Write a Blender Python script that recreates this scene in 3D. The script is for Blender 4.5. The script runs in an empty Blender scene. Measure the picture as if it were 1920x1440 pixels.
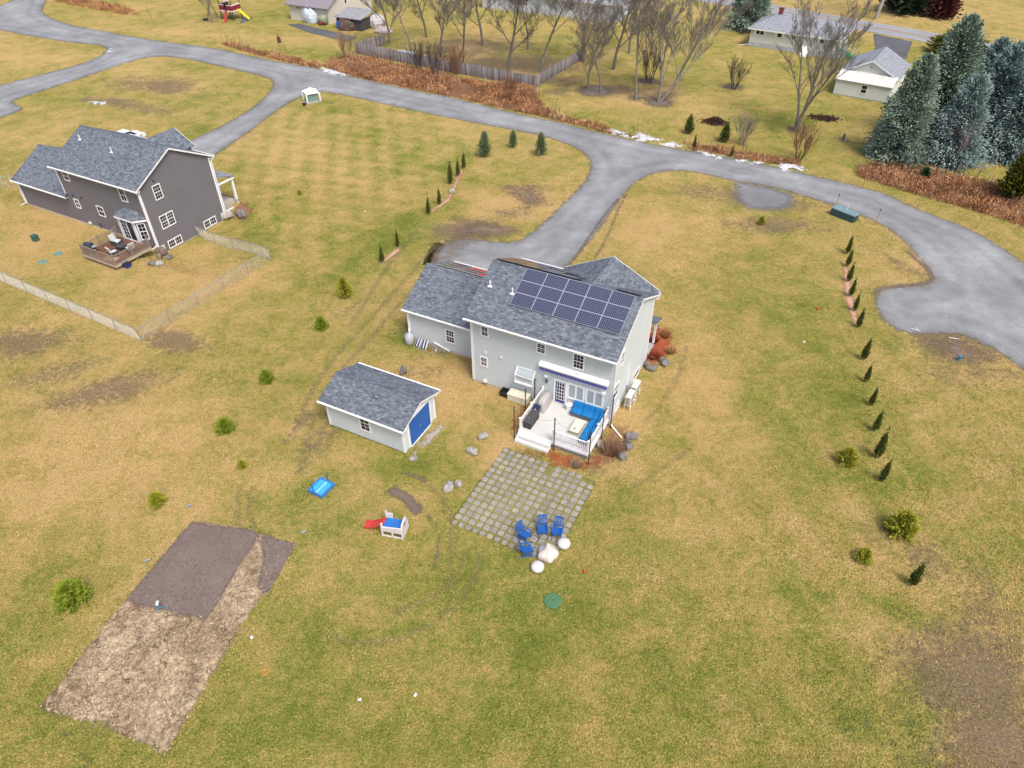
import bpy, math, random
import numpy as np
from mathutils import Matrix, Vector
random.seed(7); rng = np.random.default_rng(11)
SC = bpy.context.scene
COL = SC.collection
R = math.radians
# ------------------------------------------------------------------ camera
F_PX, PITCH, ROLL, CAMH = 1327.1, R(40.216), R(-0.331), 35.0
_f = np.array([0, math.cos(PITCH), -math.sin(PITCH)]); _u = np.array([0, math.sin(PITCH), math.cos(PITCH)]); _x = np.array([1., 0, 0])
RGT = math.cos(ROLL)*_x + math.sin(ROLL)*_u
UPV = -math.sin(ROLL)*_x + math.cos(ROLL)*_u
cam = bpy.data.cameras.new('camera'); camo = bpy.data.objects.new('camera', cam); COL.objects.link(camo)
cam.sensor_width = 36; cam.lens = 36*F_PX/1920; cam.clip_end = 6000; cam.clip_start = .5
camo.matrix_world = Matrix(((RGT[0], UPV[0], -_f[0], 0), (RGT[1], UPV[1], -_f[1], 0), (RGT[2], UPV[2], -_f[2], CAMH), (0, 0, 0, 1)))
SC.camera = camo
# ------------------------------------------------------------------ light
SUN_EL, SUN_AZ = R(58), R(150)      # azimuth: compass from +Y towards +X
w = bpy.data.worlds.new('World'); SC.world = w; w.use_nodes = True
nt = w.node_tree; bg = nt.nodes['Background']; sky = nt.nodes.new('ShaderNodeTexSky'); sky.sky_type = 'NISHITA'
sky.sun_disc = False; sky.sun_elevation = SUN_EL; sky.sun_rotation = SUN_AZ; sky.air_density = .7; sky.dust_density = 4.0; sky.ozone_density = .6
nt.links.new(sky.outputs[0], bg.inputs[0]); bg.inputs[1].default_value = .135
sl = bpy.data.lights.new('sun', 'SUN'); sl.energy = 1.5; sl.angle = R(20); sl.color = (1, .95, .88)
so = bpy.data.objects.new('sun', sl); COL.objects.link(so)
sd = Vector((math.sin(SUN_AZ)*math.cos(SUN_EL), math.cos(SUN_AZ)*math.cos(SUN_EL), math.sin(SUN_EL)))
so.rotation_euler = sd.to_track_quat('Z', 'Y').to_euler()
SC.view_settings.view_transform = 'Standard'; SC.view_settings.look = 'None'; SC.view_settings.gamma = 1
SC.view_settings.use_curve_mapping = False; SC.view_settings.exposure = .78
SC.render.resolution_x, SC.render.resolution_y = 1024, 768

# ------------------------------------------------------------------ photo pixel -> ground
def ray(px, py):
    return RGT*((px-960)/F_PX) + UPV*(-(py-720)/F_PX) + _f
HL = (-45.921, 68.567, R(-28.319))      # left house frame
HM = (-2.970, 41.856, R(-27.022))       # main house frame
HS = (-13.043, 36.944, R(-26.955))      # shed frame
def sstep(a, b, x):
    t = np.clip((x-a)/(b-a), 0, 1); return t*t*(3-2*t)
def terrain(x, y):
    """gentle lawn; the ground is cut down beside the left house's basement windows"""
    c, s = math.cos(HL[2]), math.sin(HL[2])
    a = (x-HL[0])*c+(y-HL[1])*s; b = -(x-HL[0])*s+(y-HL[1])*c
    return -.93*sstep(11.2, 12.0, a)*(1-sstep(14.5, 24, a))*sstep(-2.6, -.2, b)*(1-sstep(8.3, 10.6, b))
def gp(px, py, z=None):
    d = ray(px, py); zz = 0.0 if z is None else z
    for _ in range(4):
        t = (zz-CAMH)/d[2]; p = d*t
        if z is None: zz = float(terrain(p[0], p[1]))
    return Vector((p[0], p[1], zz))
def to_loc(P, fr):
    c, s = math.cos(fr[2]), math.sin(fr[2]); dx, dy = P[0]-fr[0], P[1]-fr[1]
    return (dx*c+dy*s, -dx*s+dy*c)
def to_w(s_, t_, fr, z=0):
    c, s = math.cos(fr[2]), math.sin(fr[2]); return Vector((fr[0]+s_*c-t_*s, fr[1]+s_*s+t_*c, z))
def wall_hit(px, py, o, u):
    """pixel on the vertical plane through o along u -> (distance along u, height)"""
    d = ray(px, py); n = np.array([-u[1], u[0]]); k = (n @ np.array([o[0], o[1]]))/(n @ d[:2])
    p = d*k; return ((p[0]-o[0])*u[0]+(p[1]-o[1])*u[1], CAMH+p[2])
def height(top, base):
    g = gp(*base); d = ray(*top); t = math.hypot(g[0], g[1])/math.hypot(d[0], d[1]); return CAMH+d[2]*t-g[2]

# ------------------------------------------------------------------ materials
MATS = {}
def nodes(name):
    m = bpy.data.materials.new(name); m.use_nodes = True; n = m.node_tree
    return m, n, n.nodes['Principled BSDF'], n.links.new
def N(n, typ, **kw):
    x = n.nodes.new(typ)
    for k, v in kw.items():
        if k in x.inputs: x.inputs[k].default_value = v
        else: setattr(x, k, v)
    return x
def ramp(n, src, stops, interp='LINEAR'):
    r = n.nodes.new('ShaderNodeValToRGB'); r.color_ramp.interpolation = interp
    e = r.color_ramp.elements
    while len(e) < len(stops): e.new(.5)
    for q, (p, c) in zip(e, stops):
        q.position = p; q.color = tuple(c)+(1,) if len(c) == 3 else c
    n.links.new(src, r.inputs[0]); return r.outputs[0]
def mix(n, a, b, f, mode='MIX'):
    x = n.nodes.new('ShaderNodeMix'); x.data_type = 'RGBA'; x.blend_type = mode
    for s, v in ((x.inputs[0], f), (x.inputs[6], a), (x.inputs[7], b)):
        if hasattr(v, 'is_linked'): n.links.new(v, s)
        else: s.default_value = v if isinstance(v, (int, float)) else tuple(v)+(1,)
    return x.outputs[2]
def math_(n, op, a, b=0.0, clamp=False):
    x = n.nodes.new('ShaderNodeMath'); x.operation = op; x.use_clamp = clamp
    for s, v in zip(x.inputs, (a, b)):
        if hasattr(v, 'is_linked'): n.links.new(v, s)
        else: s.default_value = v
    return x.outputs[0]
def noise(n, scale, detail=4, rough=.6, coord=None, dist=0.0):
    x = N(n, 'ShaderNodeTexNoise', Scale=scale, Detail=detail, Roughness=rough, Distortion=dist)
    if coord is not None: n.links.new(coord, x.inputs['Vector'])
    return x.outputs[0]
def pos(n): return n.nodes.new('ShaderNodeNewGeometry').outputs['Position']
def objco(n): return n.nodes.new('ShaderNodeTexCoord').outputs['Object']
def attr(n, name):
    x = n.nodes.new('ShaderNodeAttribute'); x.attribute_name = name; return x
def bump(n, h, dist, strength=1.0):
    b = N(n, 'ShaderNodeBump', Distance=dist, Strength=strength); n.links.new(h, b.inputs['Height'])
    return b.outputs[0]
def solid(name, col, rough=.6, var=.12, scale=3.0, metal=0.0, grain=0.0, spec=.5):
    """a plain surface with slight uneven tone and optional fine relief"""
    if name in MATS: return MATS[name]
    m, n, b, L = nodes(name)
    c = objco(n)
    f = ramp(n, noise(n, scale, 5, .65, c), [(.3, [max(0, x*(1-var)) for x in col]), (.7, [min(1, x*(1+var)) for x in col])])
    L(f, b.inputs['Base Color']); b.inputs['Roughness'].default_value = rough; b.inputs['Metallic'].default_value = metal
    b.inputs['Specular IOR Level'].default_value = spec
    if grain: L(bump(n, noise(n, 40, 3, .6, c), grain), b.inputs['Normal'])
    MATS[name] = m; return m
def leafmat(name, c0, c1, rough=.7, trans=.0):
    """foliage whose faces run from c0 to c1 by the 'shade' attribute"""
    if name in MATS: return MATS[name]
    m, n, b, L = nodes(name)
    a = attr(n, 'shade').outputs['Fac']
    L(ramp(n, a, [(0, c0), (1, c1)]), b.inputs['Base Color']); b.inputs['Roughness'].default_value = rough
    b.inputs['Specular IOR Level'].default_value = .2
    MATS[name] = m; return m
def shingle(name, c0, c1, c2):
    if name in MATS: return MATS[name]
    m, n, b, L = nodes(name)
    uv = n.nodes.new('ShaderNodeTexCoord').outputs['UV']
    def brick(wd, seed, ofs):
        mp = N(n, 'ShaderNodeMapping'); mp.inputs['Location'].default_value = ofs; L(uv, mp.inputs['Vector'])
        x = N(n, 'ShaderNodeTexBrick', Scale=1.0); x.inputs['Brick Width'].default_value = wd; x.inputs['Row Height'].default_value = .15
        x.inputs['Mortar Size'].default_value = .008; x.inputs['Mortar Smooth'].default_value = .2; x.offset = .37; x.offset_frequency = 3; x.squash = 1
        x.inputs['Color1'].default_value = (0, 0, 0, 1); x.inputs['Color2'].default_value = (1, 1, 1, 1); x.inputs['Mortar'].default_value = (.1, .1, .1, 1)
        L(mp.outputs[0], x.inputs['Vector']); return x
    b1 = brick(.34, 0, (0, 0, 0)); b2 = brick(.22, 3, (13.7, 3.0, 0))
    v = math_(n, 'MULTIPLY', math_(n, 'ADD', b1.outputs[0], b2.outputs[0]), .5)
    big = noise(n, .5, 3, .5, uv); v = math_(n, 'ADD', v, math_(n, 'MULTIPLY', math_(n, 'SUBTRACT', big, .5), .35))
    fine = noise(n, 30, 2, .5, uv); v = math_(n, 'ADD', v, math_(n, 'MULTIPLY', math_(n, 'SUBTRACT', fine, .5), .5))
    L(ramp(n, v, [(.05, c0), (.5, c1), (1, c2)]), b.inputs['Base Color']); b.inputs['Roughness'].default_value = .85; b.inputs['Specular IOR Level'].default_value = .25
    L(bump(n, b1.outputs[0], .012), b.inputs['Normal'])
    MATS[name] = m; return m
def glass(name, col, rough=.08):
    if name in MATS: return MATS[name]
    m, n, b, L = nodes(name); b.inputs['Base Color'].default_value = tuple(col)+(1,); b.inputs['Roughness'].default_value = rough
    b.inputs['IOR'].default_value = 1.45; b.inputs['Specular IOR Level'].default_value = .5
    MATS[name] = m; return m
def solar_mat():
    if 'solar' in MATS: return MATS['solar']
    m, n, b, L = nodes('solar')
    uv = n.nodes.new('ShaderNodeTexCoord').outputs['UV']
    x = N(n, 'ShaderNodeTexBrick', Scale=1.0); x.offset = 0; x.squash = 1
    x.inputs['Brick Width'].default_value = .1365; x.inputs['Row Height'].default_value = .1365; x.inputs['Mortar Size'].default_value = .010; x.inputs['Mortar Smooth'].default_value = .1
    x.inputs['Color1'].default_value = (.012, .016, .045, 1); x.inputs['Color2'].default_value = (.02, .026, .065, 1); x.inputs['Mortar'].default_value = (.20, .22, .29, 1)
    L(uv, x.inputs['Vector']); L(x.outputs[0], b.inputs['Base Color'])
    b.inputs['Roughness'].default_value = .06; b.inputs['Specular IOR Level'].default_value = .6
    MATS['solar'] = m; return m
WHITE = solid('white_trim', (.80, .80, .80), .5, .03)
SIDING = solid('pale_siding', (.52, .565, .565), .55, .04, .6)
DARKSIDE = solid('charcoal_siding', (.155, .147, .16), .55, .06, .6)
SHINGLE = shingle('slate_shingles', (.07, .08, .098), (.13, .15, .178), (.225, .255, .29))
SHINGLE_F = shingle('pale_shingles', (.16, .17, .19), (.26, .28, .31), (.36, .38, .42))
GLASS = glass('window_glass', (.012, .014, .022))
BLIND = glass('window_blind', (.33, .38, .39), .15)
FOUND = solid('foundation_concrete', (.48, .45, .38), .85, .15, 4)
CONC = solid('grey_concrete', (.36, .36, .35), .9, .2, 3)
BARK = solid('bark', (.155, .13, .105), .9, .35, 2.5, grain=.02)
BARKG = solid('grey_bark', (.20, .178, .15), .9, .35, 2.5, grain=.02)
METAL = solid('galvanised_steel', (.45, .46, .48), .4, .08, 5, metal=.7)
BLACK = solid('black_plastic', (.018, .018, .02), .5, .2)
DKGREY = solid('dark_grey', (.06, .06, .065), .6, .2)
BLUE = solid('blue_cushion', (.0, .16, .42), .75, .12, 6)
RBLUE = solid('blue_paint', (.012, .10, .36), .4, .1)
NAVY = solid('navy_paint', (.02, .035, .20), .5, .1)
WOOD = solid('weathered_wood', (.26, .20, .15), .8, .25, 5)
STAKE = solid('stake_wood', (.42, .27, .12), .8, .2, 5)
STONE = solid('boulder_stone', (.19, .18, .17), .9, .35, 3, grain=.03)
STONEP = solid('pale_stone', (.36, .34, .315), .9, .25, 4, grain=.03)
CREAM = solid('cream_plastic', (.66, .62, .50), .6, .06)
GREENP = solid('utility_green', (.035, .10, .085), .5, .1)

# ------------------------------------------------------------------ mesh helpers
def mesh_np(name, v, f, mat, parent=None, attrs=None, smooth=False, uv=None):
    v = np.asarray(v, np.float32); f = np.asarray(f, np.int32); k = f.shape[1]
    me = bpy.data.meshes.new(name); me.vertices.add(len(v)); me.vertices.foreach_set('co', v.ravel())
    me.loops.add(f.size); me.loops.foreach_set('vertex_index', f.ravel())
    me.polygons.add(len(f)); me.polygons.foreach_set('loop_start', np.arange(0, f.size, k, dtype=np.int32))
    me.update(calc_edges=True)
    if attrs:
        for an, av in attrs.items():
            a = me.attributes.new(an, 'FLOAT', 'POINT'); a.data.foreach_set('value', np.asarray(av, np.float32))
    if smooth: me.polygons.foreach_set('use_smooth', np.ones(len(f), bool))
    if mat: me.materials.append(mat)
    o = bpy.data.objects.new(name, me); COL.objects.link(o); o.parent = parent
    return o
class MB:
    """collects faces; frame = (origin, u, v, n) maps local coordinates"""
    def __init__(s, frame=None): s.v, s.f, s.uv, s.fr = [], [], [], frame
    def P(s, p):
        if s.fr is None: return tuple(p)
        o, a, b, c = s.fr; return tuple(o[i]+a[i]*p[0]+b[i]*p[1]+c[i]*p[2] for i in range(3))
    def poly(s, pts, uv=None):
        i = len(s.v); s.v += [s.P(p) for p in pts]; s.f.append(list(range(i, i+len(pts)))); s.uv.append(uv); return s
    def box(s, a, b):
        (x0, y0, z0), (x1, y1, z1) = a, b; i = len(s.v)
        s.v += [s.P(p) for p in ((x0, y0, z0), (x1, y0, z0), (x1, y1, z0), (x0, y1, z0), (x0, y0, z1), (x1, y0, z1), (x1, y1, z1), (x0, y1, z1))]
        for q in ((0, 3, 2, 1), (4, 5, 6, 7), (0, 1, 5, 4), (1, 2, 6, 5), (2, 3, 7, 6), (3, 0, 4, 7)): s.f.append([i+k for k in q]); s.uv.append(None)
        return s
    def hexa(s, c8):
        i = len(s.v); s.v += [s.P(p) for p in c8]
        for q in ((0, 3, 2, 1), (4, 5, 6, 7), (0, 1, 5, 4), (1, 2, 6, 5), (2, 3, 7, 6), (3, 0, 4, 7)): s.f.append([i+k for k in q]); s.uv.append(None)
        return s
    def bar(s, p, q, w, h=None, up=(0, 0, 1)):
        h = h or w; p, q = Vector(p), Vector(q); d = (q-p).normalized(); sd_ = d.cross(Vector(up))
        if sd_.length < 1e-4: sd_ = d.cross(Vector((1, 0, 0)))
        sd_.normalize(); u_ = sd_.cross(d); a, b = sd_*(w/2), u_*(h/2)
        return s.hexa([p-a-b, p+a-b, p+a+b, p-a+b, q-a-b, q+a-b, q+a+b, q-a+b])
    def tube(s, pts, rad, k=6, cap=True):
        pts = [Vector(p) for p in pts]; rad = rad if isinstance(rad, (list, tuple)) else [rad]*len(pts); i0 = len(s.v)
        for j, p in enumerate(pts):
            d = (pts[min(j+1, len(pts)-1)]-pts[max(j-1, 0)]).normalized(); a = d.cross(Vector((0, 0, 1)))
            if a.length < 1e-3: a = d.cross(Vector((1, 0, 0)))
            a.normalize(); b = d.cross(a)
            for q in range(k):
                t = 2*math.pi*q/k; s.v.append(s.P(p+a*(rad[j]*math.cos(t))+b*(rad[j]*math.sin(t))))
        for j in range(len(pts)-1):
            for q in range(k):
                s.f.append([i0+j*k+q, i0+j*k+(q+1) % k, i0+(j+1)*k+(q+1) % k, i0+(j+1)*k+q]); s.uv.append(None)
        if cap:
            s.f.append([i0+q for q in range(k)][::-1]); s.f.append([i0+(len(pts)-1)*k+q for q in range(k)]); s.uv += [None, None]
        return s
    def lathe(s, prof, c=(0, 0, 0), k=16):
        return s.tube([(c[0], c[1], c[2]+z) for r_, z in prof], [max(r_, 1e-3) for r_, z in prof], k)
    def blob(s, c, r_, seed=0, k=10, m=7, rough=.18):
        """uneven rounded stone"""
        rs = random.Random(seed); i0 = len(s.v); ph = [rs.uniform(0, 6.3) for _ in range(6)]
        for j in range(m+1):
            th = math.pi*j/m
            for q in range(k):
                a = 2*math.pi*q/k
                n_ = 1+rough*(math.sin(2*a+ph[0]+th)*.5+math.sin(3*a+ph[1])*math.sin(2*th+ph[2])*.6+math.sin(5*a+ph[3]+2*th)*.25)+rs.uniform(-.04, .04)
                s.v.append(s.P((c[0]+r_[0]*n_*math.sin(th)*math.cos(a), c[1]+r_[1]*n_*math.sin(th)*math.sin(a), c[2]+r_[2]*n_*math.cos(th))))
        for j in range(m):
            for q in range(k):
                s.f.append([i0+j*k+q, i0+(j+1)*k+q, i0+(j+1)*k+(q+1) % k, i0+j*k+(q+1) % k]); s.uv.append(None)
        return s
    def build(s, name, mat, parent=None, smooth=False):
        me = bpy.data.meshes.new(name); me.from_pydata(s.v, [], s.f)
        if any(u is not None for u in s.uv):
            l = me.uv_layers.new(name='UVMap'); k = 0
            for u, f in zip(s.uv, s.f):
                for j in range(len(f)):
                    l.data[k].uv = u[j] if u else (0, 0); k += 1
        if smooth:
            for p in me.polygons: p.use_smooth = True
        me.materials.append(mat); o = bpy.data.objects.new(name, me); COL.objects.link(o); o.parent = parent; return o
def tag(o, label=None, cat=None, group=None, kind=None):
    if label: o['label'] = label
    if cat: o['category'] = cat
    if group: o['group'] = group
    if kind: o['kind'] = kind
    return o
def thing(name, label, cat, loc=(0, 0, 0), rz=0.0, group=None):
    o = bpy.data.objects.new(name, None); COL.objects.link(o); o.location = loc; o.rotation_euler = (0, 0, rz); o.empty_display_size = .2
    return tag(o, label, cat, group)
def copy_tree(o, parent=None):
    c = o.copy(); COL.objects.link(c); c.parent = parent
    for ch in o.children: copy_tree(ch, c)
    return c
ORD = ['first', 'second', 'third', 'fourth', 'fifth', 'sixth', 'seventh', 'eighth', 'ninth', 'tenth', 'eleventh', 'twelfth', 'thirteenth', 'fourteenth', 'fifteenth']

# ------------------------------------------------------------------ ground
def vnoise(x, y, sc, seed=0):
    r_ = np.random.default_rng(seed).random((256, 256)); x = x/sc+1000; y = y/sc+1000
    xi, yi = np.floor(x).astype(int), np.floor(y).astype(int); fx, fy = x-xi, y-yi
    fx, fy = fx*fx*(3-2*fx), fy*fy*(3-2*fy); g = lambda a, b: r_[a % 256, b % 256]
    return (g(xi, yi)*(1-fx)+g(xi+1, yi)*fx)*(1-fy)+(g(xi, yi+1)*(1-fx)+g(xi+1, yi+1)*fx)*fy
def seg_dist(x, y, pts, closed=False):
    d = np.full(x.shape, 1e9)
    n = len(pts)
    for i in range(n if closed else n-1):
        ax, ay = pts[i][0], pts[i][1]; bx, by = pts[(i+1) % n][0], pts[(i+1) % n][1]
        ex, ey = bx-ax, by-ay; t = np.clip(((x-ax)*ex+(y-ay)*ey)/(ex*ex+ey*ey+1e-9), 0, 1)
        d = np.minimum(d, np.hypot(x-ax-t*ex, y-ay-t*ey))
    return d
def inside(x, y, pts):
    c = np.zeros(x.shape, bool); n = len(pts)
    for i in range(n):
        ax, ay = pts[i][0], pts[i][1]; bx, by = pts[(i+1) % n][0], pts[(i+1) % n][1]
        if ay == by: continue
        c ^= ((ay > y) != (by > y)) & (x < (bx-ax)*(y-ay)/(by-ay)+ax)
    return c
def sdf(x, y, pts):
    d = seg_dist(x, y, pts, True); return np.where(inside(x, y, pts), d, -d)
def smooth_poly(pts, it=2):
    for _ in range(it):
        q = []
        for i in range(len(pts)):
            a, b = Vector(pts[i]), Vector(pts[(i+1) % len(pts)]); q += [a*.75+b*.25, a*.25+b*.75]
        pts = q
    return pts
def G(pix): return [gp(*q) for q in pix]
def axis(lo, hi, step, far, growth):
    a = list(np.arange(lo, hi+1e-6, step)); s_ = step
    while a[-1] < far: s_ *= growth; a.append(a[-1]+s_)
    s_ = step
    while a[0] > -far: s_ *= growth; a.insert(0, a[0]-s_)
    return np.array(a)
def blobmask(x, y, blobs):
    m = np.zeros(x.shape)
    for (px, py, rx, ry, ang, st) in blobs:
        g = gp(px, py, 0); c, s = math.cos(R(ang)), math.sin(R(ang)); dx, dy = x-g[0], y-g[1]
        a, b = dx*c+dy*s, -dx*s+dy*c
        m = np.maximum(m, st*np.exp(-((a/rx)**2+(b/ry)**2)*1.2))
    return m
gx = axis(-62, 70, .42, 2500, 1.06); gy = axis(9, 100, .42, 2500, 1.05)
GX, GY = np.meshgrid(gx, gy); GXr, GYr = GX.ravel(), GY.ravel()
GZ = terrain(GXr, GYr) + np.where(np.abs(GXr) < 300, (vnoise(GXr, GYr, 5, 1)-.5)*.05, 0)
near = [(680, 380, 4, 8, 30, .9), (420, 1250, 9, 4, 0, .0)]
lush = blobmask(GXr, GYr, [(640, 330, 16, 16, 0, .55), (1000, 1180, 7, 4, 10, .8), (760, 860, 4, 2.2, -25, 1.0), (660, 800, 3, .8, -27, 1.0), (800, 830, 2, .8, -27, .9), (560, 1330, 9, 4, 10, .8),
   (900, 1350, 10, 4, 0, .75), (700, 480, 3, 9, -40, 1.0), (760, 420, 3, 9, -45, .9), (860, 300, 3, 9, -30, .7), (1300, 1150, 5, 9, 0, .55), (1500, 860, 2, 8, 0, .7), (1510, 1150, 2, 9, 5, .75), (1560, 700, 2.5, 10, 0, .6),
   (1720, 1290, 2, .9, 30, 1.1), (1730, 1350, 1.6, .8, 30, 1.1), (1650, 900, 4, 2, 0, .9), (1690, 1150, 3, 1, -30, 1.0), (1420, 300, 6, 3, 0, .6), (1480, 225, 9, 4, 0, .8), (1280, 120, 6, 10, 0, .8),
   (1250, 1330, 8, 4, 0, .5), (60, 1330, 5, 3, 0, .55), (100, 1080, 3, 2, 0, .6), (60, 1180, 3, 2, 0, .6), (620, 970, 6, 4, 0, .6), (930, 950, 3, 3, 0, .7), (1180, 960, 5, 6, 0, .5), (470, 420, 3, 8, 30, .7), (620, 200, 6, 4, 0, .7),
   (860, 1080, 6, 4, 0, .75), (700, 1180, 8, 5, 0, .6), (790, 650, 4, .8, -27, 1.0), (290, 380, 2, 2, 0, .7), (360, 250, 5, 3, 30, .7), (540, 95, 10, 2.5, -20, .6), (620, 110, 8, 2, -20, .6), (470, 30, 12, 6, 0, .7)])
straw = blobmask(GXr, GYr, [(360, 530, 8, 9, -30, .9), (100, 430, 10, 8, 0, .8), (820, 730, 5, 3.5, 0, 1.0), (870, 690, 4, 3, 0, .9), (120, 900, 12, 7, 0, .7), (250, 800, 12, 6, 0, .6), (980, 380, 8, 5, 0, .7), (1250, 420, 8, 6, 0, .75), (1180, 790, 1.8, 2.6, 0, .8),
   (1330, 760, 3, 12, 0, .55), (1280, 1010, 3, 8, 0, .4), (930, 850, 1, 4, -27, 1.0), (600, 300, 6, 12, 40, .5), (60, 105, 14, 4, 0, .9), (250, 130, 12, 3, -20, .7), (700, 950, 3, 2, 0, .3), (1180, 880, 3, 1, -20, .8), (300, 60, 20, 3, -10, .8), (1180, 190, 9, 3, 0, .6), (1700, 20, 30, 14, 0, .7), (1560, 460, 4, 4, 0, .3), (480, 1330, 5, 2, 0, .2)])
bare = blobmask(GXr, GYr, [(1830, 1280, 4.5, 5, 0, .95), (1880, 1400, 4, 3, 0, 1.0), (1740, 1050, 2, 2.5, 0, .6), (1800, 650, 5, 3, -15, .95), (1660, 1000, 2.4, 1.6, 0, .5), (1840, 700, 5, 2, 0, .6), (870, 432, 4.5, 3.2, 0, 1.1), (960, 400, 3, 1.5, 0, .55), (1000, 350, 2, 1.5, 0, .6),
   (330, 640, 3.6, 1.8, -27, 1.0), (190, 735, 6, 2.4, 20, .9), (40, 640, 6, 3, 10, .75), (110, 700, 4, 2, 20, .7), (280, 560, 2, 1, 0, .4), (420, 1010, 1, 1, 0, .2), (620, 800, 1.2, 3.5, -15, .7), (575, 780, .7, 4, -20, .55), (300, 160, 10, 4, -25, .8), (230, 195, 10, 2.5, -25, .85), (790, 700, 3, 2, 0, .5), (1170, 1000, 2, 2, 0, .1), (1160, 170, 6, 3, 0, .9), (1240, 180, 4, 3, 0, .9),
   (960, 120, 16, 7, -10, .9), (880, 90, 16, 8, 0, .8), (1040, 150, 6, 3, 0, .8), (1400, 370, 8, 2.6, -20, .95), (1450, 420, 6, 2.5, -10, .7), (1700, 500, 1.2, 4, 30, .7), (1160, 850, 2, 1.4, 0, .6), (1120, 880, 3, .8, -20, .6), (1500, 240, 2, 1, 0, .8), (640, 590, .6, 5, -35, .5), (560, 200, 1, 1, 0, .3), (1060, 160, 3, 8, -30, .7), (1860, 1150, 3, 4, 0, .55)])
road_px = [(44, -12), (60, -12), (93, 0), (79, 17), (87, 29), (122, 44), (204, 60), (292, 76), (408, 90), (480, 107), (532, 117), (610, 130), (662, 143), (741, 161), (793, 172), (850, 183), (894, 194), (987, 216), (1050, 229), (1112, 245), (1206, 267), (1300, 283), (1400, 300), (1446, 311), (1509, 324), (1582, 342), (1621, 351), (1672, 366), (1718, 390), (1763, 406), (1838, 436), (1908, 482), (1990, 545), (2060, 640), (2060, 800), (1990, 745),
  (1920, 697), (1885, 672), (1850, 650), (1815, 633), (1785, 627), (1740, 630), (1700, 628), (1672, 617), (1652, 600), (1640, 580), (1636, 560), (1643, 544), (1662, 538), (1700, 535), (1735, 531), (1746, 520), (1735, 503), (1710, 472), (1680, 440), (1645, 418), (1600, 400), (1555, 384), (1500, 366), (1440, 350), (1365, 339), (1330, 329), (1290, 322), (1250, 322), (1215, 330), (1188, 348), (1165, 376), (1138, 415), (1112, 450), (1085, 480), (1050, 520), (1010, 560), (900, 560), (840, 530), (812, 497), (818, 470), (842, 452), (875, 446), (930, 452), (962, 454), (990, 440), (1030, 405), (1062, 373), (1092, 343), (1106, 318), (1103, 298), (1085, 281), (1040, 263), (1000, 252), (920, 237), (840, 222), (760, 205), (680, 187), (612, 173), (580, 176), (555, 186), (520, 208), (470, 247), (405, 293), (345, 330), (300, 320), (320, 285), (345, 268), (430, 228), (480, 196), (505, 172), (512, 157), (502, 146), (437, 131), (380, 117), (321, 107), (285, 107), (248, 115), (175, 140), (87, 169), (30, 187), (26, 194), (52, 204), (0, 223), (-60, 240), (-60, 175), (0, 159), (87, 137), (146, 121), (185, 106), (201, 94), (187, 85), (146, 82), (58, 69), (0, 57), (-60, 50), (-60, 20), (0, 12)]
ROADP = smooth_poly(G(road_px), 1)
# lawn round the left house's fence and mowing stripes
_st = to_loc((GXr, GYr), HM)
stripe = (np.sin((_st[0]*.8+_st[1]*.6)*2.3)*.5+.5)
stripe_m = blobmask(GXr, GYr, [(600, 310, 20, 22, 0, 1.0), (420, 160, 14, 10, 0, .0)])
stripe2 = (np.sin((_st[0]*.2-_st[1]*.98)*2.6)*.5+.5); stripe = .6*stripe+.4*stripe2
straw = np.clip(straw+stripe*stripe_m*.8, 0, 1.2); lush = np.clip(lush+(1-stripe)*stripe_m*.28, 0, 1.2)
i0 = np.arange(len(gy)-1)[:, None]*len(gx)+np.arange(len(gx)-1)[None, :]
gf = np.stack([i0, i0+1, i0+1+len(gx), i0+len(gx)], -1).reshape(-1, 4)
GRASS = [(0.0, (.52, .36, .155)), (.22, (.43, .315, .116)), (.46, (.335, .280, .080)), (.70, (.235, .236, .050)), (1.0, (.140, .180, .030))]
def ground_mat():
    m, n, b, L = nodes('lawn')
    p = pos(n)
    nz = lambda sc, d=5, r_=.62, ds=0.0: noise(n, sc, d, r_, p, ds)
    big, med, fine, grit = nz(.06, 4), nz(.42, 6, .68, .6), nz(2.4, 5, .7), nz(8.5, 3, .75)
    c = lambda v: math_(n, 'SUBTRACT', v, .5)
    sc = lambda v, k: math_(n, 'MULTIPLY', v, k)
    tone = math_(n, 'ADD', math_(n, 'ADD', sc(c(big), 1.3), sc(c(med), 1.7)), math_(n, 'ADD', sc(c(fine), 1.5), sc(c(grit), 1.5)))
    g = math_(n, 'ADD', math_(n, 'SUBTRACT', sc(attr(n, 'lush').outputs['Fac'], .44), sc(attr(n, 'straw').outputs['Fac'], .46)), math_(n, 'ADD', tone, .40))
    col = ramp(n, g, GRASS)
    # thatch flecks
    fl = ramp(n, nz(11, 2, .6), [(.30, (.48, .47, .43)), (.47, (.95, .95, .95)), (.60, (1.15, 1.14, 1.1)), (.72, (1.5, 1.45, 1.36))])
    col = mix(n, col, fl, .85, 'MULTIPLY')
    ba = math_(n, 'ADD', sc(attr(n, 'bare').outputs['Fac'], 1.2), math_(n, 'ADD', sc(c(med), 1.4), math_(n, 'ADD', sc(c(fine), 1.8), sc(c(nz(.11, 4)), 1.3))))
    bm = ramp(n, ba, [(.36, (0, 0, 0)), (.85, (1, 1, 1))])
    dirt = ramp(n, nz(6, 5, .75), [(.28, (.085, .055, .036)), (.5, (.19, .135, .088)), (.72, (.35, .265, .18))])
    col = mix(n, col, dirt, math_(n, 'MULTIPLY', bm, .8))
    L(col, b.inputs['Base Color']); b.inputs['Roughness'].default_value = .95; b.inputs['Specular IOR Level'].default_value = .1
    h = math_(n, 'ADD', sc(fine, .6), grit); L(bump(n, h, .16, 1.0), b.inputs['Normal'])
    return m
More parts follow.
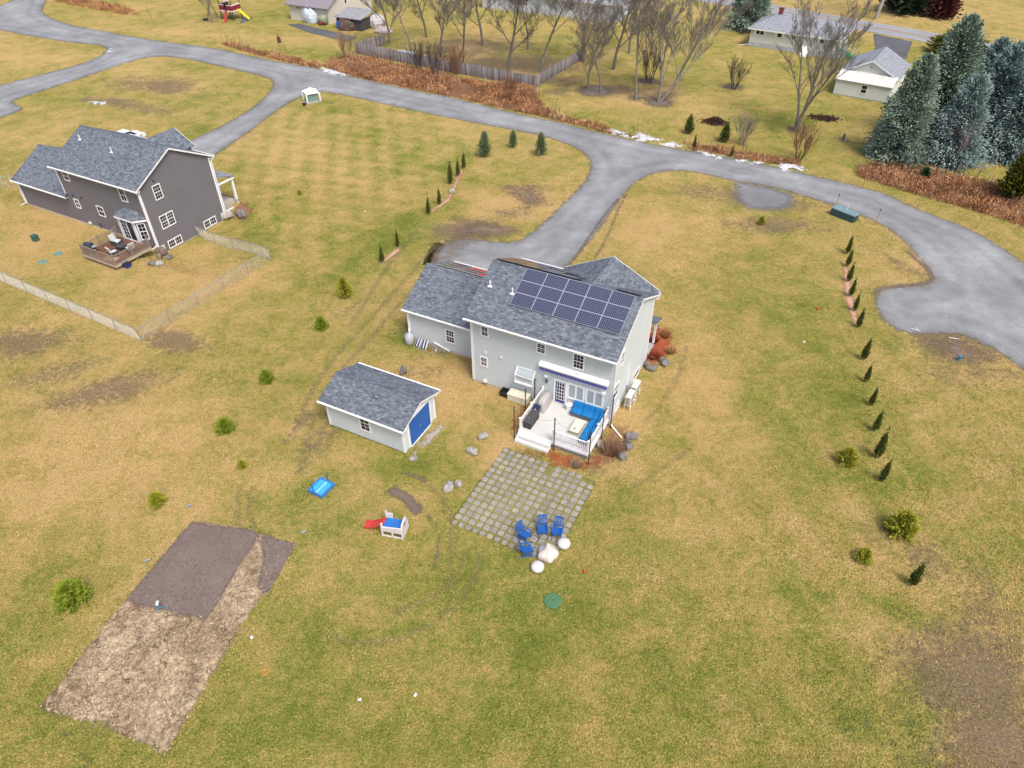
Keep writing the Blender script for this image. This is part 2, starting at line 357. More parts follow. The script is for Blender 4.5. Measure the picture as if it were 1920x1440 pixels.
ground = mesh_np('ground', np.stack([GXr, GYr, GZ], 1), gf, ground_mat(), attrs=dict(lush=lush, straw=straw, bare=np.clip(bare, 0, 1.2)), smooth=True)
tag(ground, kind='structure')
def soft(n, b, L, amp=.5, sc=1.6, width=.25):
    """ragged worn edge: the sheet thins out where its distance-to-edge attribute falls below noise"""
    p = pos(n); s_ = attr(n, 'sd').outputs['Fac']
    v = math_(n, 'ADD', s_, math_(n, 'MULTIPLY', math_(n, 'SUBTRACT', noise(n, sc, 6, .75, p), .5), amp*2))
    a = ramp(n, math_(n, 'DIVIDE', v, width), [(0, (0, 0, 0)), (1, (1, 1, 1))])
    L(a, b.inputs['Alpha'])
def gravel_mat(name, c0, c1, c2, amp=.45, width=.3, fine=9.0, track=False, sc=1.6):
    m, n, b, L = nodes(name); p = pos(n)
    v = math_(n, 'ADD', math_(n, 'ADD', math_(n, 'MULTIPLY', noise(n, .16, 5, .65, p), .45), math_(n, 'MULTIPLY', noise(n, fine*1.4, 4, .8, p), .42)), math_(n, 'MULTIPLY', noise(n, 1.0, 6, .7, p), .16))
    col = ramp(n, v, [(.33, c0), (.52, c1), (.72, c2)])
    if track:
        s_ = attr(n, 'sd').outputs['Fac']
        wv = math_(n, 'SINE', math_(n, 'MULTIPLY', math_(n, 'ADD', s_, math_(n, 'MULTIPLY', noise(n, .15, 2, .5, p), 1.2)), 3.3))
        col = mix(n, col, mix(n, (.86, .86, .86), (1.11, 1.11, 1.11), math_(n, 'ADD', math_(n, 'MULTIPLY', wv, .5), .5)), .55, 'MULTIPLY')
        ed = ramp(n, math_(n, 'ADD', s_, math_(n, 'MULTIPLY', math_(n, 'SUBTRACT', noise(n, .5, 4, .7, p), .5), 1.6)), [(.0, (.66, .54, .43)), (.9, (1, 1, 1))]); col = mix(n, col, ed, .8, 'MULTIPLY')
    L(col, b.inputs['Base Color']); b.inputs['Roughness'].default_value = .9; b.inputs['Specular IOR Level'].default_value = .2
    L(bump(n, noise(n, 14, 4, .7, p), .05, .7), b.inputs['Normal'])
    soft(n, b, L, amp, sc, width); return m
EXCL = []
def sheet(name, polys, mat, z=.02, res=.35, margin=.8, kind='structure', puff=0.0, clip=4.0, excl=False):
    if excl: EXCL.extend(polys)
    allp = np.array([[q[0], q[1]] for P in polys for q in P]); lo, hi = allp.min(0)-margin-res, allp.max(0)+margin+res
    xs, ys = np.arange(lo[0], hi[0], res), np.arange(lo[1], hi[1], res); X, Y = np.meshgrid(xs, ys); X, Y = X.ravel(), Y.ravel()
    S = np.full(X.shape, -1e9)
    for P in polys: S = np.maximum(S, sdf(X, Y, P))
    i = np.arange(len(ys)-1)[:, None]*len(xs)+np.arange(len(xs)-1)[None, :]
    f = np.stack([i, i+1, i+1+len(xs), i+len(xs)], -1).reshape(-1, 4); f = f[(S[f] > -margin).any(1)]
    use = np.unique(f); rm = np.full(len(X), -1); rm[use] = np.arange(len(use))
    Z = terrain(X, Y)+(vnoise(X, Y, 5, 1)-.5)*.05+z
    if puff: Z = Z+np.clip(S+.1, 0, 2)*puff*(.5+vnoise(X, Y, .6, 5))
    o = mesh_np(name, np.stack([X, Y, Z], 1)[use], rm[f], mat, attrs=dict(sd=np.clip(S, -clip, clip)[use]), smooth=True)
    return tag(o, kind=kind)
def ribbon(pts, wd):
    """polygon round a world polyline"""
    pts = [Vector((p[0], p[1])) for p in pts]; a, b = [], []
    for i, p in enumerate(pts):
        d = (pts[min(i+1, len(pts)-1)]-pts[max(i-1, 0)]).normalized(); n = Vector((-d.y, d.x))*(wd/2); a.append(p+n); b.append(p-n)
    return [Vector((q.x, q.y, 0)) for q in a+b[::-1]]
GRAVEL = gravel_mat('gravel', (.115, .12, .124), (.232, .24, .247), (.42, .43, .44), track=True, amp=.9, width=.45)
GRAVELD = gravel_mat('gravel_patch', (.10, .105, .11), (.195, .20, .21), (.36, .37, .38), amp=1.3, width=1.4)
sheet('gravel_road', [ROADP], GRAVEL, .022, .42)
sheet('gravel_patch', [G([(1368, 335), (1440, 346), (1500, 366), (1490, 390), (1450, 398), (1400, 396), (1372, 372)])], GRAVELD, .014, .4, 1.2)
RUT = gravel_mat('rutted_mud', (.10, .072, .055), (.17, .13, .10), (.26, .205, .165), amp=.35, width=.35)
def rut(name, px, wd, z): return sheet(name, [ribbon(G(px), wd)], RUT, z, .22, .5, excl=True)
rut('tyre_rut', [(1160, 372), (1140, 395), (1118, 425), (1098, 455), (1075, 490)], .45, .03)
rut('tyre_rut', [(1176, 362), (1158, 395), (1145, 430), (1128, 465), (1112, 487)], .4, .03)
rut('tyre_rut', [(728, 915), (752, 928), (775, 948), (790, 965)], 1.0, .012)
rut('tyre_rut', [(752, 885), (790, 897), (812, 915), (800, 905)], .5, .012)
rut('tyre_rut', [(800, 965), (815, 985), (822, 1010), (820, 1040), (812, 1070)], .35, .012)
rut('tyre_rut', [(1700, 470), (1738, 505), (1748, 522), (1735, 531), (1690, 536), (1650, 540), (1637, 555)], .7, .034)
rut('tyre_rut', [(835, 455), (820, 472), (808, 500), (790, 530)], .6, .03)
def worn_mat():
    m, n, b, L = nodes('worn_track'); p = pos(n)
    L(ramp(n, noise(n, 5, 5, .75, p), [(.3, (.13, .105, .06)), (.55, (.235, .19, .11)), (.75, (.34, .27, .16))]), b.inputs['Base Color']); b.inputs['Roughness'].default_value = .95
    v = math_(n, 'ADD', attr(n, 'sd').outputs['Fac'], math_(n, 'MULTIPLY', math_(n, 'SUBTRACT', noise(n, 1.2, 6, .75, p), .5), .9))
    L(math_(n, 'MULTIPLY', ramp(n, v, [(-.0, (0, 0, 0)), (.45, (1, 1, 1))]), .42), b.inputs['Alpha']); return m
WORN = worn_mat()
def worn(pairs, wd=.4):
    polys = [ribbon(smooth_line(G(p)), wd) for p in pairs]
    sheet('worn_track', polys, WORN, .011, .2, .4); EXCL.extend(polys[:0])
def smooth_line(pts):
    q = []
    for a, b in zip(pts, pts[1:]): q += [a.lerp(b, t/3) for t in range(3)]
    q.append(pts[-1]); return [((q[max(i-1, 0)]+q[i]+q[min(i+1, len(q)-1)])/3) for i in range(len(q))]
worn([[(838, 462), (800, 510), (750, 570), (690, 640), (640, 690), (600, 750), (575, 830), (560, 900)], [(822, 455), (780, 500), (725, 565), (665, 630), (610, 690), (570, 760), (545, 840)], [(790, 425), (740, 480), (690, 560), (650, 620)]], .7)
worn([[(800, 905), (835, 940), (850, 985), (848, 1040), (835, 1090)], [(905, 1030), (885, 1100), (830, 1160), (750, 1200), (660, 1210), (590, 1180)], [(880, 1020), (860, 1080), (800, 1130), (720, 1150)], [(480, 900), (465, 950), (480, 1000)], [(455, 895), (440, 955), (455, 1010)]], .6)
worn([[(1200, 800), (1240, 760), (1275, 700), (1290, 640)], [(1180, 920), (1240, 880), (1310, 830)]], .6)
BARE = gravel_mat('bare_soil', (.10, .068, .048), (.185, .135, .10), (.30, .235, .18), amp=2.2, width=2.0, fine=6)
sheet('bare_soil', [G([(832, 455), (850, 425), (905, 410), (975, 422), (985, 438), (940, 450), (870, 447), (845, 475), (815, 520), (800, 510)]), G([(1725, 636), (1790, 630), (1860, 665), (1850, 690), (1780, 680)]), G([(925, 345), (1010, 345), (1040, 385), (985, 395)])], BARE, .010, .4, 1.5)
sheet('bare_soil', [G([(1790, 1190), (1870, 1160), (1960, 1200), (1960, 1460), (1820, 1450), (1770, 1330)]), G([(1690, 985), (1735, 960), (1760, 1060), (1700, 1080)])], gravel_mat('thin_soil', (.15, .105, .07), (.25, .19, .13), (.38, .30, .21), amp=5.0, width=10, fine=6, sc=1.0), .010, .4, 1.5)
sheet('driveway_mud', [G([(806, 505), (814, 468), (842, 448), (880, 445), (905, 452), (880, 470), (855, 495), (842, 530)])], gravel_mat('driveway_mud', (.14, .11, .09), (.21, .175, .15), (.30, .26, .23), amp=2.4, width=2.6, fine=6), .03, .3, 1.5)
SOIL = gravel_mat('tilled_soil', (.10, .072, .062), (.18, .137, .118), (.29, .23, .20), amp=.30, width=.2, fine=5)
def cracked_mat():
    m, n, b, L = nodes('cracked_soil'); p = pos(n)
    base = ramp(n, noise(n, 3.2, 7, .82, p), [(.34, (.13, .09, .055)), (.46, (.36, .275, .175)), (.56, (.51, .40, .265)), (.70, (.64, .52, .35))])
    wet = ramp(n, noise(n, .5, 6, .72, p), [(.42, (1, 1, 1)), (.62, (.40, .35, .32))])
    col = mix(n, base, wet, .85, 'MULTIPLY')
    wp = N(n, 'ShaderNodeVectorMath', operation='ADD'); nz = N(n, 'ShaderNodeTexNoise', Scale=1.1, Detail=4); L(p, nz.inputs['Vector'])
    vs = N(n, 'ShaderNodeVectorMath', operation='SCALE'); L(nz.outputs[1], vs.inputs[0]); vs.inputs['Scale'].default_value = 1.3; L(p, wp.inputs[0]); L(vs.outputs[0], wp.inputs[1])
    def vor(sc, w_):
        v = N(n, 'ShaderNodeTexVoronoi', Scale=sc, feature='DISTANCE_TO_EDGE'); L(wp.outputs[0], v.inputs['Vector'])
        return ramp(n, v.outputs['Distance'], [(0, (0, 0, 0)), (w_*.5, (.15, .15, .15)), (w_, (1, 1, 1))])
    gate = ramp(n, noise(n, .35, 3, .5, p), [(.38, (1, 1, 1)), (.55, (0, 0, 0))])
    cr = mix(n, vor(.62, .016), (1, 1, 1), math_(n, 'MULTIPLY', gate, .8)); cr2 = mix(n, vor(1.9, .03), (1, 1, 1), .45)
    k = mix(n, cr, cr2, 1.0, 'MULTIPLY')
    col = mix(n, (.10, .07, .05), col, k)
    L(col, b.inputs['Base Color']); b.inputs['Roughness'].default_value = .95; b.inputs['Specular IOR Level'].default_value = .1
    h = math_(n, 'ADD', math_(n, 'MULTIPLY', k, .6), math_(n, 'MULTIPLY', noise(n, 7, 5, .7, p), .5)); L(bump(n, h, .06, .8), b.inputs['Normal'])
    soft(n, b, L, .55, 1.4, .22); return m
sheet('cracked_garden_soil', [G([(232, 1126), (360, 974), (470, 991), (556, 1022), (440, 1195), (312, 1420), (196, 1362), (68, 1330), (150, 1228)])], cracked_mat(), .012, .2, .6, excl=True)
sheet('tilled_garden_soil', [G([(232, 1128), (360, 975), (380, 981), (470, 992), (489, 1004), (386, 1166)])], SOIL, .022, .2, .4)
sheet('garden_soil_edge', [G([(489, 1000), (556, 1020), (500, 1120), (480, 1100), (492, 1050)])], SOIL, .026, .2, .4, excl=True)
MULCH = gravel_mat('red_mulch', (.13, .045, .022), (.34, .085, .035), (.44, .22, .12), amp=1.5, width=1.0, fine=9)
MULCHB = gravel_mat('brown_mulch', (.13, .06, .035), (.26, .13, .075), (.40, .24, .14), amp=1.4, width=1.0, fine=8)
PINKM = gravel_mat('pale_bark_mulch', (.30, .15, .09), (.46, .26, .17), (.60, .42, .30), amp=.3, width=.3, fine=12)
sheet('mulch_bed', [G([(1012, 850), (1030, 838), (1075, 850), (1105, 862), (1128, 850), (1135, 870), (1100, 884), (1060, 880), (1030, 872)]), G([(955, 800), (962, 780), (985, 745), (1000, 752), (975, 800), (966, 830)])], MULCH, .016, .2, .7, excl=True)
sheet('shrub_mulch_bed', [G([(1100, 870), (1118, 830), (1150, 795), (1180, 800), (1178, 840), (1165, 862), (1130, 880)]), G([(970, 838), (1030, 850), (1020, 866), (965, 850)])], MULCHB, .012, .2, .7)
sheet('front_mulch_bed', [G([(1195, 690), (1205, 640), (1225, 605), (1262, 620), (1272, 660), (1245, 682), (1215, 690)])], MULCH, .016, .25, .7, excl=True)
sheet('hedge_mulch_bed', [G([(873, 316), (862, 318), (838, 370), (806, 396), (806, 403), (845, 378)]), G([(748, 462), (735, 470), (711, 492), (718, 497), (753, 470)]), G([(1592, 498), (1578, 500), (1582, 560), (1592, 590), (1602, 612), (1614, 610), (1602, 560)])], PINKM, .014, .2, .5, excl=True)
ASPH = gravel_mat('asphalt', (.19, .19, .205), (.27, .27, .29), (.36, .36, .38), amp=.05, width=.1, fine=5)
ASPD = gravel_mat('dark_asphalt', (.06, .062, .07), (.10, .102, .112), (.19, .195, .21), amp=.3, width=.3, fine=4)
PAINTW = gravel_mat('road_paint_white', (.5, .5, .5), (.6, .6, .6), (.7, .7, .7), amp=.03, width=.04)
PAINTY = gravel_mat('road_paint_yellow', (.45, .27, .05), (.55, .34, .08), (.6, .40, .12), amp=.03, width=.04)
# asphalt road beyond the white house: centre line from its lower edge
_a, _b = gp(1316, 3), gp(1845, 99); _d = (_b-_a).normalized(); _n = Vector((-_d.y, _d.x, 0))
_w = 7.4
A0, A1 = _a-_d*120, _b+_d*110
sheet('asphalt_road', [[A0, A1, A1+_n*_w, A0+_n*_w]], ASPH, .02, 1.2, .6)
for off, wd, mt, nm in ((.55, .16, PAINTW, 'road_edge_line'), (_w-.55, .16, PAINTW, 'road_edge_line'), (_w/2-.17, .13, PAINTY, 'road_centre_line'), (_w/2+.17, .13, PAINTY, 'road_centre_line')):
    v, L0 = MB(), (A1-A0).length
    for k in range(60):
        a, b = A0+_d*(L0*k/60)+_n*(off-wd/2), A0+_d*(L0*(k+1)/60)+_n*(off-wd/2)
        v.poly([(q.x, q.y, .075) for q in (a, b, b+_n*wd, a+_n*wd)])
    tag(v.build(nm, solid('line_'+mt.name, (.6, .6, .6) if mt is PAINTW else (.55, .33, .06), .7, .2)), kind='structure')
sheet('asphalt_driveway', [G([(1636, 62), (1640, 90), (1634, 99), (1650, 112), (1700, 110), (1712, 78)])], ASPD, .03, .5, .5)
sheet('asphalt_driveway', [G([(1800, 118), (1812, 93), (1850, 98), (1880, 130), (1850, 200), (1790, 170)])], ASPH, .03, .5, .5)
sheet('asphalt_pad', [G([(535, 46), (560, 44), (672, 70), (655, 80), (580, 62)])], ASPD, .03, .5, .5)
def snow_mat():
    m, n, b, L = nodes('old_snow'); p = pos(n)
    L(ramp(n, noise(n, 2.5, 5, .7, p), [(.36, (.25, .25, .26)), (.48, (.50, .51, .53)), (.64, (.74, .75, .77))]), b.inputs['Base Color']); b.inputs['Roughness'].default_value = .7
    soft(n, b, L, 2.4, .9, .10); return m
sheet('snow', [G(q) for q in ([(1130, 243), (1150, 243), (1180, 254), (1178, 259), (1150, 252)], [(1184, 257), (1195, 250), (1238, 262), (1235, 266), (1200, 264)], [(1240, 270), (1262, 266), (1276, 274), (1255, 277)], [(1308, 282), (1352, 293), (1348, 297), (1320, 290)], [(1378, 299), (1430, 304), (1428, 308), (1390, 304)],
   [(1452, 310), (1475, 307), (1508, 314), (1507, 320), (1470, 320)], [(600, 128), (625, 131), (652, 139), (640, 142), (612, 136)], [(171, 190), (198, 192), (198, 197), (175, 195)], [(200, 98), (208, 91), (212, 94), (203, 102)])], snow_mat(), .03, .25, .5, kind='stuff', puff=.18)

# ------------------------------------------------------------------ building helpers (house-local coordinates s, t, z)
def slab(mb, pts, th=.12):
    """roof plane: pts counter-clockwise seen from above, first edge along the eave"""
    P = [Vector(p) for p in pts]; u = (P[1]-P[0]).normalized(); n = (P[1]-P[0]).cross(P[-1]-P[0]).normalized(); v = n.cross(u)
    uv = [((p-P[0]).dot(u)+P[0].dot(u), (p-P[0]).dot(v)) for p in P]
    mb.poly(P, uv); Q = [p-n*th for p in P]; mb.poly(Q[::-1])
    for i in range(len(P)):
        j = (i+1) % len(P); mb.poly([P[j], P[i], Q[i], Q[j]], [(0, 0), (.1, 0), (.1, .1), (0, .1)])
def roof_gable(parent, s0, s1, t0, tr, t1, ze, zr, mat, trim=WHITE, th=.12, rakes=(True, True), eaves=(True, True), ze1=None, fh=.2):
    ze1 = ze if ze1 is None else ze1
    mb = MB(); slab(mb, [(s0, t0, ze), (s1, t0, ze), (s1, tr, zr), (s0, tr, zr)], th); slab(mb, [(s1, t1, ze1), (s0, t1, ze1), (s0, tr, zr), (s1, tr, zr)], th)
    k = .14
    for sg, tt, zz in ((-1, t0, ze), (1, t1, ze1)):
        m_ = (zr-zz)/abs(tr-tt); q = [(s0, tr+sg*k, zr-m_*k+.025), (s1, tr+sg*k, zr-m_*k+.025), (s1, tr, zr+.025), (s0, tr, zr+.025)]
        slab(mb, q if sg < 0 else [q[1], q[0], q[3], q[2]], .02)
    o = mb.build('roof', mat, parent)
    for on, tt, zz, sg in ((eaves[0], t0, ze, -1), (eaves[1], t1, ze1, 1)):
        if on:
            MB().box((s0-.01, tt+(-.03 if sg < 0 else .005), zz-fh-.02), (s1+.01, tt+(-.005 if sg < 0 else .03), zz-.015)).build('fascia', trim, parent)
            g = MB().hexa([(s0, tt+sg*.03, zz-.13), (s1, tt+sg*.03, zz-.13), (s1, tt+sg*.12, zz-.13), (s0, tt+sg*.12, zz-.13), (s0, tt+sg*.03, zz-.03), (s1, tt+sg*.03, zz-.03), (s1, tt+sg*.15, zz-.03), (s0, tt+sg*.15, zz-.03)]); g.build('gutter', trim, parent)
            MB().box((s0+.02, min(tt, tt-sg*.5), zz-fh-.04), (s1-.02, max(tt, tt-sg*.5), zz-fh-.015)).build('soffit', trim, parent)
    for on, ss, sg in ((rakes[0], s0, -1), (rakes[1], s1, 1)):
        if on:
            a, b = (ss-.04*sg, ss+.012*sg); a, b = min(a, b), max(a, b)
            for tt, zz in ((t0, ze), (t1, ze1)):
                mbk = MB().hexa([(a, tt, zz-fh), (b, tt, zz-fh), (b, tr, zr-fh), (a, tr, zr-fh), (a, tt, zz-.035), (b, tt, zz-.035), (b, tr, zr-.035), (a, tr, zr-.035)]); mbk.build('rake_board', trim, parent)
    return o
def lap_wall(parent, o, u, n, W, z0, top, mat, lap=.125, off=.019, name='wall'):
    """clapboard wall: every board its own sloped strip; top is a height or a list of (u, z) making a convex roofline"""
    mb = MB((o, u, (0, 0, 1), n))
    prof = [(0, top), (W, top)] if not isinstance(top, (list, tuple)) else top
    zt = max(z for _, z in prof)
    def ext(z):
        lo, hi = None, None
        us = [p[0] for p in prof]
        if z <= prof[0][1]: lo = us[0]
        if z <= prof[-1][1]: hi = us[-1]
        for (a, za), (b, zb) in zip(prof, prof[1:]):
            if (za-z)*(zb-z) < 0:
                x = a+(b-a)*(z-za)/(zb-za)
                if zb > za and lo is None: lo = x
                if zb < za: hi = x if hi is None else hi
        if lo is None or hi is None: return None
        return lo, hi
    z = z0
    while z < zt-1e-3:
        z1 = min(z+lap, zt-.001); a, b = ext(z), ext(z1)
        if a is None: break
        if b is None: m_ = (a[0]+a[1])/2; b = (m_, m_)
        zm = z+(z1-z)*.66; c = [a[0]+(b[0]-a[0])*.66, a[1]+(b[1]-a[1])*.66]
        mb.poly([(a[0], z, off), (a[1], z, off), (c[1], zm, off), (c[0], zm, off)]); mb.poly([(c[0], zm, off), (c[1], zm, off), (b[1], z1, 0), (b[0], z1, 0)]); mb.poly([(a[0], z, 0), (a[1], z, 0), (a[1], z, off), (a[0], z, off)])
        z = z1
    return mb.build(name, mat, parent)
def window(parent, o, u, n, u0, z0, u1, z1, cols=2, rows=4, fw=.09, frame=WHITE, pane=GLASS, units=1, mun=True, sash=True, name='window'):
    """trim frame (the part) with a pane and its bars as sub-parts"""
    fr = (o, u, (0, 0, 1), n); m = MB(fr)
    m.box((u0-fw, z0-fw, .0), (u0, z1+fw, .06)); m.box((u1, z0-fw, .0), (u1+fw, z1+fw, .06)); m.box((u0, z1, .0), (u1, z1+fw, .062)); m.box((u0-.02, z0-fw, .0), (u1+.02, z0, .075))
    w_ = m.build(name, frame, parent)
    MB(fr).box((u0, z0, .0), (u1, z1, .028)).build('pane', pane, w_)
    b = MB(fr); uw = (u1-u0)/units
    for k in range(1, units): b.box((u0+uw*k-.06, z0, .02), (u0+uw*k+.06, z1, .058))
    if sash and rows > 1: b.box((u0, (z0+z1)/2-.03, .02), (u1, (z0+z1)/2+.03, .05))
    if mun:
        for q in range(units):
            for c in range(1, cols): x = u0+uw*q+uw*c/cols; b.box((x-.012, z0, .02), (x+.012, z1, .036))
        for r_ in range(1, rows):
            if sash and r_*2 == rows: continue
            zz = z0+(z1-z0)*r_/rows; b.box((u0, zz-.012, .02), (u1, zz+.012, .037))
    if b.v: b.build('muntin', frame, w_)
    return w_
def corner(parent, s, t, z0, z1, ds, dt, w_=.13, mat=WHITE):
    """corner board wrapping the outer corner at (s,t); ds, dt point inwards"""
    p = .03
    m = MB().box((min(s-ds*p, s+ds*w_), min(t-dt*p, t), z0), (max(s-ds*p, s+ds*w_), max(t-dt*p, t), z1)).box((min(s-ds*p, s), min(t, t+dt*w_), z0), (max(s-ds*p, s), max(t, t+dt*w_), z1))
    m.build('corner_board', mat, parent)
def spout(parent, pts, w_=.09, mat=WHITE):
    m = MB()
    for a, b in zip(pts, pts[1:]): m.bar(a, b, w_, w_*.8)
    m.build('downspout', mat, parent)
S_, T_ = (1, 0, 0), (0, 1, 0); NS, NT = (-1, 0, 0), (0, -1, 0)
def solar(parent, s0, s1, t0, z0, t1, z1, cols, rows, skip=lambda c, r_: False, lift=.13, frame=None):
    """panels on the slope from (t0,z0) up to (t1,z1)"""
    up = Vector((0, t1-t0, z1-z0)); Ls = up.length; up.normalize(); sx = Vector((1, 0, 0)) if t1 > t0 else Vector((-1, 0, 0)); nn = sx.cross(up)
    cw, rh = (s1-s0)/cols, Ls/rows; o0 = Vector((s0 if t1 > t0 else s1, t0, z0))
    for c in range(cols):
        for r_ in range(rows):
            if skip(c if t1 > t0 else cols-1-c, r_): continue
            fr = (o0+sx*(cw*c)+up*(rh*r_), sx, up, nn); g = .007
            m = MB(fr); e = .019
            m.box((g, g, lift-.04), (cw-g, g+e, lift)); m.box((g, rh-g-e, lift-.04), (cw-g, rh-g, lift)); m.box((g, g+e, lift-.04), (g+e, rh-g-e, lift)); m.box((cw-g-e, g+e, lift-.04), (cw-g, rh-g-e, lift))
            p = m.build('solar_panel', frame or solid('panel_frame', (.50, .52, .57), .35, .05, metal=.3), parent)
            q = MB(fr); a, b = cw-2*g-2*e, rh-2*g-2*e
            q.poly([(g+e, g+e, lift-.006), (cw-g-e, g+e, lift-.006), (cw-g-e, rh-g-e, lift-.006), (g+e, rh-g-e, lift-.006)], [(0, 0), (a, 0), (a, b), (0, b)]); q.poly([(g+e, g+e, lift-.035), (g+e, rh-g-e, lift-.035), (cw-g-e, rh-g-e, lift-.035), (cw-g-e, g+e, lift-.035)])
            q.build('cell_face', solar_mat(), p)
    m = MB((o0, sx, up, nn))
    for r_ in range(rows): m.box((.1, rh*(r_+.3), .0), (cw*cols-.1, rh*(r_+.3)+.05, lift-.045))
    m.build('mounting_rail', BLACK, parent)
def vent(parent, s, t, z, h=.45, r_=.05, mat=WHITE):
    MB().tube([(s, t, z-.2), (s, t, z+h)], r_, 10).box((s-.16, t-.16, z-.03), (s+.16, t+.13, z+.03)).build('vent_pipe', mat, parent)

# ------------------------------------------------------------------ main house
H = thing('house', 'pale grey two storey house with solar panels and a white deck', 'house', (HM[0], HM[1], 0), HM[2])
L_, D_, ZE, ZR, TO = 11.1, 8.08, 6.155, 8.458, .57
zw = ZE-.02
lap_wall(H, (0, 0, 0), S_, NT, L_, .18, zw, SIDING)                                   # rear
lap_wall(H, (L_, 0, 0), T_, S_, D_, .18, [(0, zw), (D_/2, ZR-.15), (D_, zw)], SIDING)     # right gable
lap_wall(H, (0, D_, 0), NT, NS, D_, .18, [(0, zw), (D_/2, ZR-.15), (D_, zw)], SIDING)     # left gable
lap_wall(H, (L_, D_, 0), NS, T_, L_, .18, zw, SIDING)                                  # front
MB().box((.03, .03, -.3), (L_-.03, D_-.03, .18)).build('foundation', FOUND, H)
MB().box((-.005, -.005, .0), (L_+.005, D_+.005, .17)).build('foundation', FOUND, H)
roof_gable(H, -.25, L_+.25, -TO, D_/2, D_+TO, ZE, ZR, SHINGLE)
for s, t, ds, dt in ((0, 0, 1, 1), (L_, 0, -1, 1), (L_, D_, -1, -1), (0, D_, 1, -1)): corner(H, s, t, .15, ZE-.2, ds, dt, .17)
# cross gable towards the road
WC, WH, WZE, WZR, WT = 7.35, 3.85, 6.12, 8.05, 8.95
m = MB(); slab(m, [(WC+WH, 8.55, WZE+.06), (WC+WH, WT, WZE+.06), (WC, WT, WZR+.06), (WC, 4.6, WZR+.06)], .1); slab(m, [(WC-WH, WT, WZE+.06), (WC-WH, 8.55, WZE+.06), (WC, 4.6, WZR+.06), (WC, WT, WZR+.06)], .1); m.build('roof', SHINGLE, H)
for sg in (-1, 1): MB().hexa([(WC+sg*WH, WT+.004, WZE-.14), (WC+sg*WH, WT+.04, WZE-.14), (WC, WT+.04, WZR-.14), (WC, WT+.004, WZR-.14), (WC+sg*WH, WT+.004, WZE+.07), (WC+sg*WH, WT+.04, WZE+.07), (WC, WT+.04, WZR+.07), (WC, WT+.004, WZR+.07)]).build('rake_board', WHITE, H)
lap_wall(H, (WC+WH-.3, 8.6, 0), NS, T_, 2*WH-.6, .18, [(0, WZE-.1), (WH-.3, WZR-.15), (2*WH-.6, WZE-.1)], SIDING)
lap_wall(H, (WC+WH-.3, 8.08, 0), T_, S_, .5, .18, WZE-.1, SIDING)
MB().box((WC-WH+.3, 8.0, 6.15), (WC+WH-.3, 8.59, 6.16)).build('soffit', WHITE, H)
# rear openings
RO, RU, RN = (0, 0, 0), S_, NT
window(H, RO, RU, RN, .93, 4.68, 1.40, 5.42, 2, 4); window(H, RO, RU, RN, .77, 1.86, 1.24, 2.58, 2, 4)
window(H, RO, RU, RN, 5.37, 4.68, 5.92, 5.40, 2, 4); window(H, RO, RU, RN, 8.13, 4.30, 8.82, 5.42, 3, 4)
for a, b in ((7.90, 8.97), (9.30, 10.40)): window(H, RO, RU, RN, a, 1.46, b, 2.62, 1, 1, fw=.13, pane=BLIND, units=2, mun=False, sash=False)
# patio door
fr = ((0, 0, 0), S_, (0, 0, 1), NT)
d = MB(fr).box((6.72, .60, 0), (6.86, 2.72, .07)).box((7.62, .60, 0), (7.76, 2.72, .07)).box((6.86, 2.60, 0), (7.62, 2.72, .07)).box((6.72, .55, 0), (7.76, .62, .09)).build('door_frame', WHITE, H)
d = MB(fr).box((6.86, .63, .0), (7.62, 2.6, .03)).build('door', NAVY, H)
MB(fr).box((6.99, .92, .03), (7.52, 2.5, .036)).build('pane', GLASS, d)
m = MB(fr)
for k in range(4): m.box((6.97+.185*k, .92, .036), (7.0+.185*k, 2.5, .05))
for k in range(6): m.box((6.97, .90+.318*k, .036), (7.555, .93+.318*k, .049))
m.build('muntin', WHITE, d); MB(fr).box((6.9, 1.5, .03), (6.94, 1.68, .08)).build('handle', METAL, d)
# awning: white cassette with navy valance
m = MB(fr); pr = [(0, 3.62), (.12, 3.60), (.33, 3.66), (.36, 3.78), (.26, 3.92), (.0, 3.98)]
for (n0, z0), (n1, z1) in zip(pr, pr[1:]): m.poly([(5.62, z0, n0), (10.8, z0, n0), (10.8, z1, n1), (5.62, z1, n1)])
m.poly([(5.62, z, n_) for n_, z in pr]); m.poly([(10.8, z, n_) for n_, z in pr[::-1]])
aw = m.build('awning', solid('awning_white', (.86, .85, .82), .5, .03), H)
mv, ms = MB(fr), MB(fr)
for k in range(46):
    a = 5.72+k*.11; (mv if k % 2 == 0 else ms).poly([(a, 3.62, .335), (a+.11, 3.62, .335), (a+.11, 3.42, .34), (a+.055, 3.37, .34), (a, 3.42, .34)])
mv.build('valance', solid('valance_navy', (.03, .03, .20), .8, .1), aw); ms.build('valance', solid('valance_light', (.13, .12, .38), .8, .1), aw)
MB(fr).box((8.42, 3.9, .1), (8.62, 4.08, .3)).build('bracket', WHITE, aw)
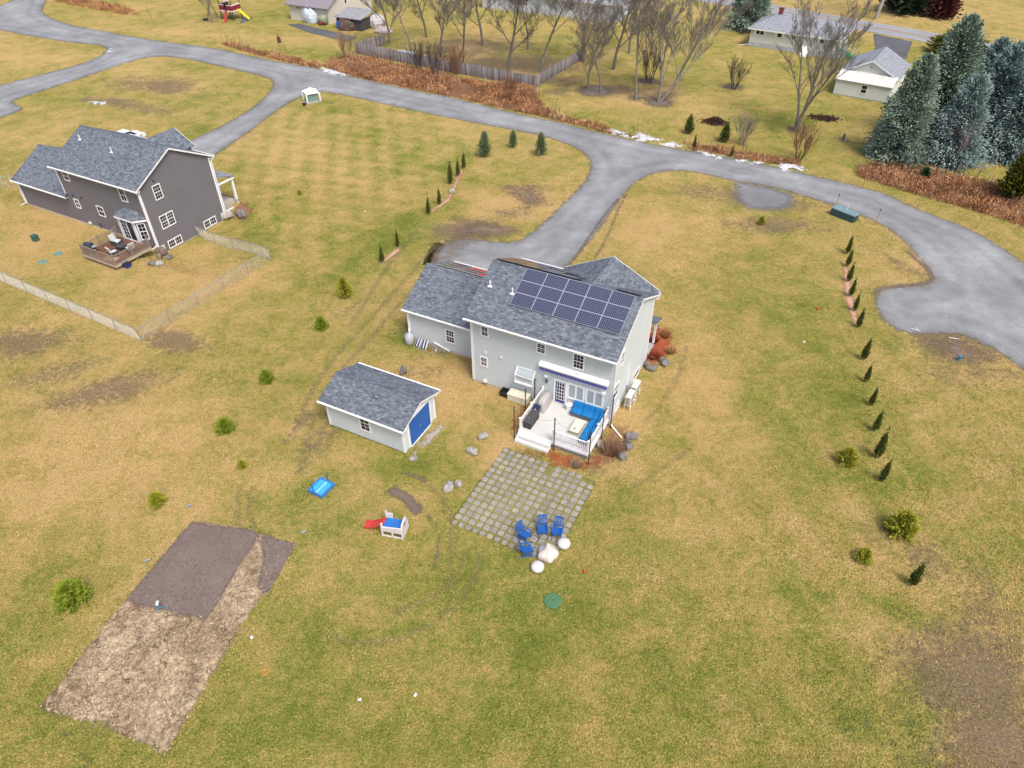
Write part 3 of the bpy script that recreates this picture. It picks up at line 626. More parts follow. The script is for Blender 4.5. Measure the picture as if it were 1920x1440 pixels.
# garden window
g = MB(fr)
a, b, z0, z1, zt, nn = 3.76, 5.26, 1.68, 2.25, 2.72, .46
for x in (a, b-.07): g.box((x, z0, 0), (x+.07, z0+.07, nn)).box((x, z0, nn-.07), (x+.07, z1, nn)); g.hexa([(x, z1, nn-.07), (x+.07, z1, nn-.07), (x+.07, zt, 0), (x, zt, 0), (x, z1+.08, nn), (x+.07, z1+.08, nn), (x+.07, zt+.09, .03), (x, zt+.09, .03)])
g.box((a, z0-.08, 0), (b, z0, nn+.03)).box((a, z0, nn-.06), (b, z0+.08, nn+.005)).box((a, zt, 0), (b, zt+.09, .06)).box((a, z1+.02, nn-.05), (b, z1+.07, nn+.002))
gw_ = g.build('garden_window', WHITE, H)
def clear_mat():
    if 'clear' in MATS: return MATS['clear']
    m_, n, bb, L = nodes('clear'); bb.inputs['Base Color'].default_value = (.75, .88, .9, 1); bb.inputs['Roughness'].default_value = .05; bb.inputs['Alpha'].default_value = .35; MATS['clear'] = m_; return m_
MB(fr).poly([(a+.07, z1+.06, nn-.03), (b-.07, z1+.06, nn-.03), (b-.07, zt, .02), (a+.07, zt, .02)]).poly([(a+.07, z0+.08, nn-.03), (b-.07, z0+.08, nn-.03), (b-.07, z1+.02, nn-.03), (a+.07, z1+.02, nn-.03)]).build('pane', clear_mat(), gw_)
MB(fr).box((a+.05, z0+.05, .0), (b-.05, zt, .012)).build('back_panel', solid('window_inside', (.55, .66, .68), .7, .05), gw_)
MB(fr).box((a+.08, 2.12, .05), (b-.08, 2.14, .36)).build('shelf', DKGREY, gw_)
# lights, vents, hose reel on the rear wall
MB(fr).box((6.02, 2.72, 0), (6.26, 2.84, .22)).build('lamp_bracket', WHITE, H); MB(fr).tube([(6.2, 2.55, .14), (6.2, 2.35, .16), (6.2, 2.2, .14)], [.04, .1, .06], 10).build('wall_lamp', DKGREY, H)
for s, z in ((1.2, 3.17), (2.5, 3.16)): MB(fr).hexa([(s-.09, z-.08, 0), (s+.09, z-.08, 0), (s+.09, z+.1, 0), (s-.09, z+.1, 0), (s-.09, z-.08, .13), (s+.09, z-.08, .13), (s+.09, z+.08, .05), (s-.09, z+.08, .05)]).build('vent_hood', SIDING, H)
MB(fr).box((.98, .3, 0), (1.2, .52, .2)).build('meter_box', WHITE, H); MB(fr).box((1.0, .16, 0), (1.16, .29, .16)).build('vent_hood', BLACK, H)
MB(fr).box((10.35, 2.68, .0), (10.62, 2.86, .16)).build('junction_box', WHITE, H)
# right gable openings, line set
GO, GU, GN = (L_, 0, 0), T_, S_
window(H, GO, GU, GN, 1.10, 4.62, 1.66, 5.62, 2, 4); window(H, GO, GU, GN, .25, 2.15, 1.05, 3.25, 2, 2, mun=False); window(H, GO, GU, GN, 1.2, .42, 1.78, .84, 1, 1, mun=False, sash=False, pane=BLIND)
window(H, GO, GU, GN, 5.0, .34, 6.15, .86, 1, 1, mun=False, sash=False)
MB((GO, GU, (0, 0, 1), GN)).box((3.33, .6, 0), (3.42, 3.3, .07)).build('line_cover', WHITE, H)
MB((GO, GU, (0, 0, 1), GN)).box((3.1, .7, 0), (3.3, 1.3, .12)).build('meter_box', METAL, H)
spout(H, [(L_+.1, -.12, ZE-.3), (L_+.1, -.10, .35), (L_+.35, -.22, .12), (L_+1.3, -.9, .05)])
spout(H, [(L_-.1, D_+.08, ZE-.3), (L_-.1, D_+.08, .2)])
# front porch
MB().box((4.0, D_+.52, .0), (L_, D_+2.0, .45)).build('porch_floor', CONC, H)
m = MB(); slab(m, [(L_+.25, D_+2.3, 2.9), (3.6, D_+2.3, 2.9), (3.6, D_+.5, 3.5), (L_+.25, D_+.5, 3.5)]); m.build('porch_roof', SHINGLE, H)
MB().box((3.6, D_+2.1, 2.62), (L_+.22, D_+2.25, 2.78)).build('porch_beam', WHITE, H)
for s in (4.2, 7.5, L_-.1): MB().box((s-.08, D_+2.05, .45), (s+.08, D_+2.2, 2.62)).build('porch_post', WHITE, H)
# solar arrays
rz_ = lambda t: ZE+(t+TO)*.5
solar(H, 2.62, 10.80, 1.18, rz_(1.18), 3.99, rz_(3.99), 5, 3)
rf = lambda t: ZE+(D_+TO-t)*.5
BF = solid('black_frame', (.012, .012, .014), .4, .1)
solar(H, -.05, 6.55, 6.95, rf(6.95), 4.14, rf(4.14), 4, 3, skip=lambda c, r_: (c == 3 and r_ < 2) or (c == 2 and r_ < 1), frame=BF)
solar(H, 9.30, 10.95, 5.08, rf(5.08), 4.14, rf(4.14), 1, 1, frame=BF)
vent(H, .55, 2.1, rz_(2.1)); vent(H, 2.4, 2.0, rz_(2.0))
# garage wing
GT, GS, GD, GZE, GTR, GZR = 2.26, -7.2, 9.85, 3.17, 6.05, 5.18
lap_wall(H, (GS, GT, 0), S_, NT, -GS, .22, GZE+.1, SIDING); lap_wall(H, (GS, GD, 0), NT, NS, GD-GT, .22, [(0, GZE+.1), (GD-GTR, GZR-.14), (GD-GT, GZE+.1)], SIDING)
lap_wall(H, (0, GD, 0), NS, T_, -GS, .22, GZE+.1, SIDING); lap_wall(H, (0, D_, 0), T_, S_, GD-D_, .22, GZE+.1, SIDING)
MB().box((GS-.005, GT-.005, -.1), (-.03, GD+.005, .21)).build('foundation', FOUND, H)
roof_gable(H, GS-.32, -.02, GT-.3, GTR, GD+.3, GZE, GZR, SHINGLE, rakes=(True, False))
corner(H, GS, GT, .2, GZE-.02, 1, 1, .17); corner(H, GS, GD, .2, GZE-.02, 1, -1, .17)
window(H, (0, GT, 0), S_, NT, -3.62, 1.08, -2.95, 2.2, 3, 4)
rg = lambda t: GZE+(GD+.3-t)*(GZR-GZE)/(GD+.3-GTR)
solar(H, -6.75, -1.35, 9.2, rg(9.2), 6.16, rg(6.16), 3, 3, frame=solid('panel_frame', (.50, .52, .57), .35, .05, metal=.3))
RED_REFL = solid('red_reflection_tint', (.50, .03, .03), .35, .15, 3)  # red reflection in the garage panels, put in as thin coloured sheets
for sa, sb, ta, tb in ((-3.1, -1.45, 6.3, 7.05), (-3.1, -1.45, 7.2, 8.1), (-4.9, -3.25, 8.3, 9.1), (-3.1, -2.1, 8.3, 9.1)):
    MB().hexa([(sa, ta, rg(ta)+.142), (sb, ta, rg(ta)+.142), (sb, tb, rg(tb)+.142), (sa, tb, rg(tb)+.142), (sa, ta, rg(ta)+.155), (sb, ta, rg(ta)+.155), (sb, tb, rg(tb)+.155), (sa, tb, rg(tb)+.155)]).build('red_reflection', RED_REFL, H)
for k in range(2):
    a = -6.5+k*3.3; d = MB(((0, GD, 0), S_, (0, 0, 1), T_)).box((a, .1, 0), (a+2.7, 2.3, .05)).build('garage_door', WHITE, H)
spout(H, [(GS-.02, GT-.1, GZE-.15), (GS+.02, GT-.06, 1.0)])
MB().bar((-4.95, GT-.12, .62), (-3.4, GT-.10, .16), .1, .1).build('downspout', WHITE, H)

# ------------------------------------------------------------------ deck of the main house
HMW = lambda s, t, z=0: to_w(s, t, HM, z)
def railing(parent, pts, z0, z1, post=.11, mat=WHITE, gap=.125, bal=.035, name='railing', posts=True, endcap=.06):
    """rails, posts and balusters between successive points (s, t)"""
    for (a, b) in zip(pts, pts[1:]):
        a_, b_ = Vector((a[0], a[1], 0)), Vector((b[0], b[1], 0)); Ld = (b_-a_).length; dd = (b_-a_)/Ld
        MB().bar(a_+Vector((0, 0, z1-.03)), b_+Vector((0, 0, z1-.03)), .09, .05).build('top_rail', mat, parent)
        MB().bar(a_+Vector((0, 0, z0+.1)), b_+Vector((0, 0, z0+.1)), .05, .06).build('bottom_rail', mat, parent)
        nb = int((Ld-.15)/gap); me = None
        for k in range(nb):
            p = a_+dd*(.075+(Ld-.15)*(k+.5)/nb)
            if me is None: o = MB().box((-bal/2, -bal/2, z0+.13), (bal/2, bal/2, z1-.055)).build('baluster', mat, parent); me = o.data
            else: o = bpy.data.objects.new('baluster', me); COL.objects.link(o); o.parent = parent
            o.location = (p.x, p.y, 0); o.rotation_euler = (0, 0, math.atan2(dd.y, dd.x))
    if posts:
        for a in pts: MB().box((a[0]-post/2, a[1]-post/2, z0), (a[0]+post/2, a[1]+post/2, z1+.1)).box((a[0]-post/2-.025, a[1]-post/2-.025, z1+.1), (a[0]+post/2+.025, a[1]+post/2+.025, z1+.13)).build('rail_post', mat, parent)
DK = thing('deck', 'white railed deck with steps behind the pale grey house', 'deck', (HM[0], HM[1], 0), HM[2])
DZ = .62; DECKM = solid('deck_boards', (.56, .56, .53), .6, .05, 2)
nb = 28; y0, y1 = -3.92, -.05
for k in range(nb):
    a = y0+(y1-y0)*k/nb; b = y0+(y1-y0)*(k+1)/nb
    MB().box((5.86, a+.004, DZ-.04), (11.05, b-.004, DZ)).build('floor_board', DECKM, DK)
MB().box((5.9, -3.9, DZ-.25), (11.0, -.06, DZ-.045)).build('joist_frame', WHITE, DK)
MB().box((5.85, -3.97, DZ-.22), (11.08, -3.925, DZ+.005)).build('fascia', WHITE, DK); MB().box((11.055, -3.92, DZ-.22), (11.1, -.05, DZ+.005)).build('fascia', WHITE, DK); MB().box((5.81, -3.92, DZ-.22), (5.855, -.05, DZ+.005)).build('fascia', WHITE, DK)
MB().box((8.4, -3.86, 0), (11.02, -3.82, .39)).build('skirt', solid('skirt_lattice', (.25, .25, .24), .8, .2), DK); MB().box((10.97, -3.8, 0), (11.01, -.1, .39)).build('skirt', solid('skirt_lattice', (.25, .25, .24), .8, .2), DK); MB().box((5.92, -3.8, 0), (5.95, -.1, .39)).build('skirt', solid('skirt_lattice', (.25, .25, .24), .8, .2), DK)
for k, (ta, tb, z) in enumerate(((-4.28, -3.975, .41), (-4.62, -4.28, .2))):
    MB().box((5.85, ta, z-.045), (8.35, tb, z)).build('tread', DECKM, DK); MB().box((5.88, ta+.03, max(0, z-.21)), (8.32, ta+.06, z-.046)).build('riser', WHITE, DK)
for s in (5.87, 8.33): MB().hexa([(s-.02, -4.6, 0), (s+.02, -4.6, 0), (s+.02, -3.98, 0), (s-.02, -3.98, 0), (s-.02, -4.6, .15), (s+.02, -4.6, .15), (s+.02, -3.98, .52), (s-.02, -3.98, .52)]).build('stringer', WHITE, DK)
railing(DK, [(5.93, -.12), (5.93, -2.05), (5.93, -3.85)], DZ, 1.58); railing(DK, [(8.45, -3.85), (10.98, -3.85), (10.98, -2.0), (10.98, -.12)], DZ, 1.58)
# furniture on the deck
def at_deck(name, label, cat, s, t, rz=0.0, z=DZ+.003): return thing(name, label, cat, HMW(s, t, z), HM[2]+rz)
WICK = solid('wicker', (.13, .12, .12), .8, .25, 20)
def rbox(m, a, b, r_=.05):
    """cushion: box with rounded top edge made of stacked insets"""
    (x0, y0, z0), (x1, y1, z1) = a, b; rings = [(0, z0+r_*.6), (.0, z1-r_), (r_*.35, z1-r_*.3), (r_, z1)]; i0 = len(m.v)
    rings = [(r_*.5, z0)]+rings
    for e, z in rings: m.v += [m.P(p) for p in ((x0+e, y0+e, z), (x1-e, y0+e, z), (x1-e, y1-e, z), (x0+e, y1-e, z))]
    for j in range(len(rings)-1):
        for q in range(4): m.f.append([i0+j*4+q, i0+j*4+(q+1) % 4, i0+(j+1)*4+(q+1) % 4, i0+(j+1)*4+q]); m.uv.append(None)
    m.f.append([i0+3, i0+2, i0+1, i0]); m.f.append([i0+(len(rings)-1)*4+q for q in range(4)]); m.uv += [None, None]; return m
so_ = at_deck('sectional_sofa', 'blue cushioned L shaped wicker sectional sofa on the deck', 'sofa', 0, 0)
so_.location = HMW(0, 0, DZ+.003)
MB().box((8.42, -.98, 0), (10.85, -.18, .28)).box((10.05, -3.3, 0), (10.85, -.98, .281)).build('base', WICK, so_)
MB().box((8.42, -.18, 0), (10.85, -.1, .62)).build('back_frame', WICK, so_); MB().box((10.79, -3.3, 0), (10.87, -.18, .621)).build('back_frame', WICK, so_)
for a in (8.44, 9.26): rbox(MB(), (a, -.98, .28), (a+.8, -.32, .43)).build('seat_cushion', BLUE, so_, True)
rbox(MB(), (10.08, -.98, .28), (10.8, -.32, .43)).build('seat_cushion', BLUE, so_, True)
for a in (-1.77, -2.54, -3.3): rbox(MB(), (10.06, a, .28), (10.62, a+.76, .43)).build('seat_cushion', BLUE, so_, True)
def backc(x0, y0, x1, y1, lean):
    lx, ly = lean; m = MB(); i = 0
    m.hexa([(x0, y0, .43), (x1, y0, .43), (x1, y1, .43), (x0, y1, .43), (x0+lx+.03, y0+ly+.03, .82), (x1+lx-.03, y0+ly+.03, .82), (x1+lx-.03, y1+ly-.02, .82), (x0+lx+.03, y1+ly-.02, .82)])
    m.build('back_cushion', BLUE, so_)
for a in (8.44, 9.26): backc(a, -.42, a+.8, -.22, (0, .1))
backc(10.08, -.42, 10.66, -.22, (0, .1))
for a in (-1.25, -2.05, -2.85): backc(10.58, a, 10.78, a+.76, (.1, 0))
rbox(MB(), (10.1, -3.28, .43), (10.55, -3.02, .56)).build('throw_pillow', BLUE, so_, True)
ct = at_deck('coffee_table', 'cream rectangular coffee table in front of the blue sofa', 'table', 9.48, -2.1)
rbox(MB(), (-.36, -.68, .33), (.36, .68, .40), .02).build('table_top', CREAM, ct); MB().box((-.12, -.5, .402), (.02, -.25, .412)).build('inlay', solid('inlay_grey', (.35, .33, .28), .6), ct)
MB().box((-.31, -.62, 0), (.31, .62, .33)).build('base', solid('beige_panel', (.40, .36, .28), .7), ct)
st = at_deck('side_table', 'small round white side table between the door and the blue sofa', 'table', 8.12, -.42)
MB().lathe([(.2, 0), (.21, .05), (.17, .2), (.22, .42), (.24, .46)], k=18).build('pedestal', WHITE, st, True); MB().lathe([(.25, .46), (.27, .48), (.26, .51), (.01, .512)], k=18).build('table_top', WHITE, st, True)
gc = at_deck('covered_grill', 'barbecue grill under a grey fabric cover beside the left railing', 'grill', 6.42, -.95, R(90))
m = MB(); lv = [(0, .78, .36, .02), (.5, .74, .33, 0), (.85, .72, .31, 0), (1.0, .62, .26, 0), (1.12, .42, .16, .02)]; i0 = 0
for z, a, b, o_ in lv:
    for q in range(20):
        t = 2*math.pi*q/20; r_ = 1/max(abs(math.cos(t)), abs(math.sin(t)))**.75; wob = 1+(.05*math.sin(7*t+z*3) if z < .8 else .02*math.sin(5*t)); m.v.append((a*r_*wob*math.cos(t)*.95, b*r_*wob*math.sin(t)*.95, z))
for j in range(len(lv)-1):
    for q in range(20): m.f.append([j*20+q, j*20+(q+1) % 20, (j+1)*20+(q+1) % 20, (j+1)*20+q]); m.uv.append(None)
m.f.append([(len(lv)-1)*20+q for q in range(20)]); m.uv.append(None)
m.build('cover', solid('grey_cover', (.40, .38, .36), .85, .12, 4), gc, True); MB().box((-.7, -.28, 0), (.7, .28, .04)).build('wheel_base', BLACK, gc)
db = at_deck('storage_box', 'dark brown wicker storage box at the head of the deck steps', 'storage box', 6.30, -2.85, R(90))
MB().box((-.72, -.29, 0), (.72, .29, .52)).build('body', solid('deckbox_wicker', (.045, .04, .045), .8, .3, 25), db); rbox(MB(), (-.75, -.32, .52), (.75, .32, .60), .03).build('lid', DKGREY, db)
for x in (-.45, .5): MB().box((x-.02, -.335, .5), (x+.02, -.30, .56)).build('latch', METAL, db)
bn = at_deck('waste_bin', 'small navy waste bin between the grill and the storage box', 'bin', 6.22, -1.86)
MB().hexa([(-.2, -.2, 0), (.2, -.2, 0), (.2, .2, 0), (-.2, .2, 0), (-.25, -.25, .6), (.25, -.25, .6), (.25, .25, .6), (-.25, .25, .6)]).build('body', solid('bin_navy', (.02, .03, .07), .4), bn); rbox(MB(), (-.27, -.27, .6), (.27, .27, .68), .04).build('lid', solid('bin_navy', (.02, .03, .07), .4), bn); MB().box((-.03, -.28, .6), (.1, -.268, .66)).build('sticker', WHITE, bn)
# poles for the string lights
POLE = solid('pole_brown', (.07, .05, .045), .6, .2)
poles = [(5.63, -4.21, 2.83, 'dark light pole left of the deck steps', .045), (5.1, -1.33, 2.05, 'short dark pole beside the cream storage box', .045), (5.35, -.30, 2.3, 'dark pole standing close to the garden window', .05), (8.61, -4.10, 2.94, 'dark light pole at the right end of the deck steps', .045),
  (11.25, -4.28, 2.98, 'dark light pole at the front corner of the deck', .045), (11.2, -1.75, 2.64, 'dark light pole beside the right deck railing', .045), (11.32, -.30, 3.06, 'dark light pole at the right corner of the grey house', .05)]
for s, t, h, lb, r_ in poles:
    p = thing('light_pole', lb, 'pole', HMW(s, t), 0, 'string light poles around the deck')
    MB().tube([(0, 0, -.2), (0, 0, h)], [r_, r_*.9], 8).build('shaft', POLE, p); MB().lathe([(r_*1.25, h), (r_*1.25, h+.05), (.01, h+.09)], k=8).build('cap', BLACK, p)
m = MB(); bulbs = []
for i, j in ((0, 3), (3, 4), (4, 5), (5, 6), (0, 1), (1, 2)):
    a, b = HMW(poles[i][0], poles[i][1], poles[i][2]-.05), HMW(poles[j][0], poles[j][1], poles[j][2]-.05); pts = []
    for k in range(9):
        f = k/8; q = a.lerp(b, f); q.z -= .45*4*f*(1-f); pts.append(q)
        if k in (1, 3, 5, 7): bulbs.append(q)
    m.tube(pts, .007, 4)
sg = thing('string_lights', 'thin string of small bulbs hung between the deck poles', 'string lights', HMW(8, -4), 0); inv = sg.location
m2 = MB(); m2.v = [tuple(Vector(v)-inv) for v in m.v]; m2.f, m2.uv = m.f, m.uv; m2.build('cable', BLACK, sg)
for q in bulbs: MB().lathe([(.015, 0), (.03, -.05), (.02, -.09)], tuple(q-inv), 6).build('bulb', solid('bulb_glass', (.5, .48, .4), .2), sg)
# things along the rear wall
cb = thing('storage_box', 'cream plastic storage box against the pale grey wall', 'storage box', HMW(4.15, -.5), HM[2])
MB().box((-.78, -.36, .02), (.78, .36, .55)).build('body', CREAM, cb); rbox(MB(), (-.82, -.40, .55), (.82, .40, .68), .08).build('lid', CREAM, cb, False)
kb = thing('tub', 'black plastic tub beside the cream storage box', 'tub', HMW(3.0, -.42), HM[2])
m = MB()
for a, b in (((-.33, -.3), (.33, -.26)), ((-.33, .26), (.33, .3)), ((-.33, -.26), (-.29, .26)), ((.29, -.26), (.33, .26))): m.box((a[0], a[1], 0), (b[0], b[1], .42))
m.box((-.29, -.26, 0), (.29, .26, .12)); m.build('shell', BLACK, kb); MB().box((-.36, -.33, .40), (-.29, .33, .45)).box((.29, -.33, .40), (.36, .33, .45)).build('rim', BLACK, kb)
# heat pumps on a steel stand
HPW = solid('heat_pump_white', (.72, .72, .69), .5, .05)
for t0, lb in ((1.95, 'white heat pump unit nearer the deck, on a steel stand'), (3.2, 'white heat pump unit farther from the deck, on a steel stand')):
    hp = thing('heat_pump', lb, 'heat pump', HMW(11.72, t0+.5), HM[2], 'heat pumps beside the right wall')
    rbox(MB(), (-.2, -.48, .48), (.2, .48, 1.32), .02).build('cabinet', HPW, hp)
    MB().box((-.16, -.495, .56), (.16, -.481, 1.2)).build('grille', DKGREY, hp); gr = MB()
    for k in range(9): gr.box((-.17, -.505, .58+k*.07), (.17, -.497, .595+k*.07))
    gr.build('louvre', HPW, hp); MB().tube([(.201, 0, .88), (.215, 0, .88)], [.3, .3], 18).build('fan_guard', METAL, hp)
    for y in (-.42, .42):
        for x in (-.22, .24): MB().box((x-.02, y-.02, 0), (x+.02, y+.02, .46)).build('leg', WHITE, hp)
        MB().box((-.28, y-.03, .44), (.30, y+.03, .48)).build('crossbar', WHITE, hp)
    MB().tube([(-.2, .3, .6), (-.5, .3, .55)], .03, 6).build('refrigerant_pipe', WHITE, hp)
# rain barrel, folded chairs and tools at the garage corner
p = to_loc(gp(768, 645), HM)
rb = thing('rain_barrel', 'grey plastic rain barrel at the garage corner', 'barrel', HMW(GS+.18, GT-.42), 0)
MB().lathe([(.3, 0), (.36, .1), (.39, .45), (.37, .8), (.30, .92)], k=20).build('body', solid('barrel_grey', (.42, .44, .47), .6, .08), rb, True); MB().lathe([(.31, .92), (.31, .96), (.24, .965), (.23, .93), (.01, .93)], k=20).build('lid', solid('barrel_grey', (.42, .44, .47), .6, .08), rb, True); MB().tube([(.08, -.05, .95), (.02, .15, 1.35)], .05, 8).build('inlet_pipe', WHITE, rb)
ALU = solid('aluminium', (.55, .55, .58), .35, .1, metal=.5)
for i, (dx, lb, mt) in enumerate(((.75, 'folded blue and white lawn chair next to the rain barrel', NAVY), (1.35, 'folded blue lawn chair leaning on the garage wall, second from the barrel', NAVY), (1.9, 'bare aluminium lawn chair frame leaning on the garage wall', None))):
    ch = thing('folding_chair', lb, 'chair', HMW(GS+.35+dx, GT-.5), HM[2]+R(8*i-8), 'folding chairs by the garage')
    for x in (-.26, .26): MB().tube([(x, -.32, .02), (x, .28, .75)], .018, 6).build('leg', ALU, ch); MB().tube([(x*.9, -.2, .35), (x*.9, .3, .12)], .018, 6).build('leg', ALU, ch)
    MB().tube([(-.26, .28, .75), (.26, .28, .75)], .018, 6).build('top_bar', ALU, ch); MB().tube([(-.26, -.32, .03), (.26, -.32, .03)], .018, 6).build('bottom_bar', ALU, ch)
    if mt:
        for k in range(4): MB().bar((-.25+.125*k+.06, -.2, .14), (-.25+.125*k+.06, .25, .70), .07, .012, (0, -.7, .7)).build('webbing', mt if k % 2 == 0 else WHITE, ch)
for i, (dx, lb) in enumerate(((2.55, 'grey metal sawhorse by the garage wall, nearer the barrel'), (3.2, 'small grey metal sawhorse below the garage window'))):
    ch = thing('sawhorse', lb, 'sawhorse', HMW(GS+.2+dx, GT-.55), HM[2]+R(5), 'sawhorses by the garage')
    for x in (-.22, .22):
        for y in (-.2, .2): MB().bar((x*1.2, y, 0), (x, y*.2, .55-.12*i), .04).build('leg', METAL, ch)
    MB().box((-.3, -.04, .53-.12*i), (.3, .04, .6-.12*i)).build('beam', METAL, ch)
gt = thing('garden_tool', 'red handled garden tool lying on the grass by the garage', 'tool', gp(805, 659), R(8))
MB().tube([(-.55, 0, .04), (.5, 0, .05)], .025, 6).build('shaft', solid('tool_red', (.45, .14, .05), .6), gt); MB().box((.45, -.14, .01), (.62, .14, .07)).build('head', CREAM, gt)
sm = thing('climbing_rose_stem', 'dark dry plant stem against the garage wall', 'plant', HMW(-3.95, GT-.12), HM[2]); MB().tube([(0, 0, 0), (.05, .02, .5), (-.02, .03, 1.0)], [.015, .012, .005], 5).build('stem', BARK, sm)

# ------------------------------------------------------------------ shed
SH = thing('shed', 'pale grey garden shed with blue roller door and shingle roof', 'shed', (HS[0], HS[1], 0), HS[2])
SL, SD, SE, SR = 6.40, 3.975, 2.52, 3.35
SWALL = solid('shed_siding', (.58, .62, .63), .6, .04, .8)
m = MB().box((0, 0, .12), (SL, .04, SE)).box((0, SD-.04, .12), (SL, SD, SE)).box((0, .04, .12), (.04, SD-.04, SE)); m.build('wall', SWALL, SH)
m = MB(((SL, 0, 0), T_, (0, 0, 1), S_))
m.poly([(0, .12, 0), (.7, .12, 0), (.7, 2.36, 0), (0, SE, 0)]); m.poly([(3.28, .12, 0), (SD, .12, 0), (SD, SE, 0), (3.28, 2.36, 0)]); m.poly([(0, SE, 0), (.7, 2.36, 0), (3.28, 2.36, 0), (SD, SE, 0), (SD/2, SR-.06, 0)]); m.build('wall', SWALL, SH)
m = MB(((0, SD, 0), NT, (0, 0, 1), NS)); m.poly([(0, SE, 0), (SD, SE, 0), (SD/2, SR-.06, 0)]); m.build('wall', SWALL, SH)
roof_gable(SH, -.33, SL+.33, -.34, SD/2, SD+.34, SE, SR, SHINGLE, fh=.15)
MB().box((.06, .06, -.05), (SL-.02, SD-.06, .119)).build('foundation', CONC, SH)
for s, t, ds, dt in ((0, 0, 1, 1), (SL, 0, -1, 1), (SL, SD, -1, -1), (0, SD, 1, -1)): corner(SH, s, t, .1, SE-.12, ds, dt, .13)
frd = ((SL, 0, 0), T_, (0, 0, 1), S_); m = MB(frd)
m.box((.56, .1, 0), (.72, 2.42, .045)); m.box((3.26, .1, 0), (3.42, 2.42, .045)); m.box((.72, 2.28, 0), (3.26, 2.42, .045)); m.box((.72, .02, 0), (3.26, .1, .08)); m.build('door_frame', WHITE, SH)
d = MB(frd)
for k in range(14): z = .1+k*.156; d.hexa([(.72, z, 0), (3.26, z, 0), (3.26, z+.15, 0), (.72, z+.15, 0), (.72, z, .035), (3.26, z, .035), (3.26, z+.15, .02), (.72, z+.15, .02)])
d = d.build('roller_door', RBLUE, SH); MB(frd).box((1.95, .95, .03), (2.05, 1.05, .07)).box((1.9, .18, .03), (2.02, .23, .07)).build('handle', METAL, d)
window(SH, (0, 0, 0), S_, NT, 2.92, .92, 3.62, 2.24, 2, 4, fw=.1)

# ------------------------------------------------------------------ left house
LH = thing('house', 'charcoal two storey house with grey shingle roof and wooden deck', 'house', (HL[0], HL[1], 0), HL[2])
L2, D2, E2, R2, T2, G2 = 12.15, 8.88, 6.14, 8.66, .38, -8.24
z2 = E2+.02
lap_wall(LH, (G2, 0, 0), S_, NT, -G2, .2, 3.05, DARKSIDE); lap_wall(LH, (0, 0, 0), S_, NT, L2, .2, z2, DARKSIDE)
lap_wall(LH, (L2, 0, 0), T_, S_, D2, -.85, [(0, z2), (D2/2, R2-.14), (D2, z2)], DARKSIDE, lap=.19, off=.021)
lap_wall(LH, (0, D2, 0), NT, NS, D2, .2, [(0, z2), (D2/2, R2-.14), (D2, z2)], DARKSIDE); lap_wall(LH, (L2, D2, 0), NS, T_, L2, .2, z2, DARKSIDE)
lap_wall(LH, (G2, 8, 0), NT, NS, 8, .2, [(0, 3.1), (4, 5.1), (8, 3.1)], DARKSIDE); lap_wall(LH, (0, 8, 0), NS, T_, -G2, .2, 3.05, DARKSIDE)
MB().box((G2-.005, -.005, -.3), (-.0, 8.005, .19)).build('foundation', FOUND, LH); MB().box((-.005, -.007, -1.2), (L2-.02, D2+.005, .19)).build('foundation', FOUND, LH); MB().box((L2-.02, .02, -1.2), (L2+.004, D2-.02, -.86)).build('foundation', FOUND, LH)
roof_gable(LH, -.3, L2+.3, -T2, D2/2, D2+T2, E2, R2, SHINGLE)
roof_gable(LH, G2-.32, .35, -.42, 4.0, 8.42, 2.98, 5.32, SHINGLE, rakes=(True, False))
for s, t, z0, ds, dt in ((0, 0, 2.9, 1, 1), (L2, 0, -.0, -1, 1), (L2, D2, -.2, -1, -1), (G2, 0, .15, 1, 1)): corner(LH, s, t, z0, (E2 if s >= 0 else 2.95)-.1, ds, dt, .16)
WC2, WH2 = 7.2, 2.4
m = MB(); slab(m, [(WC2+WH2, 8.4, 6.55), (WC2+WH2, 9.6, 6.55), (WC2, 9.6, 8.0), (WC2, 5.2, 8.0)], .1); slab(m, [(WC2-WH2, 9.6, 6.55), (WC2-WH2, 8.4, 6.55), (WC2, 5.2, 8.0), (WC2, 9.6, 8.0)], .1); m.build('roof', SHINGLE, LH)
for sg in (-1, 1): MB().hexa([(WC2+sg*WH2, 9.604, 6.35), (WC2+sg*WH2, 9.64, 6.35), (WC2, 9.64, 7.8), (WC2, 9.604, 7.8), (WC2+sg*WH2, 9.604, 6.54), (WC2+sg*WH2, 9.64, 6.54), (WC2, 9.64, 7.99), (WC2, 9.604, 7.99)]).build('rake_board', WHITE, LH)
lap_wall(LH, (WC2+WH2-.3, 9.3, 0), NS, T_, 2*WH2-.6, .2, [(0, 6.5), (WH2-.3, 7.8), (2*WH2-.6, 6.5)], DARKSIDE); lap_wall(LH, (WC2+WH2-.3, D2, 0), T_, S_, .42, .2, 6.5, DARKSIDE)
ro, go = ((0, 0, 0), S_, NT), ((L2, 0, 0), T_, S_)
window(LH, *ro, 1.15, 4.88, 1.85, 5.70, 2, 2); window(LH, *ro, 9.35, 4.45, 10.1, 5.66, 2, 2); window(LH, *ro, 1.14, 1.88, 1.74, 2.72, 2, 2); window(LH, *ro, 4.62, 1.8, 5.45, 2.75, 2, 2)
window(LH, *go, 1.63, 4.42, 2.38, 5.72, 3, 4, fw=.09); window(LH, *go, 1.27, 1.48, 2.77, 2.7, 3, 4, units=2); window(LH, *go, 1.28, -.68, 2.80, .0, 3, 2, units=2, sash=False); window(LH, *go, 5.97, -.68, 7.48, .0, 3, 2, units=2, sash=False)
MB(((L2, 0, 0), T_, (0, 0, 1), S_)).box((.05, -.75, .0), (.75, .0, .05)).box((8.3, -.75, .0), (8.85, .0, .05)).build('parged_corner', solid('pale_render', (.5, .5, .46), .85, .08), LH)
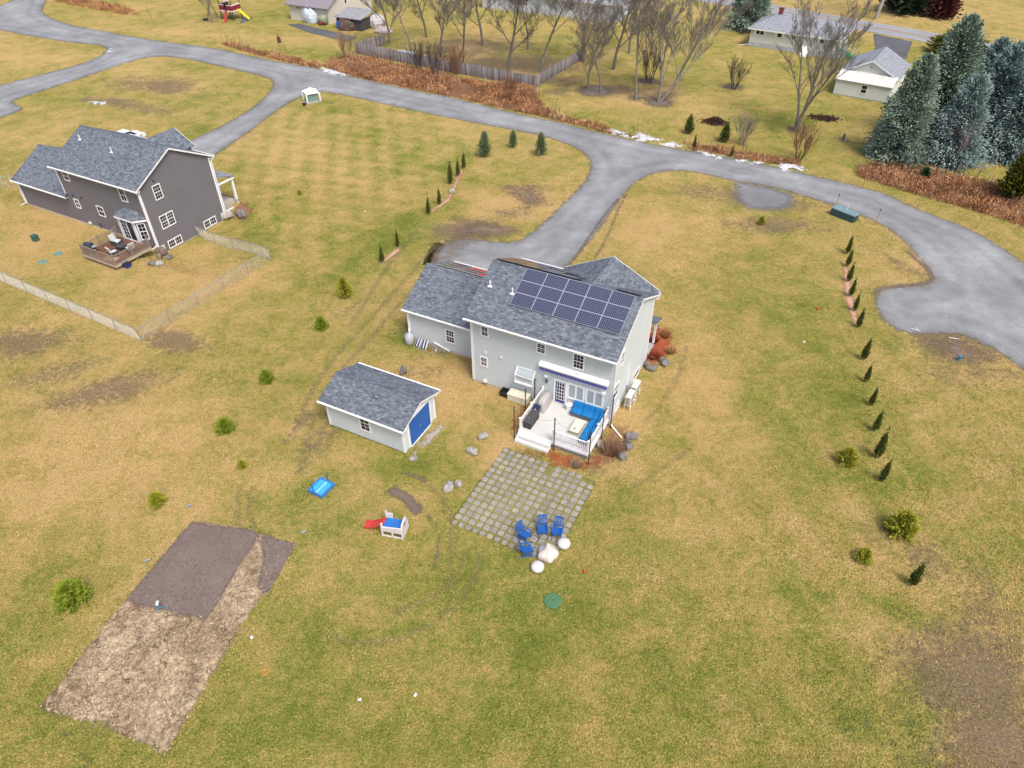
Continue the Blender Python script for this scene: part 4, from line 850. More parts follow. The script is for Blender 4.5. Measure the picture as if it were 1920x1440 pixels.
for s, z in ((1.3, 3.2), (2.55, 3.2)): MB(((0, 0, 0), S_, (0, 0, 1), NT)).box((s-.09, z-.09, 0), (s+.09, z+.09, .12)).build('vent_hood', DKGREY, LH)
MB(((L2, 0, 0), T_, (0, 0, 1), S_)).box((1.85, 6.15, 0), (2.0, 6.3, .12)).build('vent_hood', DKGREY, LH)
MB(((0, 0, 0), S_, (0, 0, 1), NT)).box((2.2, .28, 0), (2.5, .45, .16)).build('meter_box', WHITE, LH); MB(((0, 0, 0), S_, (0, 0, 1), NT)).tube([(4.0, .2, .1), (4.05, .7, .12), (4.2, .75, .12)], .05, 6).build('vent_pipe', DKGREY, LH)
sr = (R2-E2)/(D2/2+T2); rz2 = lambda t: E2+(t+T2)*sr
vent(LH, 1.2, 3.0, rz2(3.0), .5, .055); vent(LH, 6.3, 2.6, rz2(2.6), .5, .055)
spout(LH, [(L2+.3, -.36, E2-.2), (L2+.08, -.1, E2-.5), (L2+.08, -.1, .25), (L2-.1, -.5, .02), (L2-.6, -2.3, -.02)]); spout(LH, [(L2+.3, D2+.36, E2-.2), (L2+.08, D2+.1, E2-.6), (L2+.08, D2+.1, -.1)]); spout(LH, [(G2-.05, -.1, 2.8), (G2-.02, -.1, .25), (G2-.5, -.5, .05)])
# bay with sliding door
bay = [(7.8, 0), (8.65, -.78), (10.95, -.78), (11.75, 0)]
for (a, b) in zip(bay, bay[1:]):
    dv = Vector((b[0]-a[0], b[1]-a[1], 0)); wl = dv.length; dv.normalize(); nv = (dv.y, -dv.x, 0); lap_wall(LH, (a[0], a[1], 0), tuple(dv), nv, wl, .1, 3.0, solid('blue_siding', (.115, .115, .15), .55, .05), name='bay_wall')
    if a[0] > 8 and a[0] < 9:
        w_ = window(LH, (a[0], a[1], 0), tuple(dv), nv, .3, .68, 2.0, 2.68, 2, 5, fw=.12, units=2, sash=False, pane=glass('slider_glass', (.03, .05, .07)), name='sliding_door')
        MB(((a[0], a[1], 0), dv, (0, 0, 1), nv)).box((1.2, .72, .02), (1.98, 2.64, .045)).build('door_leaf', NAVY if False else solid('dark_screen', (.02, .022, .03), .4), w_)
    if a[0] > 10: window(LH, (a[0], a[1], 0), tuple(dv), nv, .28, .95, .86, 2.55, 2, 4)
m = MB(); ev = [(7.6, .0), (8.5, -.98), (11.1, -.98), (12.0, .0)]; tp = [(8.9, 0), (9.1, 0), (10.6, 0), (10.8, 0)]
for k in range(3): slab(m, [(ev[k][0], ev[k][1], 3.02), (ev[k+1][0], ev[k+1][1], 3.02), (tp[k+1][0], 0, 3.62), (tp[k][0], 0, 3.62)], .08)
m.build('bay_roof', SHINGLE, LH)
for a, b in zip(ev, ev[1:]): MB().bar((a[0], a[1], 2.90), (b[0], b[1], 2.90), .06, .16).build('fascia', WHITE, LH)
for a in bay[1:3]: MB().box((a[0]-.07, a[1]-.07, .1), (a[0]+.07, a[1]+.07, 2.95)).build('corner_board', WHITE, LH)
# porch
MB().box((7.0, D2+.43, -.9), (L2-.3, D2+2.1, .45)).build('porch_floor', solid('porch_boards', (.40, .36, .32), .7), LH)
m = MB(); slab(m, [(L2+.1, D2+2.45, 3.15), (6.8, D2+2.45, 3.15), (6.8, D2+.43, 3.75), (L2+.1, D2+.43, 3.75)]); m.build('porch_roof', SHINGLE_F, LH)
MB().box((6.9, D2+2.1, 2.85), (L2-.1, D2+2.3, 3.05)).build('porch_beam', WHITE, LH); MB().hexa([(L2-.05, D2+.03, 2.85), (L2+.07, D2+.03, 2.85), (L2+.07, D2+2.4, 2.8), (L2-.05, D2+2.4, 2.8), (L2-.05, D2+.03, 3.0), (L2+.07, D2+.03, 3.0), (L2+.07, D2+2.4, 2.98), (L2-.05, D2+2.4, 2.98)]).build('porch_beam', WHITE, LH)
for s in (7.2, 9.6, L2-.15): MB().box((s-.11, D2+2.05, .45), (s+.11, D2+2.27, 2.85)).build('porch_post', WHITE, LH)
MB().box((L2+.0, D2+.1, -.2), (L2+.1, D2+2.6, -.05)).build('porch_trim', WHITE, LH); MB().hexa([(L2-.28, D2+2.2, -.6), (L2+.3, D2+2.2, -.6), (L2+.3, D2+2.26, -.6), (L2-.28, D2+2.26, -.6), (L2-.28, D2+2.2, .4), (L2-.2, D2+2.2, .4), (L2-.2, D2+2.26, .4), (L2-.28, D2+2.26, .4)]).build('porch_skirt', WHITE, LH)
# wooden deck
D3 = thing('deck', 'weathered wooden deck with brown railings behind the charcoal house', 'deck', (HL[0], HL[1], 0), HL[2])
DKW = solid('stained_boards', (.15, .065, .035), .7, .25, 4); RW = solid('rail_wood', (.27, .205, .155), .8, .25, 6)
for k in range(32):
    a = -4.9+4.1*k/32; MB().box((7.75, a+.004, .5), (12.35, a+4.1/32-.004, .54)).build('floor_board', DKW, D3)
for a, b in (((7.7, -4.94, .28), (12.4, -4.9, .55)), ((12.36, -4.89, .28), (12.4, -.8, .55)), ((7.7, -4.89, .28), (7.74, -.8, .55))): MB().box(a, b).build('rim_joist', solid('pale_joist', (.40, .34, .26), .8, .15), D3)
for s, t in ((7.9, -4.7), (10, -4.7), (12.2, -4.7), (12.2, -2.5), (7.9, -2.5)): MB().box((s-.07, t-.07, -.3), (s+.07, t+.07, .5)).build('support_post', RW, D3)
railing(D3, [(7.74, -.9), (7.74, -2.9), (7.74, -4.86), (10.05, -4.86), (12.36, -4.86), (12.36, -2.9), (12.36, -.9)], .54, 1.5, .1, RW, .13, .035)
gl = thing('gas_grill', 'black gas grill in the corner of the wooden deck', 'grill', to_w(8.25, -4.35, HL, .545), HL[2]+R(20))
MB().box((-.55, -.25, .0), (.55, .25, .75)).build('cart', DKGREY, gl); MB().tube([(-.35, 0, .88), (.35, 0, .88)], [.26, .26], 12).build('hood', solid('grill_black', (.04, .05, .06), .3), gl); MB().box((-.75, -.24, .74), (-.4, .24, .79)).box((.4, -.24, .74), (.75, .24, .79)).build('side_shelf', solid('grill_grey', (.3, .33, .36), .4), gl); MB().box((-.3, -.32, .82), (.3, -.28, .86)).build('handle', METAL, gl)
PALE = solid('pale_cushion', (.52, .54, .54), .8, .08)
def lounge(name, lb, s, t, rz, w_=.75, cush=PALE):
    c = thing(name, lb, 'chair', to_w(s, t, HL, .545), HL[2]+rz, 'padded chairs on the wooden deck')
    MB().box((-w_/2, -.35, .0), (w_/2, .35, .26)).build('base', DKGREY, c); rbox(MB(), (-w_/2+.05, -.33, .26), (w_/2-.05, .22, .42), .05).build('seat_cushion', cush, c, True)
    MB().hexa([(-w_/2+.04, .2, .26), (w_/2-.04, .2, .26), (w_/2-.04, .34, .26), (-w_/2+.04, .34, .26), (-w_/2+.06, .38, .95), (w_/2-.06, .38, .95), (w_/2-.06, .5, .95), (-w_/2+.06, .5, .95)]).build('back_cushion', cush, c)
    for x in (-w_/2-.03, w_/2+.03): MB().box((x-.04, -.35, .0), (x+.04, .36, .5)).build('armrest', DKGREY, c)
lounge('lounge_chair', 'pale cushioned chair facing right beside the sliding door', 9.0, -2.0, R(100)); lounge('lounge_chair', 'pale cushioned chair near the front railing of the wooden deck', 10.6, -3.6, R(170)); lounge('lounge_chair', 'pale cushioned chair at the right railing of the wooden deck', 11.3, -2.3, R(-95))
ot = thing('coffee_table', 'dark low table among the pale chairs on the wooden deck', 'table', to_w(10.2, -2.4, HL, .545), HL[2]); MB().box((-.4, -.4, .3), (.4, .4, .36)).build('table_top', DKGREY, ot)
for x in (-.35, .35):
    for y in (-.35, .35): MB().box((x-.03, y-.03, 0), (x+.03, y+.03, .3)).build('leg', BLACK, ot)
rg_ = thing('rug', 'pinkish woven mat in the front corner of the wooden deck', 'rug', to_w(10.9, -4.25, HL, .545), HL[2]+R(15)); MB().box((-.7, -.4, 0), (.7, .4, .02)).build('mat', solid('pink_rug', (.48, .30, .22), .9, .2, 8), rg_)
bl = thing('storage_tub', 'dark blue tub stored under the edge of the wooden deck', 'tub', to_w(12.6, -4.0, HL, 0), HL[2]); MB().hexa([(-.3, -.25, 0), (.3, -.25, 0), (.3, .25, 0), (-.3, .25, 0), (-.36, -.3, .4), (.36, -.3, .4), (.36, .3, .4), (-.36, .3, .4)]).build('body', NAVY, bl); MB().box((-.38, -.32, .4), (.38, .32, .45)).build('lid', BLACK, bl)
def rock(lb, g, size, seed, mat=STONE, rz=0.0, group=None, sink=.25):
    m = MB(); m.blob((0, 0, size[2]*(1-sink)*.8), tuple(q*.82 for q in size), seed, 9, 6, .34); o = m.build('boulder', mat, None, False); o.location = g; o.rotation_euler = (0, 0, rz)
    return tag(o, lb, 'rock', group)
BRSTONE = solid('brown_stone', (.20, .145, .11), .9, .35, 3, grain=.03)
for i, (x, y, sz, mt, lb) in enumerate((( 286, 497, (.42, .36, .32), STONE, 'rounded grey boulder at the left foot of the rock pile'), (300, 498, (.42, .38, .35), STONEP, 'pale tan boulder at the front of the rock pile'), (300, 484, (.5, .4, .45), BRSTONE, 'reddish brown boulder in the middle of the rock pile'), (306, 478, (.6, .5, .6), BRSTONE, 'large brown boulder at the top of the rock pile by the downspout'), (318, 486, (.5, .4, .35), STONE, 'dark boulder at the right side of the rock pile'))):
    g = gp(x, y); rock(lb, g, sz, 20+i, mt, i, 'rock pile beside the charcoal house')
for i, (x, y, sz, mt, lb) in enumerate(((428, 409, (.95, .65, .45), STONEP, 'long pale boulder beside the charcoal house porch'), (455, 411, (.75, .6, .55), STONE, 'grey boulder at the outer end of the porch bed'))):
    rock(lb, gp(x, y), sz, 30+i, mt, HL[2], 'boulders by the porch')
sheet('porch_mulch_bed', [[to_w(s, t, HL) for s, t in ((12.3, 8.6), (15.2, 8.9), (15.3, 10.5), (13.2, 11.6), (12.2, 11.4))]], MULCHB, .02, .25, .5)
# chain link fence
WIRE = solid('fence_wire', (.52, .52, .52), .5, .05, metal=.3)
fc = [gp(371, 443), gp(509, 487), gp(266, 640), gp(-60, 500)]
def chain_fence(pts, lb, hf=1.22):
    o0 = pts[0]; t = thing('chain_link_fence', lb, 'fence', (o0.x, o0.y, 0))
    for a, b in zip(pts, pts[1:]):
        Lf = (b-a).length; n_ = max(1, round(Lf/3)); gz = lambda f: float(terrain(a.x+(b.x-a.x)*f, a.y+(b.y-a.y)*f))
        P = lambda f, z: Vector((a.x+(b.x-a.x)*f-o0.x, a.y+(b.y-a.y)*f-o0.y, gz(f)+z))
        for k in range(n_+1):
            if k == n_ and b is not pts[-1]: continue
            MB().tube([P(k/n_, -.1), P(k/n_, hf+.04)], .032, 8).build('post', METAL, t)
        MB().tube([P(k/n_, hf) for k in range(n_+1)], .026, 6).build('top_rail', METAL, t)
        nw = int(Lf/.11); k = np.arange(nw); dx = hf/Lf; V = []; F = []
        for sg in (1, -1):
            f0 = np.clip((k+.5)/nw-sg*dx/2, 0, 1); f1 = np.clip((k+.5)/nw+sg*dx/2, 0, 1)
            for q in range(nw):
                A, B = P(f0[q], .04), P(f1[q], hf); i = len(V); e = Vector((.003, .003, 0)); V += [A-e, A+e, B+e, B-e]; F.append([i, i+1, i+2, i+3])
        mesh_np('wire_mesh', np.array([tuple(v) for v in V]), F, WIRE, t)
    return t
chain_fence(fc, 'silver chain link fence enclosing the charcoal house back yard')
chain_fence([gp(-60, 361), gp(20, 350), gp(30, 345)], 'short silver chain link fence left of the charcoal house')
# small things in that yard
ub = thing('utility_box', 'small green utility box on the lawn left of the wooden deck', 'utility box', gp(68, 451), R(-28)); MB().hexa([(-.3, -.25, 0), (.3, -.25, 0), (.3, .25, 0), (-.3, .25, 0), (-.27, -.22, .5), (.27, -.22, .5), (.27, .22, .5), (-.27, .22, .5)]).build('cabinet', GREENP, ub); MB().box((-.31, -.26, .5), (.31, .26, .6)).build('lid', GREENP, ub)
for (x, y, lb) in ((110, 476, 'round green lid in the lawn nearer the wooden deck'), (80, 492, 'round green lid in the lawn left of the wooden deck, farther out'), (1036, 1127, 'round green septic lid in the lawn below the rocking chairs')):
    l = thing('access_lid', lb, 'lid', gp(x, y), 0); r_ = .42 if x < 500 else .5; MB().lathe([(r_, -.02), (r_, .06), (r_*.92, .085), (.01, .09)], k=20).build('cover', solid('lid_green', (.13, .24, .20), .6) if x < 500 else solid('lid_green2', (.06, .16, .07), .7), l); MB().tube([(-.08, 0, .09), (0, 0, .12), (.08, 0, .09)], .012, 5).build('handle', BLACK, l)

# ------------------------------------------------------------------ patio and yard things
PT = thing('patio', 'square concrete paver patio with grass growing in the joints', 'patio', HMW(5.68, -5.55), HM[2])
def paver_mat():
    m_, n, b, L = nodes('paver'); oi = n.nodes.new('ShaderNodeObjectInfo').outputs['Random']
    base = ramp(n, oi, [(0, (.235, .22, .20)), (.5, (.29, .275, .245)), (.9, (.31, .29, .26)), (1, (.36, .33, .26))])
    L(mix(n, base, ramp(n, noise(n, 3.5, 5, .7, pos(n)), [(.3, (.6, .57, .52)), (.65, (1.15, 1.14, 1.12))]), .8, 'MULTIPLY'), b.inputs['Base Color']); b.inputs['Roughness'].default_value = .9
    L(bump(n, noise(n, 22, 4, .7, pos(n)), .02), b.inputs['Normal']); return m_
PAV = paver_mat(); pm = []
for v in range(3):
    m = MB(); rs = random.Random(v); w_ = .205
    ring = []
    for k in range(16):
        a = 2*math.pi*(k+.5)/16; r_ = w_/max(abs(math.cos(a)), abs(math.sin(a)))**.8*rs.uniform(.95, 1.03); ring.append((r_*math.cos(a), r_*math.sin(a)))
    for sc, z in ((1, -.06), (1, .028), (.93, .045)): m.v += [(x*sc, y*sc, z) for x, y in ring]
    for j in range(2):
        for q in range(16): m.f.append([j*16+q, j*16+(q+1) % 16, (j+1)*16+(q+1) % 16, (j+1)*16+q])
    m.f.append(list(range(32, 48))); m.uv = [None]*len(m.f); o = m.build('paver', PAV, PT); pm.append(o)
first = list(pm)
for r_ in range(15):
    for c in range(14):
        if (r_ <= 1 and c == 7) or (r_ == 0 and c > 11): continue
        o = first.pop() if first else bpy.data.objects.new('paver', pm[random.randrange(3)].data)
        if o.name not in COL.objects: COL.objects.link(o); o.parent = PT
        tilt = lambda: random.uniform(-.015, .015)
        sc = random.uniform(.92, 1.04) * (.86 if r_ == 14 else 1)
        o.location = (c*.494+random.uniform(-.02, .02), -r_*.495-.06+random.uniform(-.02, .02)-.02*math.sin(c), random.uniform(-.012, .012)); o.rotation_euler = (tilt(), tilt(), random.choice((0, 1, 2, 3))*math.pi/2+random.uniform(-.07, .07)); o.scale = (sc, sc*random.uniform(.95, 1.03), 1)
JOINT = gravel_mat('mossy_joints', (.11, .105, .03), (.20, .185, .06), (.32, .26, .12), amp=.3, width=.3, fine=6)
sheet('patio_bed', [[HMW(s, t) for s, t in ((5.35, -5.25), (12.45, -5.4), (12.45, -12.85), (5.35, -12.75))]], JOINT, .008, .25, .6)
# rocking chairs
def rocking(lb, g, rz):
    t = thing('rocking_chair', lb, 'chair', g, rz, 'blue rocking chairs by the fire pit'); m_ = RBLUE; p = lambda *a: MB().bar(*a)
    for x in (-.27, .27):
        k = MB(); k.tube([(x, -.62, .10), (x, -.38, .035), (x, 0, .012), (x, .38, .045), (x, .60, .14)], .024, 6); k.build('rocker', m_, t)
        p((x, -.28, .03), (x, -.30, .62), .045).build('leg', m_, t); p((x, .24, .03), (x, .24, .42), .045).build('leg', m_, t)
        p((x, .24, .40), (x*.95, .48, 1.12), .045).build('back_post', m_, t); p((x*1.05, -.36, .64), (x*1.05, .30, .62), .08, .025).build('armrest', m_, t); p((x, -.28, .22), (x, .24, .2), .03).build('stretcher', m_, t)
    for k in range(6): y = -.3+k*.095; MB().box((-.27, y, .40-.012*k), (.27, y+.085, .425-.012*k)).build('seat_slat', m_, t)
    p((-.26, .48, 1.10), (.26, .48, 1.10), .03, .1).build('crest_rail', m_, t); p((-.26, .30, .52), (.26, .30, .52), .03, .07).build('lower_rail', m_, t)
    for k in range(5): x = -.17+.085*k; p((x, .30, .52), (x, .47, 1.06), .055, .016).build('back_slat', m_, t)
    p((-.27, -.29, .3), (.27, -.29, .3), .03).build('stretcher', m_, t)
C_ = lambda x, y: (940+x/11.08, 960+y/11.08)
rocking('blue rocking chair on the patio directly behind the covered fire pit', gp(*C_(855, 430)), R(3)); rocking('blue rocking chair on the right, beside the round white stool', gp(*C_(1165, 470)), R(-14))
rocking('blue rocking chair on the left, half turned on the patio edge', gp(*C_(480, 540)), R(52)); rocking('blue rocking chair nearest the lawn, in front of the other left one', gp(*C_(530, 860)), R(98))
fp = thing('fire_pit', 'fire pit under a peaked cream cover beside the blue rocking chairs', 'fire pit', gp(*C_(960, 880)), 0)
m = MB(); kq = 28; lv = [(0.0, .60), (.12, .62), (.34, .56), (.46, .46), (.66, .26), (.9, .16), (1.12, .09), (1.2, .02)]
for j, (z, r_) in enumerate(lv):
    for q in range(kq):
        t = 2*math.pi*q/kq; e = 1+(.10 if z < .4 else .07)*math.cos(5*t+.6)+.04*math.sin(9*t+j*.7); m.v.append((r_*e*math.cos(t), r_*e*math.sin(t)-.02*j, z))
for j in range(len(lv)-1):
    for q in range(kq): m.f.append([j*kq+q, j*kq+(q+1) % kq, (j+1)*kq+(q+1) % kq, (j+1)*kq+q])
m.f.append([(len(lv)-1)*kq+q for q in range(kq)]); m.uv = [None]*len(m.f); m.build('cover', solid('cream_cover', (.62, .58, .50), .8, .10, 5), fp, True); MB().lathe([(.58, -.02), (.62, .02), (.6, .05)], k=20).build('base_ring', solid('stone_ring', (.18, .15, .12), .9), fp)
for x, y, lb in ((750, 1195, 'round white stool on the lawn below the fire pit'), (1297, 710, 'round white stool at the patio corner right of the fire pit')):
    b = thing('round_stool', lb, 'stool', gp(*C_(x, y)), 0, 'white round stools'); MB().lathe([(.20, 0), (.33, .08), (.40, .24), (.38, .36), (.30, .45), (.16, .50), (.01, .515)], k=24).build('shell', solid('stool_white', (.58, .56, .55), .55, .05), b, True); MB().lathe([(.21, -.01), (.21, .02)], k=16).build('foot_ring', DKGREY, b)
# boulders
for i, (x, y, sz, mt, lb) in enumerate(((757, 700, (.38, .36, .5), STONE, 'upright grey boulder behind the shed roof'), (906, 820, (.46, .4, .28), STONEP, 'flat pale boulder nearest the deck steps'), (886, 849, (.5, .42, .32), STONEP, 'flat pale boulder between the shed and the patio'), (842, 915, (.55, .42, .26), STONEP, 'wide flat pale stone beside the smaller one on the lawn'), (860, 911, (.28, .32, .34), STONEP, 'small pale rounded stone at the patio corner'),
   (1183, 822, (.5, .45, .4), STONE, 'large grey boulder right of the dry shrub'), (1178, 838, (.5, .42, .35), STONE, 'grey boulder in the middle right of the dry shrub bed'), (1166, 858, (.36, .5, .35), STONE, 'dark grey boulder at the bottom of the shrub bed'), (1123, 836, (.32, .4, .4), STONEP, 'tan upright boulder close to the deck side'),
   (1245, 682, (.6, .45, .35), STONE, 'pale grey boulder at the front corner mulch bed'), (1222, 693, (.55, .4, .3), STONE, 'dark grey boulder near the red mulch corner'), (1213, 686, (.5, .4, .35), BRSTONE, 'brown boulder close to the house front corner'), (848, 362, (.4, .35, .35), STONEP, 'pale boulder in the left hedge mulch strip'))):
    rock(lb, gp(x, y), sz, 50+i, mt, i*1.3)
sp_ = [(600+rng.normal(0, 3), 0) for _ in range(1)]
# gravelly spill at the shed door
sheet('shed_door_gravel', [G([(783, 835), (800, 812), (825, 795), (835, 800), (812, 828), (795, 842)]), G([(762, 852), (778, 845), (785, 858), (770, 868)])], gravel_mat('pale_rubble', (.20, .17, .12), (.36, .33, .29), (.56, .54, .50), amp=1.0, width=.3, fine=7), .01, .2, .6)
# climbing toy with slide
CT = thing('toy_climber', 'white plastic toddler climber with blue deck and red slide', 'climber', gp(741, 996), R(-13))
TW = solid('toy_white', (.66, .62, .62), .45, .05); TR = solid('toy_red', (.55, .06, .045), .4, .1); TB = solid('toy_blue', (.02, .14, .45), .5, .1)
m = MB(); 
def plate(poly, x, th): 
    k = MB(); a = [(x, p[0], p[1]) for p in poly]; b = [(x+th, p[0], p[1]) for p in poly]; k.poly(a[::-1]); k.poly(b)
    for i in range(len(poly)): j = (i+1) % len(poly); k.poly([a[i], a[j], b[j], b[i]])
    return k
side = [(-.55, 0), (.55, 0), (.48, .75), (.42, 1.05), (.3, 1.2), (.0, 1.24), (-.3, 1.2), (-.42, 1.05), (-.5, .75)]
plate(side, .62, .09).build('side_panel', TW, CT)
plate([(-.55, 0), (-.38, 0), (-.36, .75), (-.36, 1.08), (-.5, 1.02)], -.66, .08).build('side_panel', TW, CT); plate([(.55, 0), (.38, 0), (.36, .75), (.34, 1.3), (.48, 1.25)], -.66, .08).build('side_panel', TW, CT)
MB().box((-.6, -.42, .62), (.62, .42, .70)).build('platform', TB, CT)
MB().hexa([(-.62, -.5, .46), (.64, -.5, .46), (.64, -.42, .46), (-.62, -.42, .46), (-.62, -.52, .86), (.64, -.52, .98), (.64, -.44, .98), (-.62, -.44, .86)]).build('front_rail', TW, CT)
MB().box((-.58, .4, .7), (-.2, .46, 1.1)).build('back_rail', TW, CT)
for x in (-.02,): MB().box((x, -.5, 0), (x+.1, -.43, .47)).build('leg', TW, CT)
MB().box((-.62, -.5, 0), (.64, -.43, .07)).build('sill', TW, CT)
k = MB(); prof = [(-.55, .70), (-.8, .62), (-1.1, .44), (-1.4, .26), (-1.65, .17), (-1.95, .15)]
for (xa, za), (xb, zb) in zip(prof, prof[1:]):
    k.hexa([(xa, -.22, za-.04), (xb, -.22, zb-.04), (xb, .22, zb-.04), (xa, .22, za-.04), (xa, -.22, za), (xb, -.22, zb), (xb, .22, zb), (xa, .22, za)])
    for y in (-.27, .22): k.hexa([(xa, y, za-.05), (xb, y, zb-.05), (xb, y+.05, zb-.05), (xa, y+.05, za-.05), (xa, y, za+.12), (xb, y, zb+.1), (xb, y+.05, zb+.1), (xa, y+.05, za+.12)])
k.box((-1.95, -.2, 0), (-1.85, .2, .12)); k.build('slide', TR, CT)
MB().box((.715, -.2, .86), (.722, .1, .92)).box((.715, -.1, .95), (.722, .12, 1.0)).build('sticker', BLACK, CT)
# blue net tray on the lawn
tb_px = [(650, 1190), (100, 930), (570, 440), (1130, 720)]; q = [gp(570+x/19.2, 870+y/19.2, .25) for x, y in tb_px]; cc = sum(q, Vector())/4
TT = thing('sand_table', 'bright blue plastic sand table with upright posts on the lawn', 'sand table', (cc.x, cc.y, 0), math.atan2((q[0]-q[1]).y, (q[0]-q[1]).x))
a, b = (q[0]-q[1]).length/2*.92, (q[2]-q[1]).length/2*.95; CY = solid('cyan_plastic', (.05, .38, .72), .45, .06); CB = solid('mid_blue_plastic', (.04, .20, .52), .45, .08)
MB().box((-a+.06, -b+.06, .12), (a-.06, b-.06, .17)).build('tray_floor', CY, TT)
for x0, y0, x1, y1 in ((-a, -b, a, -b+.07), (-a, b-.07, a, b), (-a, -b+.07, -a+.07, b-.07), (a-.07, -b+.07, a, b-.07)): MB().box((x0, y0, .04), (x1, y1, .30)).build('rim', CB, TT)
MB().box((-.015, -b+.07, .172), (.015, b-.07, .19)).build('divider', WHITE, TT)
for x, y, dx in ((-.05, -b+.03, -.05), (.1, b-.03, -.03)): MB().bar((x, y, .2), (x+dx, y, .95), .055).build('post', solid('toy_post', (.05, .13, .25), .5), TT)
for x in (-a+.1, a-.1):
    for y in (-b+.1, b-.1): MB().box((x-.05, y-.05, 0), (x+.05, y+.05, .12)).build('leg', CB, TT)
# sprinkler, stakes, toys, litter
spn = thing('sprinkler', 'small blue green sprinkler standing on the tilled soil', 'sprinkler', gp(302, 1143), R(10)); SPM = solid('teal_plastic', (.05, .24, .28), .5)
for a in range(3): MB().bar((.28*math.cos(a*2.1), .28*math.sin(a*2.1), 0), (0, 0, .35), .035).build('leg', SPM, spn)
MB().tube([(0, 0, .3), (0, 0, .62)], .03, 6).build('riser', SPM, spn); MB().box((-.06, -.12, .6), (.06, .12, .68)).build('nozzle', WHITE, spn)
for x, y, lb in ((355, 951, 'small grey blue marker stake above the garden plot'), (278, 1053, 'small grey blue marker stake at the left edge of the garden plot'), (570, 1000, 'small grey marker stake on the lawn right of the garden')):
    s = thing('marker_stake', lb, 'stake', gp(x, y), R(30), 'garden marker stakes'); MB().box((-.02, -.02, 0), (.02, .02, .16)).build('peg', METAL, s); MB().box((-.16, -.06, .14), (.16, .06, .17)).build('plate', solid('stake_grey', (.25, .33, .36), .5), s)
ring = thing('hoop', 'small orange ring lying on the grass right of the garden', 'ring', gp(498, 1261), 0); MB().tube([(.14*math.cos(t*.5236), .14*math.sin(t*.5236), .03) for t in range(13)], .022, 6).build('ring', solid('ring_orange', (.75, .25, .03), .5), ring)
for x, y, r_, cl, lb in ((1533, 580, .12, (.6, .06, .03), 'red ball on the lawn left of the arborvitae row'), (1096, 1073, .10, (.5, .05, .03), 'small red ball on the lawn right of the fire pit'), (1096, 480, .0, (0, 0, 0), '')):
    if r_: bo = MB().blob((0, 0, r_), (r_, r_, r_), 1, 14, 9, 0).build('ball', solid('ball'+str(x), cl, .4), None, True); bo.location = gp(x, y); tag(bo, lb, 'ball')
for i, (x, y, lb) in enumerate(((674, 1312, 'white scrap of paper left on the lower lawn'), (779, 1303, 'white scrap of paper right on the lower lawn'), (472, 1195, 'white scrap beside the garden plot edge'), (1508, 641, 'white scrap on the lawn left of the arborvitae row'), (684, 396, 'white scrap on the upper lawn by the hedge'))):
    o = MB().hexa([(-.1, -.06, 0), (.1, -.07, 0), (.11, .06, 0), (-.09, .07, 0), (-.08, -.05, .05), (.08, -.05, .02), (.08, .05, .06), (-.07, .06, .02)]).build('paper_scrap', WHITE); o.location = gp(x, y); o.rotation_euler = (0, 0, i); tag(o, lb, 'litter', 'litter on the lawn')
for i, (pts, lb) in enumerate((([(1708, 617), (1722, 621)], 'pale plastic pipe left of the brown verge on the gravel'), ([(1716, 615), (1725, 624)], 'short pale pipe crossing another on the gravel edge'), ([(1779, 634), (1797, 637)], 'white pipe lying on the brown verge'))):
    a, b = gp(*pts[0]), gp(*pts[1]); o = MB().tube([(0, 0, .07), tuple(b-a+Vector((0, 0, .07)))], .03, 6).build('plastic_pipe', WHITE); o.location = a; tag(o, lb, 'pipe', 'pipes by the gravel')
bp = thing('curb_stop', 'small blue pipe stub standing by the gravel turnaround', 'pipe', gp(1797, 675)); MB().lathe([(.12, 0), (.12, .35), (.16, .36), (.16, .42), (.01, .43)], k=12).build('stub', solid('stub_blue', (.04, .2, .35), .5), bp); MB().tube([(0, 0, .4), (.08, .1, 1.0)], .02, 5).build('marker_rod', STAKE, bp)
# road stakes
for i, (x, y, h, lb) in enumerate(((1567, 390, 1.45, 'wooden stake left of the long utility vault'), (1641, 422, 1.65, 'wooden stake right of the long utility vault'), (1617, 352, 1.6, 'wooden stake on the far road edge, nearest the spruces'), (1720, 390, 1.6, 'wooden stake on the far grass verge, middle one'), (1831, 428, 1.5, 'wooden stake on the far grass verge near the frame edge'), (574, 125, .9, 'thin pale stake on the far gravel edge left'), (839, 185, .9, 'thin pale stake on the far gravel edge before the fence'), (1087, 275, .9, 'thin pale stake at the driveway corner'))):
    s = thing('survey_stake', lb, 'stake', gp(x, y), i*.3, 'stakes along the gravel road'); th = .035 if h > 1 else .018; MB().bar((0, 0, -.2), (.05*(i % 3-1), 0, h), th*2).build('post', STAKE if h > 1 else CREAM, s)
    if h > 1: MB().bar((.05*(i % 3-1), 0, h), (.05*(i % 3-1), 0, h+.14), th*2+.012).build('painted_tip', BLACK if i < 2 else solid('tip_orange', (.55, .28, .06), .6), s)
